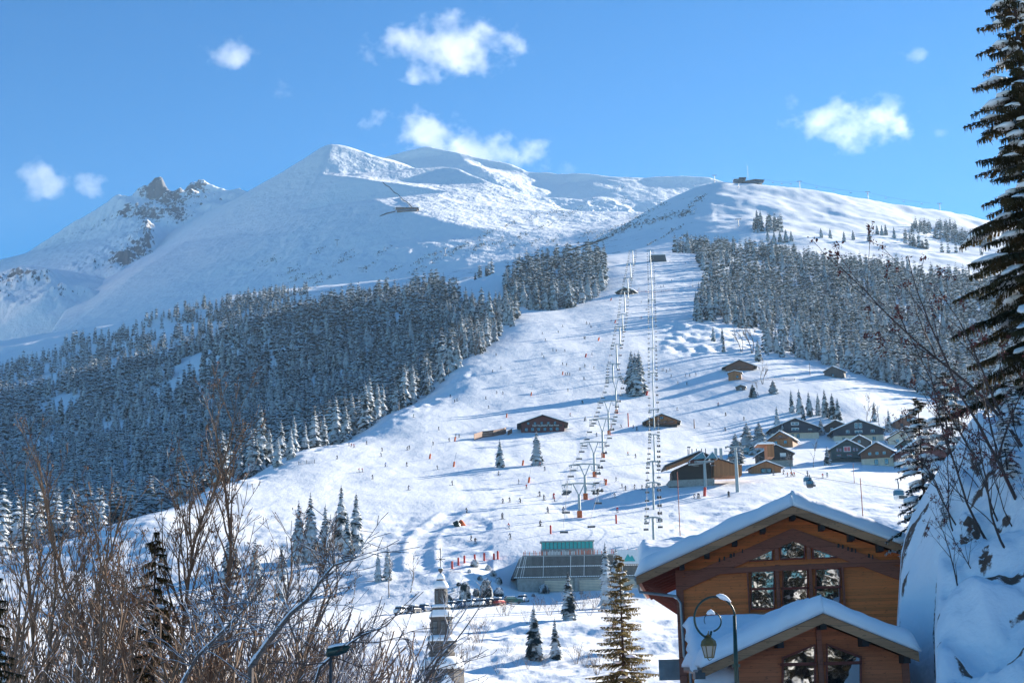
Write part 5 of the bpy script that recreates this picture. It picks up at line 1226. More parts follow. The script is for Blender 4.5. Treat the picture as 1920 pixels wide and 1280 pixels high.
r5 = [(1707,655),(477,828),(492,832),(520,970),(540,970),(1615,1115),(1462,1065),(1540,937),(1620,1135)]
for x, y in c5: person(500 + x/3, 560 + y/3 + 2, random.choice(['black','black','navy','grey','brown','black']))
for x, y in r5: person(500 + x/3, 560 + y/3 + 2, 'red')
person(500+825/3, 560+660/3+2, 'green', 'ski'); person(500+667/3, 560+938/3+2, 'blue', 'ski')
c6 = [(597,255),(715,255),(717,287),(537,290),(552,287),(415,303),(427,378),(455,420),(482,410),(423,467),(112,580),(105,578),(120,495),(135,500),(145,518),(257,480),(104,810),(110,738),(85,755),(160,750),(150,672),(545,760),(552,760),(570,768),(588,760),(597,795),(735,787),(675,793),(700,793),(634,835),(683,838),(628,982),(902,1013),(900,1098),(808,1070),(403,1093),(315,1080),(98,943),(112,1035),(1005,1037),(588,150),(675,158),(80,20)]
for x, y in c6: person(1060 + x/3, 440 + y/3 + 2, random.choice(['black','navy','grey','black','brown']))
person(1060+860/3, 440+955/3+2, 'red'); person(1060+427/3+1, 440+467/3+2, 'red')
c7 = [(690,300),(668,285),(342,235),(683,482),(552,640),(590,682),(617,697),(673,688),(725,695),(546,748),(44,740),(70,765),(100,850),(44,937),(1072,753),(1097,752),(1106,752),(1303,740)]
for x, y in c7: person(1000 + x/3.556, 720 + y/3.556 + 3, random.choice(['black','navy','black','grey']))
person(1000+630/3.556, 720+475/3.556, 'orange', 'tuck'); person(1000+477/3.556, 720+662/3.556, 'red', 'ski'); person(1000+560/3.556, 720+858/3.556, 'red', 'ski'); person(1000+137/3.556, 720+765/3.556, 'red', 'ski'); person(1000+520/3.556, 720+297/3.556, 'red', 'ski')
for x, y, c in [(1077,38,'black'),(1278,75,'black'),(1115,88,'red'),(915,152,'black'),(935,168,'brown'),(1122,146,'grey')]: person(560 + x/2.824, 960 + y/2.824, c, y0=400)
for x, y, c in [(812,1028,'red'),(845,1020,'teal'),(515,998,'navy'),(440,1002,'grey'),(108,1168,'black'),(545,1015,'orange'),(575,1015,'orange'),(598,1015,'red'),(27,485,'red'),(85,560,'black'),(80,672,'black'),(222,592,'grey'),(700,1010,'navy')]: person(1340 + x/4, 640 + y/4, c)
# riders on the chairs of the ascending strand
rid = 0
for r in CHL[:40]:
    if rid > 44: break
    if random.random() < 0.55 and r.location.y < 1100:
        for s in (-0.55, 0.55):
            col = random.choice(['black','navy','black','red','grey']); o = link('person', PM['sit'], None, r.location + Vector((s, 0, -0.42))); tag(o, f'seated rider in {col} carried up on the left chairlift', 'person', 'riders on the left chairlift'); o.scale = (1.1,)*3
            for i, c in enumerate(('black', col, 'black')): o.material_slots[i].link = 'OBJECT'; o.material_slots[i].material = CM[c]
            rid += 1
for r in CHB2[:30]:
    if random.random() < 0.6 and r.location.y < 900:
        for s in (-0.4, 0.4):
            col = random.choice(['black','navy','grey','brown']); o = link('person', PM['sit'], None, r.location + Vector((s, 0, -0.42))); tag(o, f'seated rider in {col} carried up on the right chairlift', 'person', 'riders on the right chairlift')
            for i, c in enumerate(('black', col, 'black')): o.material_slots[i].link = 'OBJECT'; o.material_slots[i].material = CM[c]
# padded poles and mats
def pad(px, py, h, label, w=0.26, mat='red', tilt=0.0, mast=0, group='red padded poles'):
    g = hit(px, py, 380); r = empty('padded_pole', g, 0, label, 'padded pole', group); MB().lathe([(w,-0.3),(w,h-0.2),(w*0.6,h)], 8).build('padding', M[mat], r)
    if mast: MB().tube([(0,0,h-0.1),(0.3,0,mast)], 0.06, 5).build('mast', M['steel'], r)
    r.rotation_euler = (0, tilt, 0); return r
for x, y, h in [(813,300,1.9),(846,280,1.9),(878,270,1.9),(933,262,1.9),(983,258,2.0),(1034,252,1.6),(1055,250,2.1)]: pad(560+x/2.824, 960+y/2.824, h, 'red padded pole in the row on top of the bushy embankment', group='red poles above the embankment')
for x, y, h, l in [(1335,115,2.4,'red padded post left of the teal windowed cabin'),(1682,60,2.6,'red padded post between the two lifts near the terrace')]: pad(560+x/2.824, 960+y/2.824, h, l, group=None)
for x, y, m_ in [(1865,238,0),(1793,330,0),(1664,428,0),(1487,546,7),(1349,668,3),(1058,802,3),(917,900,9),(1052,945,6),(1440,937,0),(1474,1035,9),(1907,1048,0)]:
    pad(500+x/3, 560+y/3, 2.2, 'orange red safety mat wrapped round a pole on the left half of the piste', 0.38, 'orange', 0.15, m_, 'safety mats on the piste')
for x, y in [(255,372),(186,596),(113,690),(278,498)]: pad(1060+x/3, 440+y/3, 2.6, 'red safety mat on the piste left of the upper lift pylons', 0.5, 'red', 0.3, 0, 'mats by the upper pylons')
pad(1060+355/3, 440+1080/3, 7, 'tall thin red post left of the deep eaved chalet', 0.3, 'red', 0, 0, None); pad(1321, 930, 3.0, 'leaning red mat in front of the gondola station', 0.5, 'red', 0.1, 0, None); pad(1212, 741, 2.6, 'red mat at the foot of the spruce cluster', 0.6, 'red', 0.3, 0, None)
pad(862, 985, 1.6, 'orange and blue mat lying near the top of the snowy track', 1.2, 'orange', 0.9, 0, None); pad(854, 986, 1.4, 'dark teal bundle beside the orange mat above the snowy track', 1.3, 'gpaint', 1.1, 0, None)
def slim(px, base, top, label, mat='dsteel', w=0.12, head=False, group=None, cross=0, Y=None):
    g = hit(px, base, 200) if Y is None else gpt(px, Y); H = (base-top)*g.y/F if Y is None else at(px, top, Y).z - g.z
    r = empty('pole', g, 0, label, 'pole', group); MB().tube([(0,0,-0.5),(0,0,H)], [w,w*0.6], 6).build('mast', M[mat], r)
    if head: MB().box(-0.9,0.5,-0.25,0.25,H-0.1,H+0.45).build('lamp_head', M['dsteel'], r)
    if cross: MB().box(-cross,cross,-0.06,0.06,H*0.5-0.06,H*0.5+0.06).build('cross_bar', M[mat], r)
    return r
for x, b, t in [(748,770,752),(737,772,750),(841,705,688),(808,727,708),(829,712,700),(768,755,742)]: slim(x, b, t, 'thin dark snow gun mast along the left edge of the piste', head=(x == 748), group='masts along the left piste edge', w=0.2)
slim(562, 838, 808, 'thin green lamp post where the piste meets the left forest', 'gpaint', 0.15, True)
slim(1519, 703, 680, 'telegraph pole in the meadow left of the grey barn', 'w_grey', 0.2); slim(1302, 803, 785, 'leaning wind bent post right of the deep eaved chalet', 'w_brown', 0.3)
slim(1293, 852, 839, 'lamp with two heads behind the gondola station roof', 'dsteel', 0.15, True)
slim(1265, 1030, 884, 'rusty mast with a cross bar behind the big chalet roof', 'w_red', 0.09, False, None, 3.0, Y=230)
slim(1608, 980, 896, 'slim reddish mast rising behind the right slope of the big roof', 'w_red', 0.10, False, None, 0, Y=220)
slim(1602, 905, 868, 'thin red tipped pole on the flat snow before the cream chalet', 'w_red', 0.12)
# ------------------------------------------------------------ cars by the road
def car(px, py, col, label, rz=0.1, snow=True):
    g = hit(px, py, 290); r = empty('parked_car', (g.x, g.y, g.z), rz, label, 'car', 'cars parked along the road')
    M.setdefault(col, plain(col, {'car_white': (0.7,0.7,0.7), 'car_dark': (0.03,0.03,0.04), 'car_red': (0.35,0.03,0.03), 'car_blue': (0.04,0.08,0.16), 'car_green': (0.03,0.12,0.10)}[col], 0.3, 0.1, 0.08))
    MB().prism([(-2.1,0.3),(2.1,0.3),(2.15,0.75),(1.9,0.95),(1.0,1.02),(-1.9,1.0),(-2.15,0.8)], -0.85, 0.85).build('body', M[col], r, False, 0.06)
    c = MB().prism([(-1.7,1.0),(1.0,1.02),(0.35,1.5),(-1.3,1.5)], -0.72, 0.72).build('cabin', M['glass'], r, False, 0.05)
    if snow: MB().prism([(-1.4,1.5),(0.4,1.5),(0.3,1.68),(-1.25,1.70)], -0.7, 0.7).build('roof_snow', M['snow'], c, True, 0.08)
    for x in (-1.35, 1.35):
        for y in (-0.86, 0.66): MB().tube([(x,y,0.32),(x,y+0.2,0.32)], 0.33, 12).build('wheel', M['dsteel'], r)
for x, y, c, l in [(752,1151,'car_white','white car heaped with snow at the left end of the parked row'),(777,1149,'car_dark','dark car next to the snow heaped one'),(797,1146,'car_blue','dark blue car just left of the steeple'),(849,1141,'car_white','white car just right of the steeple'),(867,1139,'car_blue','blue car second right of the steeple'),(886,1137,'car_white','white snowy car third right of the steeple'),(905,1136,'car_white','silver white car in the middle of the row right of the steeple'),(918,1135,'car_dark','black car left of the red one'),(935,1134,'car_red','red car in the row below the embankment'),(962,1131,'car_green','dark green car near the right end of the row'),(981,1128,'car_white','snow covered car at the right end of the row')]:
    car(x, y, c, l, math.radians(70 if x not in (962,) else 5) )
g = hit(1105, 1012)
# ------------------------------------------------------------ the two near chalets
class Face:
    """a vertical wall plane: turns photo pixels into local (x, z) on it"""
    def __init__(s, px, py, Y, yaw):
        s.o = Vector(at(px, py, Y)); s.yaw = math.radians(yaw); s.ax = Vector((math.cos(s.yaw), math.sin(s.yaw), 0)); s.ay = Vector((-math.sin(s.yaw), math.cos(s.yaw), 0))
    def __call__(s, px, py, dy=0.0):
        d = Vector(ray(px, py)); t = (s.o + s.ay * dy).dot(s.ay) / d.dot(s.ay); p = d * t - s.o
        return (p.dot(s.ax), p.z)
def near_root(fc, label, name='timber_chalet'):
    r = empty(name, fc.o, fc.yaw, label, 'chalet'); return r
def tpoly(parent, fc, pts, y0, y1, name, mat, dy=0.0):
    return MB().prism([fc(x, y, dy) for x, y in pts], y0, y1).build(name, M[mat], parent)
def sloped_roof(r, A, T, y0, y1, th, mat_v='w_verge', snow=0.6, seed=1, vh=0.42, both=True, name='roof', sn=24):
    """A apex, T list of tips (x,z): slabs from tip to apex along y0..y1"""
    for i, Tt in enumerate(T):
        ax, az = A; tx, tz = Tt; ln = math.hypot(ax-tx, az-tz); nx, nz = -(az-tz)/ln, (ax-tx)/ln
        if nz < 0: nx, nz = -nx, -nz
        mb = MB().prism([(tx,tz),(ax,az),(ax,az-0.12),(tx,tz-0.12)], y0+0.05, y1); ro = mb.build(name, M['slate'], r)
        MB().prism([(tx,tz-0.02),(ax,az-0.02),(ax,az-vh-0.02),(tx,tz-vh-0.02)], y0-0.06, y0+0.04).build('verge_board', M[mat_v], ro)
        # under boards
        MB().prism([(tx,tz-0.125),(ax,az-0.125),(ax,az-0.2),(tx,tz-0.2)], y0+0.05, y1).build('soffit', M['w_beam'], ro)
        q = [(tx, y0-0.10, tz+0.01), (tx, y1, tz+0.01), (ax, y1, az+0.01), (ax, y0-0.10, az+0.01)]
        q = q if tx < ax else [q[1], q[0], q[3], q[2]]
        V, Fs = near_snow(q, snow, seed + i); mb = MB(); mb.add(V, Fs); mb.build('roof_snow', M['snow'], ro, True)
def near_snow(q, th, seed):
    """thick pillowy layer: rounded lip along every free edge"""
    a, b, c, d = [Vector(p) for p in q]; n, m = 40, 46
    V = []; Fs = []; nrm = Vector((0, 0, 1))
    sl = (b - a).normalized(); up = (d - a).normalized()
    for layer in (0, 1):
        for j in range(m + 1):
            for i in range(n + 1):
                s = i / n; t = j / m
                s2 = s; t2 = t
                p = a.lerp(b, s).lerp(d.lerp(c, s), t)
                if layer:
                    ds = min(s, 1 - s) * (b-a).length; dt = t * (d-a).length
                    e = min(1, ds / (th*0.45)); e2 = min(1, dt / (th*0.6))
                    rr = math.sqrt(max(0, 1-(1-e)**2)) * 0.75 + 0.25; r2 = math.sqrt(max(0, 1-(1-e2)**2)) * 0.75 + 0.25
                    nz = float(fbm(np.array([p.x*0.7+seed]), np.array([p.y*0.7+p.z+seed*3]), 3)[0])
                    n2 = float(vnoise(np.array([p.x*2.1+seed*2]), np.array([p.y*2.1+p.z*2]))[0])
                    h = th * rr * r2 * (1 + 0.22 * nz + 0.10 * n2)
                    p = p + nrm * h
                    if i in (0, n): p = p - sl * (0.12 + 0.16 * n2 + 0.05*nz) * (1 if i == 0 else -1)
                    if j == 0: p = p - up * (0.12 + 0.1 * n2)
                V.append(p)
    w = n + 1; o = (m + 1) * w
    for j in range(m):
        for i in range(n):
            k = j*w+i; Fs.append((k, k+w, k+w+1, k+1)); Fs.append((o+k, o+k+1, o+k+w+1, o+k+w))
    for i in range(n): Fs.append((i, i+1, o+i+1, o+i)); k = m*w+i; Fs.append((k+1, k, o+k, o+k+1))
    for j in range(m): k = j*w; Fs.append((k+w, k, o+k, o+k+w)); k = j*w+n; Fs.append((k, k+w, o+k+w, o+k))
    return V, Fs
def glazed(parent, fc, pts, fr=0.06, mull=None, y=0.0, curtain=None, gl='glass_near'):
    P = [Vector((*fc(x, yy),)) for x, yy in pts]; P = [Vector((p[0], p[1])) for p in P]
    c = sum(P, Vector((0, 0))) / len(P)
    f = MB()
    for i in range(len(P)):
        a = P[i]; b = P[(i+1) % len(P)]
        f.bar((a.x, y-0.10, a.y), (b.x, y-0.10, b.y), 0.14, fr, (0,1,0)) if False else f.add(*frame_seg(a, b, c, fr, y))
    if mull is not None:
        x0 = min(p.x for p in P); x1 = max(p.x for p in P); z = fc(pts[0][0], mull)[1]; f.box(x0, x1, y-0.15, y-0.06, z-0.06, z+0.06)
    fo = f.build('window', M['w_red'], parent)
    MB().prism([(p.x, p.y) for p in P], y-0.075, y-0.045).build('pane', M[gl], fo)
    if curtain:
        xa, xb, za, zb = curtain; a = fc(xa, za); b = fc(xb, zb); MB().box(a[0], b[0], y-0.085, y-0.077, b[1], a[1]).build('curtain', M['white'], fo)
    return fo
def frame_seg(a, b, c, w, y):
    ai = a + (c - a).normalized() * w * 1.3; bi = b + (c - b).normalized() * w * 1.3; ao = a - (c - a).normalized() * 0.02; bo = b - (c - b).normalized() * 0.02
    vs = [(q.x, yy, q.y) for yy in (y-0.15, y-0.0) for q in (ao, bo, bi, ai)]
    return vs, [(0,1,2,3),(7,6,5,4),(0,4,5,1),(1,5,6,2),(2,6,7,3),(3,7,4,0)]
# ---- upper chalet
U = Face(1487, 1060, 82, -5.9)
ru = near_root(U, 'large honey coloured timber chalet with six grid windows in its gable')
dyv = -1.6
Aa = U(1487, 948, dyv); Tl = U(1193, 1080, dyv); Tr = (Aa[0] + (Aa[0]-Tl[0]), Aa[1] - (Aa[1]-Tl[1])*0.98)
LEN = 22.0
wl = U(1276, 1100)[0]; wr = Tr[0] - 2.0
zl = Aa[1] - 0.36 - (Aa[0]-wl) * (Aa[1]-Tl[1])/(Aa[0]-Tl[0]); zr = Aa[1] - 0.36 - (wr-Aa[0]) * (Aa[1]-Tr[1])/(Tr[0]-Aa[0])
MB().prism([(wl,-9),(wr,-9),(wr,zr),(Aa[0],Aa[1]-0.36),(wl,zl)], 0, LEN-2).build('wall', M['w_chalet'], ru)
sloped_roof(ru, Aa, [Tl, Tr], dyv, LEN, 0.5, 'w_verge', 0.78, 3)
# horizontal tie beam, barge rafters, corner posts, mullion posts
tpoly(ru, U, [(1279,1069.5),(1704,1047),(1704,1056.5),(1279,1079)], -0.22, -0.002, 'tie_beam', 'w_beam', -0.2)
k = (Aa[1]-Tl[1])/(Aa[0]-Tl[0])
for s, tx in ((-1, wl+0.1), (1, wr-0.1)):
    za = Aa[1]-1.05; 
    MB().prism([(Aa[0], za+0.05), (tx, za+0.05-abs(tx-Aa[0])*k), (tx, za-0.62-abs(tx-Aa[0])*k), (Aa[0], za-0.62)], -0.18, -0.001).build('gable_rafter', M['w_beam'], ru)
for a, b in ((1268,1281),):
    MB().box(U(a,1100)[0]-0.02, U(b,1100)[0], -0.14, 0.0, -9, zl-0.2).build('corner_post', M['w_beam'], ru)
for xa, xb, ya, yb in ((1400,1407,1069,1150),(1453,1465,1058,1150),(1515,1527,1056,1150),(1577,1587,1060,1150),(1451,1461,1006,1049),(1511,1521,1006,1047)):
    a = U(xa, ya, -0.16); b = U(xb, yb, -0.16); MB().box(a[0], b[0], -0.17, -0.003, b[1], a[1]).build('post', M['w_beam'], ru)
a = U(1407,1143,-0.16); b = U(1590,1148,-0.16); MB().box(a[0]-0.3, b[0]+0.3, -0.24, 0.0, b[1]-0.1, b[1]+0.12).build('sill', M['w_verge'], ru)
glazed(ru, U, [(1405,1052),(1405,1030),(1449,1012),(1449,1050)])
glazed(ru, U, [(1463,1049),(1463,1003),(1486,994),(1509,1001),(1509,1047)])
glazed(ru, U, [(1523,1047),(1523,1007),(1570,1025),(1570,1045)])
glazed(ru, U, [(1408,1142),(1408,1069),(1452,1068),(1452,1141)], mull=1104, curtain=(1447,1451,1072,1138))
glazed(ru, U, [(1467,1141),(1467,1067),(1514,1066),(1514,1140)], mull=1103)
glazed(ru, U, [(1529,1139),(1529,1065),(1575,1064),(1575,1138)], mull=1101, curtain=(1570,1574,1068,1135))
for px, py in ((1487,975),(1431,996),(1378,1021),(1326,1046),(1279,1070),(1542,990),(1597,1012),(1652,1034)):
    x, z = U(px, py, -1.2); zt = Aa[1]-0.21-abs(x-Aa[0])*k
    MB().box(x-0.13, x+0.13, -1.35, 0, zt-0.42, zt-0.02).build('purlin_end', M['w_dark'], ru)
for px, py, w in ((1349,1049,4),(1358,1046,4),(1370,1041,6),(1376,1039,4),(1392,1032,3),(1572,1022,5),(1580,1024,4),(1590,1028,4),(1597,1030,4),(1604,1032,3),(1629,1041,5),(1636,1043,3)):
    x, z = U(px, py, -0.19); MB().prism([(x-w*0.014,z-0.10),(x+w*0.010,z-0.12),(x+w*0.014,z+0.08),(x-w*0.006,z+0.11)], -0.20, -0.182).build('carved_mark', M['w_dark'], ru)
# eaves brackets and purlins on the left flank
for j in range(7):
    y = 0.6 + j*3.0
    mb = MB(); mb.bar((wl, y, zl-2.0), (Tl[0]+0.5, y, Tl[1]-0.25), 0.24, 0.24, (0,1,0)); mb.bar((wl, y, zl-0.1), (Tl[0]+0.25, y, Tl[1]-0.32), 0.22, 0.26, (0,1,0)); mb.bar((wl-0.08, y, zl-2.4),(wl-0.08, y, zl), 0.2, 0.2, (0,1,0)); mb.build('eaves_bracket', M['w_red'], ru)
MB().box(wl-0.03, wl-0.001, 0.0, LEN-2.2, -9, zl-0.1).build('flank_boards', M['w_red'], ru)
for y in (3.0, 8.5, 14.0): MB().box(wl-0.08, wl-0.03, y, y+1.5, zl-3.6, zl-2.2).build('side_window', M['white'], ru)
g_ = MB(); g_.tube([(Tl[0]-0.05, dyv, Tl[1]-0.10), (Tl[0]-0.05, LEN, Tl[1]-0.10)], 0.10, 8); gut = g_.build('gutter', M['steel'], ru, True)
q = [(Tl[0], -0.9, Tl[1]-0.15), (Tl[0]+0.12, -0.7, Tl[1]-0.75), (wl-0.25, -0.15, zl-1.55), (wl-0.03, -0.18, zl-1.9), (wl+0.02, -0.2, zl-4.6), (wl+0.30, -0.25, zl-5.0), (wl+0.32, -0.25, -9)]
MB().tube(q, 0.075, 8).build('downpipe', M['steel'], ru, True)
a = U(1236,1236,3.0); b = U(1270,1266,3.0); MB().box(a[0], wl-0.05, 0.5, 3.0, b[1]-0.2, a[1]).build('side_balcony', M['concrete'], ru)
# back wing roof seen above the left slope
W2 = U(1198, 1020, 13); W3 = U(1278, 1018, 13)
V, Fs = near_snow([(W2[0], 11.0, W2[1]-1.3),(W3[0]+6, 11.0, W2[1]-1.3),(W3[0]+6, 14.5, W2[1]-0.45),(W2[0], 14.5, W2[1]-0.45)], 0.9, 31)
ww = MB().box(wl+0.5, W3[0]+5, 11.4, 18, -9, W2[1]-1.35).build('rear_wing', M['w_red'], ru); mb = MB(); mb.add(V, Fs); mb.build('wing_snow', M['snow'], ww, True)
# ---- lower chalet
Lw = Face(1543, 1200, 60.5, -2.0)
rl = near_root(Lw, 'smaller red brown timber chalet in front with two tall slanted windows')
dv = -1.2
A2 = Lw(1543, 1149, dv); T1 = Lw(1316, 1251, dv); T2 = Lw(1722, 1221, dv)
LEN2 = 9.0
k2l = (A2[1]-T1[1])/(A2[0]-T1[0]); k2r = (A2[1]-T2[1])/(T2[0]-A2[0])
w1 = Lw(1384, 1250)[0]; w2 = Lw(1703, 1250)[0]
MB().prism([(w1,-6),(w2,-6),(w2,A2[1]-0.32-(w2-A2[0])*k2r),(A2[0],A2[1]-0.32),(w1,A2[1]-0.32-(A2[0]-w1)*k2l)], 0, LEN2).build('wall', M['w_chalet2'], rl)
sloped_roof(rl, A2, [T1, T2], dv, LEN2, 0.5, 'w_verge', 0.66, 12, 0.34)
glazed(rl, Lw, [(1466,1310),(1466,1232),(1528,1207),(1528,1310)], mull=1245)
glazed(rl, Lw, [(1549,1310),(1549,1206),(1614,1230),(1614,1310)], mull=1243)
a = Lw(1530,1180,-.12); b = Lw(1547,1300,-.12); MB().box(a[0], b[0], -0.12, -0.001, -6, A2[1]-0.5).build('king_post', M['w_beam'], rl)
for px, py in ((1543,1165),(1463,1203),(1622,1196),(1700,1230)):
    x, z = Lw(px, py, -0.9); zt = (A2[1]-0.21-(A2[0]-x)*k2l) if x < A2[0] else (A2[1]-0.21-(x-A2[0])*k2r)
    MB().box(x-0.12, x+0.12, -0.98, 0, zt-0.36, zt-0.02).build('purlin_end', M['w_dark'], rl)
MB().box(w2-0.25, w2+0.02, -0.1, 0.0, -6, A2[1]-0.4-(w2-A2[0])*k2r).build('corner_post', M['w_beam'], rl)
a = Lw(1309,1258,dv); MB().box(a[0]-0.12, a[0]+0.25, dv-0.15, dv+1.2, a[1]-0.28, a[1]-0.04).build('gutter_box', M['dsteel'], rl)
MB().tube([(T1[0]-0.08, dv, T1[1]-0.15), (T1[0]-0.08, 3.5, T1[1]-0.15)], 0.08, 8).build('gutter', M['dsteel'], rl)
# side wing with its slope towards the viewer
B1 = Lw(1289, 1178, 5.5); B2 = Lw(1440, 1172, 5.5); C1_ = Lw(1307, 1300, 0.3)
wing = MB().prism([(B1[0]+0.5,-6),(B2[0],-6),(B2[0],B1[1]-2.6),(B1[0]+0.5,B1[1]-2.6)], 1.5, 5.4).build('side_wing', M['w_red'], rl)
MB().add([], [])
mb = MB(); mb.add([(B1[0],5.5,B1[1]),(B2[0]+1.5,5.5,B1[1]),(B2[0]+1.5,0.6,B1[1]-2.2),(B1[0],0.6,B1[1]-2.2),(B1[0],5.5,B1[1]-0.25),(B2[0]+1.5,5.5,B1[1]-0.25),(B2[0]+1.5,0.6,B1[1]-2.45),(B1[0],0.6,B1[1]-2.45)], [(0,1,2,3),(7,6,5,4),(0,4,5,1),(1,5,6,2),(2,6,7,3),(3,7,4,0)]); wr_ = mb.build('wing_roof', M['w_red'], wing)
V, Fs = near_snow([(B1[0]-0.05,0.55,B1[1]-2.19),(B2[0]+1.5,0.55,B1[1]-2.19),(B2[0]+1.5,5.5,B1[1]+0.01),(B1[0]-0.05,5.5,B1[1]+0.01)], 0.5, 41); mb = MB(); mb.add(V, Fs); mb.build('wing_snow', M['snow'], wing, True)

# ------------------------------------------------------------ church steeple
M['shingle'] = wood('weathered_shingles', (0.10, 0.085, 0.075), 0.22, False, 0.35)
sb = at(829, 1262, 200); cs = Vector((sb.x, 200, 0)); sc_ = 200/F
def sz(py): return at(829, py, 200).z
rc = empty('church_steeple', (cs.x, 200, 0), 0.2, 'weathered wooden onion tiered church steeple with snow on every ledge and a cross on top', 'steeple')
def ring(prof, mat, nm, smooth=False, par=None): return MB().lathe([(w/2*sc_*1.04, sz(py)) for w, py in prof], 8, rot=math.pi/8).build(nm, M[mat], par or rc, smooth)
ring([(78,1310),(80,1283),(80,1254)], 'shingle', 'base_tier'); ring([(95,1340),(92,1310),(84,1290)], 'shingle', 'skirt')
MB().lathe([(3.6,-19),(3.6,sz(1330))], 4, rot=math.pi/4+0.2).build('bell_tower', M['plaster'], rc)
dm = ring([(81,1254),(78,1243),(70,1235),(54,1231),(46,1230)], 'snow', 'dome_snow', True); ring([(82,1256),(81,1253)], 'shingle', 'dome_rim')
ring([(46,1231),(49,1226),(50,1224),(44,1221),(43,1217),(52,1212),(56,1207),(51,1204),(51,1200),(56,1198)], 'shingle', 'moulded_neck')
ring([(60,1201),(61,1199),(56,1194),(46,1190),(40,1189.5)], 'snow', 'lower_ledge_snow', True)
t1 = ring([(39,1190),(39,1160)], 'shingle', 'lower_lantern')
ring([(42,1160),(45,1157),(46,1156)], 'shingle', 'upper_cornice')
ring([(46,1156),(43,1152),(36,1145),(33,1142)], 'snow', 'middle_roof_snow', True); ring([(34,1142.5),(34,1138)], 'shingle', 'middle_band'); ring([(37,1138.2),(30,1134),(24,1132)], 'snow', 'middle_ledge_snow', True)
t2 = ring([(24,1133),(24,1103)], 'shingle', 'upper_lantern')
ring([(29,1101),(30,1100),(25,1094),(17,1088)], 'snow', 'top_roof_snow', True); ring([(16,1088.2),(16,1085.5)], 'shingle', 'top_band'); ring([(16,1085.5),(15,1080),(9,1076),(4,1074)], 'snow', 'cap_snow', True)
ring([(3,1075),(4,1072),(9,1069),(9,1066),(4,1063.5)], 'shingle', 'ball', True); ring([(8,1066.2),(7,1064),(3,1062.5)], 'snow', 'ball_snow', True)
mb = MB(); mb.bar((0,0,sz(1064)),(0,0,sz(1028)),0.09); a = sz(1048)
mb.bar((-0.6,0,a),(0.6,0,a),0.09).bar((-0.3,0,a-0.3),(0.3,0,a+0.3),0.05).bar((-0.3,0,a+0.3),(0.3,0,a-0.3),0.05)
mb.tube([(0,0,sz(1030)),(0,0,sz(1025))],[0.14,0.02],6); mb.build('cross', M['dsteel'], rc)
for (w, pa, pb, par) in ((39,1187,1164,t1),(24,1129,1107,t2)):
    for kf in range(8):
        a = math.pi/4*kf; rad = w/2*sc_*1.04*math.cos(math.pi/8)+0.02; wd = w*sc_*0.105
        lv = MB(); n = 9; za, zb = sz(pa), sz(pb)
        for i in range(n):
            z = za + (zb-za)*i/n; lv.add([( -wd, 0, z),(wd,0,z),(wd,-0.09,z+0.03),(-wd,-0.09,z+0.03),(-wd,0,z+(zb-za)/n*0.6),(wd,0,z+(zb-za)/n*0.6)], [(0,1,2,3),(3,2,5,4),(0,3,4),(1,5,2)])
        o = lv.build('louvre', M['snow' if False else 'concrete'], par); o.rotation_euler = (0,0,a+math.pi/2); o.location = (math.cos(a)*rad, math.sin(a)*rad, 0)
        o2 = MB().box(-wd*1.15, wd*1.15, 0.0, 0.02, za-0.05, zb+0.05).build('opening', M['w_dark'], par); o2.rotation_euler = (0,0,a+math.pi/2); o2.location = (math.cos(a)*(rad-0.015), math.sin(a)*(rad-0.015), 0)
# small snowy dormer gable at the foot of the steeple
MB().prism([(-1.9,sz(1300)),(1.9,sz(1300)),(0,sz(1264))], -4.6, -2.2).build('dormer_snow', M['snow'], rc, False)

# ------------------------------------------------------------ street lamps
Yl = 42.0; b0 = at(1381, 1280, Yl); rlp = empty('street_lantern', (b0.x, Yl, -4), 0, 'ornate green street lantern hanging from a curled iron bracket before the small chalet', 'street lamp')
def q(px, py): p = at(px, py, Yl) - Vector((b0.x, Yl, -4)); return (p.x, 0, p.z)
MB().tube([(0.0,0,0),(q(1380,1245)),(q(1377,1153))], [0.085,0.06,0.045], 10).build('post', M['gpaint'], rlp, True)
MB().lathe([(0.16,0),(0.16,0.5),(0.1,0.8),(0.085,1.0)], 10).build('base', M['gpaint'], rlp)
MB().tube([Vector(q(1380,1250)) + Vector((0,0,d)) for d in (0,0.08)], [0.11,0.11], 10).build('collar', M['gpaint'], rlp)
crc = []
cx, cy, R0 = 1340, 1158, 38
for i in range(40):
    t = math.radians(8 + i*(352-8)/39*0.76); crc.append(q(cx + R0*math.cos(t), cy - R0*math.sin(t)))
arc = [q(cx + R0*math.cos(math.radians(a_)), cy - (R0+2)*math.sin(math.radians(a_))) for a_ in range(8, 262, 8)]
arc += [q(1345 - 0, 1193)] if False else []
inner = [q(1324+21.5*math.cos(math.radians(a_)), 1161.5-21.5*math.sin(math.radians(a_))) for a_ in range(250, 560, 10)]
MB().tube([q(1377,1153)] + arc + [q(1334,1182)] , 0.028, 8).build('bracket', M['gpaint'], rlp, True)
mb = MB(); inn = []
for i in range(26):
    t = math.radians(-80 + i*11.5); rr = 20 - 0.28*i; inn.append(q(1334 + rr*math.cos(t), 1163 - rr*math.sin(t)))
mb.tube(inn, [0.024 - 0.0006*i for i in range(26)], 7); mb.build('curl', M['gpaint'], rlp, True)
def qv(px, py): return Vector(q(px, py))
s1 = [qv(1343+i*5.5, 1119.5 + (i*i)*0.5) + Vector((0,0,0.05)) for i in range(6)]; MB().tube(s1, [0.02,0.06,0.075,0.07,0.05,0.02], 8).build('snow', M['snow'], rlp, True)
s1 = [qv(1325+i*4, 1149 + abs(i-2)*2.2) + Vector((0,0,0.04)) for i in range(5)]; MB().tube(s1, [0.02,0.06,0.07,0.05,0.02], 8).build('curl_snow', M['snow'], rlp, True)
lc = qv(1329, 1212); LS = Yl/F
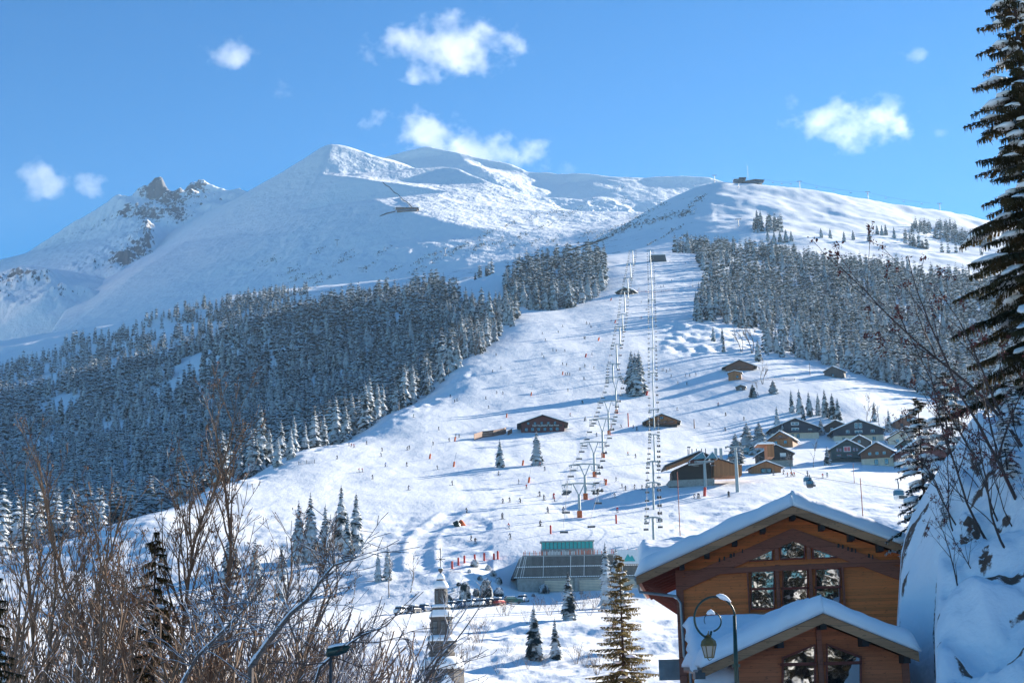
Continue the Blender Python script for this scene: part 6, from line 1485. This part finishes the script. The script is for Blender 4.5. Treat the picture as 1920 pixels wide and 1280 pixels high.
M['brass'] = plain('aged_brass', (0.16, 0.12, 0.045), 0.5, 0.5, 0.3, 8)
lr = MB().lathe([(0.02,25*LS),(0.03,22*LS),(0.08,21*LS),(0.05,18.5*LS),(0.09,17*LS),(13*LS,11*LS),(15*LS,3.0*LS),(14.2*LS,2.2*LS)], 6, c=tuple(lc)).build('lantern_hood', M['brass'], rlp)
MB().tube([lc + Vector((0,0,25*LS)), qv(1329,1182)], 0.012, 6).build('hanger', M['brass'], rlp)
mb = MB()
for i in range(6):
    a = i*math.pi/3; mb.bar(lc + Vector((math.cos(a)*13.5*LS, math.sin(a)*13.5*LS, 2.5*LS)), lc + Vector((math.cos(a)*8.2*LS, math.sin(a)*8.2*LS, -19*LS)), 0.022)
for rr, z in ((13.5,2.5),(8.2,-19)):
    for i in range(6): a = i*math.pi/3; b = a+math.pi/3; mb.bar(lc + Vector((math.cos(a)*rr*LS, math.sin(a)*rr*LS, z*LS)), lc + Vector((math.cos(b)*rr*LS, math.sin(b)*rr*LS, z*LS)), 0.028)
for i in range(3): a = i*math.pi/3*2; mb.bar(lc + Vector((math.cos(a)*7*LS, math.sin(a)*7*LS, -19.5*LS)), lc + Vector((0,0,-25*LS)), 0.012)
mb.build('lantern_frame', M['brass'], rlp)
M['opal'] = plain('opal_glass', (0.42, 0.36, 0.30), 0.35, 0, 0.05, 3)
MB().lathe([(7.6*LS,-18.6*LS),(12.8*LS,2.2*LS)], 6, c=tuple(lc)).build('lantern_glass', M['opal'], rlp)
# dark modern lamp head
Y2 = 46.0; b1 = at(620, 1280, Y2); r5_ = empty('street_lamp', (b1.x, Y2, -4.2), 0, 'dark modern street lamp with a snow dusted flat head among the bare trees', 'street lamp')
def q2(px, py): p = at(px, py, Y2) - Vector((b1.x, Y2, -4.2)); return Vector((p.x, 0, p.z))
MB().tube([(0,0,0), q2(620,1229)], [0.07,0.045], 8).build('post', M['dsteel'], r5_, True)
hd = MB(); hp = [q2(612,1230), q2(618,1222), q2(632,1219), q2(648,1215), q2(656,1211)]; hd.tube(hp, [0.05,0.14,0.15,0.12,0.03], 10); ho_ = hd.build('lamp_head', M['gpaint'], r5_, True)
MB().tube([p + Vector((0,0,0.11)) for p in hp], [0.02,0.08,0.09,0.06,0.02], 8).build('snow', M['snow'], ho_, True)

# ------------------------------------------------------------ near conifers with real branches
M['needle_near'] = needle_mat('near_snowy_needles', (0.040, 0.040, 0.020), (0.83, 0.85, 0.88), 0.60, 0.70, 2.2, 0.55, 0.05, 0.4)
M['needle_gold'] = needle_mat('golden_needles', (0.20, 0.16, 0.065), (0.85, 0.82, 0.76), 0.46, 0.56, 2.2, 0.5, 0.05, 0.45)
M['needle_heavy'] = needle_mat('heavy_snow_needles', (0.025, 0.032, 0.022), (0.83, 0.85, 0.88), 0.30, 0.42, 1.3, 0.3, 0.05)
def big_conifer(seed, H, R, nb=90, droop=0.35, tw=16, needle='needle_near', snow=0.5, z0=0.04, side=None, nl=0.5, twl=0.42, name='spruce_tree', top=1.0, nw=0.045, reps=2, seg=0.15):
    rg = np.random.default_rng(seed); S = []; V = []; Q = []; A = []; SV = MB(); 
    S.append((0,0,-0.5, 0,0,H*0.5, H*0.014, H*0.008)); S.append((0,0,H*0.5, 0,0,H, H*0.008, 0.01))
    up = np.array([0,0,1.0])
    snowV = []; snowF = []
    def quad(c, a, b, s):
        m = len(V); V.extend([c - b, c - b + a, c + b + a*1.02, c + b]); Q.append((m, m+1, m+2, m+3)); A.extend([s]*4)
    for i in range(nb):
        f = (i + rg.random()*0.6) / nb; z = H*(z0 + (1-z0)*f**0.95); r = R*(1-f)**0.75*rg.uniform(0.5,1.15) + 0.12; z = z + H/nb*rg.normal(0,1.2); drb = droop*rg.uniform(0.6,1.5)
        a = i*2.4 + rg.normal(0,0.3)
        if side is not None and math.cos(a - side[0]) < side[1]: continue
        d = np.array([math.cos(a), math.sin(a), 0.0]); n = max(5, int(r/0.22)); p = np.array([0,0,z]); pts = [p]
        for k in range(n):
            t = (k+1)/n; dz = -drb*(0.35 + 0.9*t) + (0.35*max(0, t-0.7)) + rg.normal(0,0.03) + 0.25*f
            p = p + (d + up*dz)*r/n; pts.append(p)
        for k in range(n): S.append((*pts[k], *pts[k+1], 0.03*(1-k/n)*r/3+0.012, 0.03*(1-(k+1)/n)*r/3+0.010))
        side_d = np.array([-d[1], d[0], 0])
        for k in range(1, n+1):
            t = k/n; base = pts[k]
            for s in (-1, 1):
                for rep in range(reps):
                    L_ = twl*r*(1.02-t)**0.6*rg.uniform(0.5,1.1)*0.7 + 0.12
                    td = side_d*s*rg.uniform(0.6,1.0) + d*rg.uniform(0.3,0.9); td /= np.linalg.norm(td); td = td + up*rg.uniform(-0.45,-0.05)
                    m_ = max(2, int(L_/seg)); q0 = base
                    for j in range(m_):
                        q1 = q0 + td*L_/m_; td = td - up*0.06
                        ax = q1 - q0
                        sp = np.cross(ax, up); sp /= (np.linalg.norm(sp)+1e-9)
                        sv = rg.normal(0, 0.03) + (0.05 if t > 0.3 else -0.05)
                        quad(q0, ax*1.25, sp*nw*rg.uniform(0.7,1.3), sv)
                        hang = -up*rg.uniform(0.08,nl*0.5) + sp*rg.normal(0,0.05)
                        mm = len(V); o1 = q0 + ax*rg.uniform(0,0.3); o2 = o1 + ax*rg.uniform(0.35,0.6); V.extend([o1, o2, o2*0.35+o1*0.65+hang*rg.uniform(0.7,1.1)+ax*0.1, o1*0.8+o2*0.2+hang*0.9]); Q.append((mm,mm+1,mm+2,mm+3)); A.extend([sv-0.12, sv-0.12, sv-0.25, sv-0.25])
                        q0 = q1
        if rg.random() < snow and r > 0.5:                       # snow resting along the bough
            t0 = rg.uniform(0.25,0.5); k0 = int(n*t0); k1 = min(n, k0 + max(2, int(n*rg.uniform(0.3,0.6)))); w_ = rg.uniform(0.12,0.28)*min(1.3, r/2+0.3)
            pp = [Vector(pts[k]) + Vector((0,0,0.05)) for k in range(k0, k1+1)]
            if len(pp) > 2:
                rs = [w_*math.sin(math.pi*(kk+0.6)/(len(pp)+0.2))*rg.uniform(0.75,1.2)+0.02 for kk in range(len(pp))]
                n0 = len(SV.v); SV.tube(pp, rs, 7)
                for vi in range(n0, len(SV.v)):
                    v = Vector(SV.v[vi]); cpt = min(pp, key=lambda c_: (c_-v).length); dv_ = v - cpt; dv_.z *= 0.55; h2 = Vector((dv_.x, dv_.y, 0)); v = cpt + h2*1.5 + Vector((0,0,dv_.z)); SV.v[vi] = tuple(v)
    tr = segs_mesh('trunk', S, M['branch_dark'], 6); fo = npmesh('foliage', np.array(V), np.array(Q), M[needle], False, None, {'snow': np.array(A)})
    out = [('trunk', tr), ('foliage', fo)]
    if SV.v: out.append(('snow', SV.me('snow', M['snow2'], True)))
    return out
def put(meshes, loc, label, cat='spruce tree', rz=0, sc=1.0, name='spruce_tree', group=None):
    r = empty(name, loc, rz, label, cat, group); r.scale = (sc,)*3
    for nm_, me in meshes: link(nm_, me, r)
    return r
BIG = big_conifer(5, 28.0, 5.3, 230, 0.42, needle='needle_near', snow=0.9, nl=0.75, nw=0.045, reps=3, seg=0.12)
b2 = at(1925, 800, 74); put(BIG, (b2.x + 1.3, 74, b2.z - 3), 'towering dark spruce with hanging branches filling the right edge of the view', 'spruce tree', 0.4)
MED = big_conifer(8, 8.0, 2.3, 70, 0.42, needle='needle_heavy', snow=1.0, nl=0.4, nw=0.07)
b3 = at(1738, 990, 79); put(MED, (b3.x, 79, b3.z - 1.2), 'snow laden young spruce beside the snowy rock behind the big chalet', 'spruce tree', 0.5, 0.98)
b4 = at(1790, 985, 77); put(MED, (b4.x, 77, b4.z - 0.8), 'second snow laden spruce leaning over the top of the snowy rock', 'spruce tree', 2.5, 1.05)
GOLD = big_conifer(12, 14.0, 3.1, 170, 0.15, needle='needle_gold', snow=0.12, nl=0.3, twl=0.5, nw=0.06)
gY = 125; gp = at(1170, 1280, gY); H_ = at(1170, 1040, gY).z; put(GOLD, (gp.x, gY, H_ - 14.0*1.12), 'sunlit golden green conifer with open branches left of the large chalet', 'conifer', 0.3, 1.12, 'conifer')
DK = big_conifer(15, 12.0, 2.4, 80, 0.5, needle='needle_near', snow=0.35, nl=0.8, nw=0.05)
p_ = at(292, 1000, 60); put(DK, (p_.x, 60, p_.z - 12*0.92), 'dark drooping spruce standing inside the bare thicket at the left', 'spruce tree', 0, 0.92)
p_ = at(-8, 1085, 40); put(DK, (p_.x, 40, p_.z - 12*0.62), 'dark spruce bough cut off at the lower left corner of the view', 'spruce tree', 1.2, 0.62)
for i, (x, y, s) in enumerate([(2,-34,1.0),(6,-28,0.9),(9.5,-33,1.0),(12.5,-27,1.1),(16,-32,1.0),(19.5,-27,0.9),(23,-33,1.0),(27,-28,1.0)]):
    put(BIG if i % 2 else BIG, (x, y, -4), 'tall spruce behind the viewpoint mirrored in the chalet windows', 'spruce tree', i*1.7, s*0.95, group='spruces mirrored in the chalet windows')

# ------------------------------------------------------------ snowy rock bank on the right
Xg, Yg = np.meshgrid(np.linspace(10.5, 40, 240), np.linspace(42, 96, 320))
Xn = Xg*74/np.maximum(Yg, 42) - 1.75*np.clip((67-Yg)/4, 0, 1)
side = np.interp(Xn, [15.0,17.1,17.4,17.9,18.5,19.4,20.5,21.9,23.9,28,34,40], [-6,-5.5,0.8,3.9,5.2,6.8,8.4,10.1,12.0,14,16,18])
front = np.interp(Yg, [42,45,49,53,58,64,70,76,84,96], [-5,-3.8,-2.0,0.6,3.6,6.8,10,13,15,18])
fr2 = front + (Xn-19)*0.30
Zg = np.minimum(side, fr2) - 0.25*np.exp(-np.abs(side-fr2))
nzr = fbm(Xg/2.2, Yg/2.6, 4)*1.5 + np.maximum(0, ridged(Xg/3.5, Yg/3.5, 3))*0.5 + fbm(Xg/0.7, Yg/0.7, 2)*0.22
Zg = Zg + nzr * np.clip((Xn - 17.0) / 1.2, 0.35, 1)
rgh = np.clip(fbm(Xg/0.8+7, Yg/1.0, 4)*3.4 - 0.9, 0, 1)
M['bank'] = snow_mat('bank_snow_and_rock', [(0.7, 0.35, 0.5, None), (2.5, 0.1, 0.5, None)], rock=0.0)
nt = M['bank'].node_tree; b = nt.nodes['Principled BSDF']; an = nt.nodes.new('ShaderNodeAttribute'); an.attribute_name = 'rough'
nz_ = noise_n(nt, 3.0, 6, 0.7); rr_2 = ramp(nt, mth(nt, 'MULTIPLY', an.outputs['Fac'], mth(nt, 'SUBTRACT', nz_.outputs['Fac'], 0.28)), [(0.06, 0.0), (0.12, 1.0)])
old = b.inputs['Base Color'].links[0].from_socket; nt.links.new(mixc(nt, rr_2.outputs[0], old, mixc(nt, nz_.outputs['Fac'], (0.03,0.022,0.018), (0.22,0.13,0.09))), b.inputs['Base Color'])
o = link('snowy_rock_bank', gridmesh('snowy_rock_bank', Xg, Yg, Zg, M['bank'], {'rough': rgh.ravel()})); tag(o, 'steep snow covered rocky bank rising beside the chalets', None, None, 'structure')
def bankz(X, Y):
    i = int(np.clip((Y-42)/54*319, 0, 319)); j = int(np.clip((X-10.5)/29.5*239, 0, 239)); return float(Zg[i, j])
SAP = []
for i in range(4):
    rg = np.random.default_rng(140+i); S, tips = grow(rg, 7.5, stems=1, spread=0.2, levels=3, rmin=0.008, density=0.8, upright=0.15, r0=0.055, wig=0.07, first=0.12, tilt=(-0.35-0.1*i, 0))
    SAP.append([('branches', segs_mesh('branches', S, M['branch_dark'], 4)), ('leaves', clusters(rg, tips, 130, 0.05, 'leaves'))])
M['leafred'] = plain('dry_red_leaves', (0.13, 0.035, 0.03), 0.9, 0, 0.4, 5)
for k in SAP: k[1][1].materials.clear(); k[1][1].materials.append(M['leafred'])
for i, (px, Y, s, l) in enumerate([(1850,60,1.15,'thin bare sapling arching left across the snowy bank'),(1905,60,1.4,'tall bare sapling with dark bark near the right border'),(1790,62,0.8,'short bare sapling low on the snowy bank'),(1935,64,1.6,'bare sapling leaning in from beyond the right border'),(1880,57,0.9,'bare sapling with red dry leaves in the lower right'),(1830,66,1.0,'slim sapling rooted halfway up the snowy bank'),(1900,70,1.2,'bare sapling near the foot of the towering spruce'),(1765,66,0.6,'small twiggy sapling at the left rim of the bank')]):
    X = (px-960)/F*Y; put(SAP[i % 4], (X, Y, bankz(X, Y)-0.3), l, 'sapling', [0, .3, -.2, .1, .5, -.4, .2, .8][i], s, 'bare_sapling')
for i in range(16):
    px = random.uniform(1780, 1930); Y = random.uniform(56, 66); X = (px-960)/F*Y; put(SAP[i % 4], (X, Y, bankz(X, Y)-0.3), 'fine twiggy brush sticking out of the snow bank', 'sapling', random.uniform(-1, 1), random.uniform(0.35, 0.75), 'bare_sapling', 'brush on the snow bank')
for i, (px, Y, s) in enumerate([(1885,62,0.33),(1760,64,0.16),(1905,66,0.3)]):
    X = (px-960)/F*Y; put(MED, (X, Y, bankz(X, Y)-0.2), ['small snowy spruce seedling on the bank in the lower right','tiny spruce shoot at the left rim of the bank','small spruce seedling high on the bank'][i], 'spruce tree', i, s)
# ------------------------------------------------------------ clouds far behind the mountains
def cloud_mat(name, dens, nscale, seed, edge):
    m = bpy.data.materials.new(name); m.use_nodes = True; nt = m.node_tree; nt.nodes.remove(nt.nodes['Principled BSDF'])
    tc = nt.nodes.new('ShaderNodeTexCoord'); geo = nt.nodes.new('ShaderNodeNewGeometry')
    ln = nt.nodes.new('ShaderNodeVectorMath'); ln.operation = 'LENGTH'; nt.links.new(tc.outputs['Object'], ln.inputs[0])
    mp = nt.nodes.new('ShaderNodeMapping'); mp.inputs['Location'].default_value = (seed * 3.1, seed * 7.7, seed * 1.3); mp.inputs['Scale'].default_value = (1, 1, 1.2); nt.links.new(geo.outputs['Position'], mp.inputs['Vector'])
    n = nt.nodes.new('ShaderNodeTexNoise'); n.inputs['Scale'].default_value = nscale; n.inputs['Detail'].default_value = 9; n.inputs['Roughness'].default_value = 0.62
    nt.links.new(mp.outputs[0], n.inputs['Vector'])
    v = mth(nt, 'SUBTRACT', edge, ln.outputs['Value']); v = mth(nt, 'ADD', v, mth(nt, 'MULTIPLY', mth(nt, 'SUBTRACT', n.outputs['Fac'], 0.5), 3.1))
    v = mth(nt, 'MULTIPLY', v, dens * 2.2); v = mth(nt, 'MAXIMUM', v, 0.0); v = mth(nt, 'MINIMUM', v, dens)
    pv = nt.nodes.new('ShaderNodeVolumePrincipled'); pv.inputs['Color'].default_value = (1, 1, 1, 1); pv.inputs['Anisotropy'].default_value = 0.35
    nt.links.new(v, pv.inputs['Density']); nt.links.new(pv.outputs[0], nt.nodes['Material Output'].inputs['Volume']); return m
CY = 9500
cm1 = cloud_mat('cloud_vapour', 0.0026, 0.0045, 3, 0.62); cm2 = cloud_mat('thin_cloud_vapour', 0.0016, 0.005, 2, 0.40)
bm = bmesh.new(); bmesh.ops.create_icosphere(bm, subdivisions=3, radius=1.0)
me1 = bpy.data.meshes.new('cloud'); bm.to_mesh(me1); me2 = me1.copy(); bm.free(); me1.materials.append(cm1); me2.materials.append(cm2)
for x0, x1, y0, y1, thin, Yc, lb in [
 (690, 1000, 30, 150, 0, CY, 'largest white cloud high above the summit'),
 (360, 505, 72, 150, 0, CY+150, 'small torn cloud high at the upper left'), (495, 560, 130, 195, 1, CY+100, 'thin wisp trailing right of the small torn cloud'),
 (15, 135, 295, 372, 0, CY+300, 'round low cloud above the jagged left peaks'), (122, 215, 318, 370, 0, CY+50, 'small oval cloud just right of the round low one'),
 (680, 880, 195, 320, 0, CY+400, 'bright cloud rising behind the ridge right of the summit'), (790, 1000, 245, 335, 0, CY+200, 'flat cloud tail lying along the ridge behind the summit'), (945, 1050, 250, 330, 0, CY+500, 'little cloud puff over the far snow domes'), (1030, 1100, 300, 345, 1, CY+350, 'faint wisp above the far ridge right of the puff'),
 (1475, 1730, 180, 282, 0, CY+250, 'long ragged cloud over the right hill'), (1440, 1510, 160, 210, 1, CY+100, 'faint wisp left of the long ragged cloud'), (1680, 1755, 85, 122, 1, CY, 'tiny faint cloud high at the right'), (1735, 1785, 238, 260, 1, CY+120, 'very faint wisp right of the long ragged cloud')]:
    c = at((x0+x1)/2, (y0+y1)/2, Yc); k = Yc/F
    o = link('cloud', me2 if thin else me1, None, c); o.scale = ((x1-x0)/2*k*1.25, (x1-x0)/2*k*0.6, (y1-y0)/2*k*1.3); tag(o, lb, 'cloud')
# ------------------------------------------------------------ light, sky, camera
SUN_EL = math.radians(20); SUN_AZ = math.radians(40)     # from +X towards +Y
sd = Vector((math.cos(SUN_EL)*math.cos(SUN_AZ), math.cos(SUN_EL)*math.sin(SUN_AZ), math.sin(SUN_EL)))
L = bpy.data.lights.new('sun', 'SUN'); L.energy = 5.0; L.angle = math.radians(0.6); L.color = (1.0, 0.92, 0.80)
lo = bpy.data.objects.new('sun', L); COL.objects.link(lo); lo.rotation_euler = sd.to_track_quat('Z', 'Y').to_euler(); lo.location = (0, 0, 50)
W = bpy.data.worlds.new('World'); SC.world = W; W.use_nodes = True
nt = W.node_tree; bg = nt.nodes['Background']
sky = nt.nodes.new('ShaderNodeTexSky'); sky.sky_type = 'NISHITA'; sky.sun_disc = False
sky.sun_elevation = SUN_EL; sky.sun_rotation = math.pi / 2 - SUN_AZ
sky.air_density = 1.0; sky.dust_density = 0.0; sky.ozone_density = 3.5; sky.altitude = 2200
hs = nt.nodes.new('ShaderNodeHueSaturation'); hs.inputs['Saturation'].default_value = 1.15
nt.links.new(sky.outputs[0], hs.inputs['Color']); nt.links.new(mixc(nt, 1.0, hs.outputs[0], (1, 1, 1)), bg.inputs[0])
mx = [n for n in nt.nodes if n.type == 'MIX'][0]; mx.blend_type = 'MULTIPLY'; 
tc = nt.nodes.new('ShaderNodeTexCoord'); sp = nt.nodes.new('ShaderNodeSeparateXYZ'); nt.links.new(tc.outputs['Generated'], sp.inputs[0])
tr_ = ramp(nt, sp.outputs['Z'], [(0.0, (0.62, 0.88, 0.95)), (0.14, (0.42, 0.88, 0.95)), (0.40, (0.10, 0.70, 0.88)), (0.62, (0.45, 0.80, 0.93))]); nt.links.new(tr_.outputs[0], mx.inputs[7]); bg.inputs[1].default_value = 0.070
cam = bpy.data.cameras.new('camera'); co = bpy.data.objects.new('camera', cam); COL.objects.link(co); SC.camera = co
cam.sensor_width = 36; cam.lens = 36 * F / 1920; cam.clip_start = 0.5; cam.clip_end = 30000
m3 = Matrix((tuple(CR), tuple(CU), tuple(-_fw))).transposed(); co.matrix_world = m3.to_4x4()
SC.view_settings.view_transform = 'Standard'; SC.view_settings.look = 'None'; SC.view_settings.gamma = 1
SC.view_settings.exposure = 1.5
SC.render.engine = 'CYCLES'; SC.cycles.use_denoising = True
SC.cycles.volume_bounces = 2; SC.cycles.max_bounces = 6; SC.cycles.diffuse_bounces = 3; SC.cycles.glossy_bounces = 3; SC.cycles.transparent_max_bounces = 8
hz = MB().box(-4200, 4200, -420, 7200, -30, 2160)
m = bpy.data.materials.new('haze'); m.use_nodes = True; n_ = m.node_tree
n_.nodes.remove(n_.nodes['Principled BSDF']); pv = n_.nodes.new('ShaderNodeVolumePrincipled')
pv.inputs['Density'].default_value = 0.000024; pv.inputs['Color'].default_value = (0.55, 0.78, 1.0, 1); pv.inputs['Anisotropy'].default_value = 0.2
n_.links.new(pv.outputs[0], n_.nodes['Material Output'].inputs['Volume'])
ho = hz.build('haze', m); tag(ho, 'thin blue winter air over the valley', None, None, 'stuff')
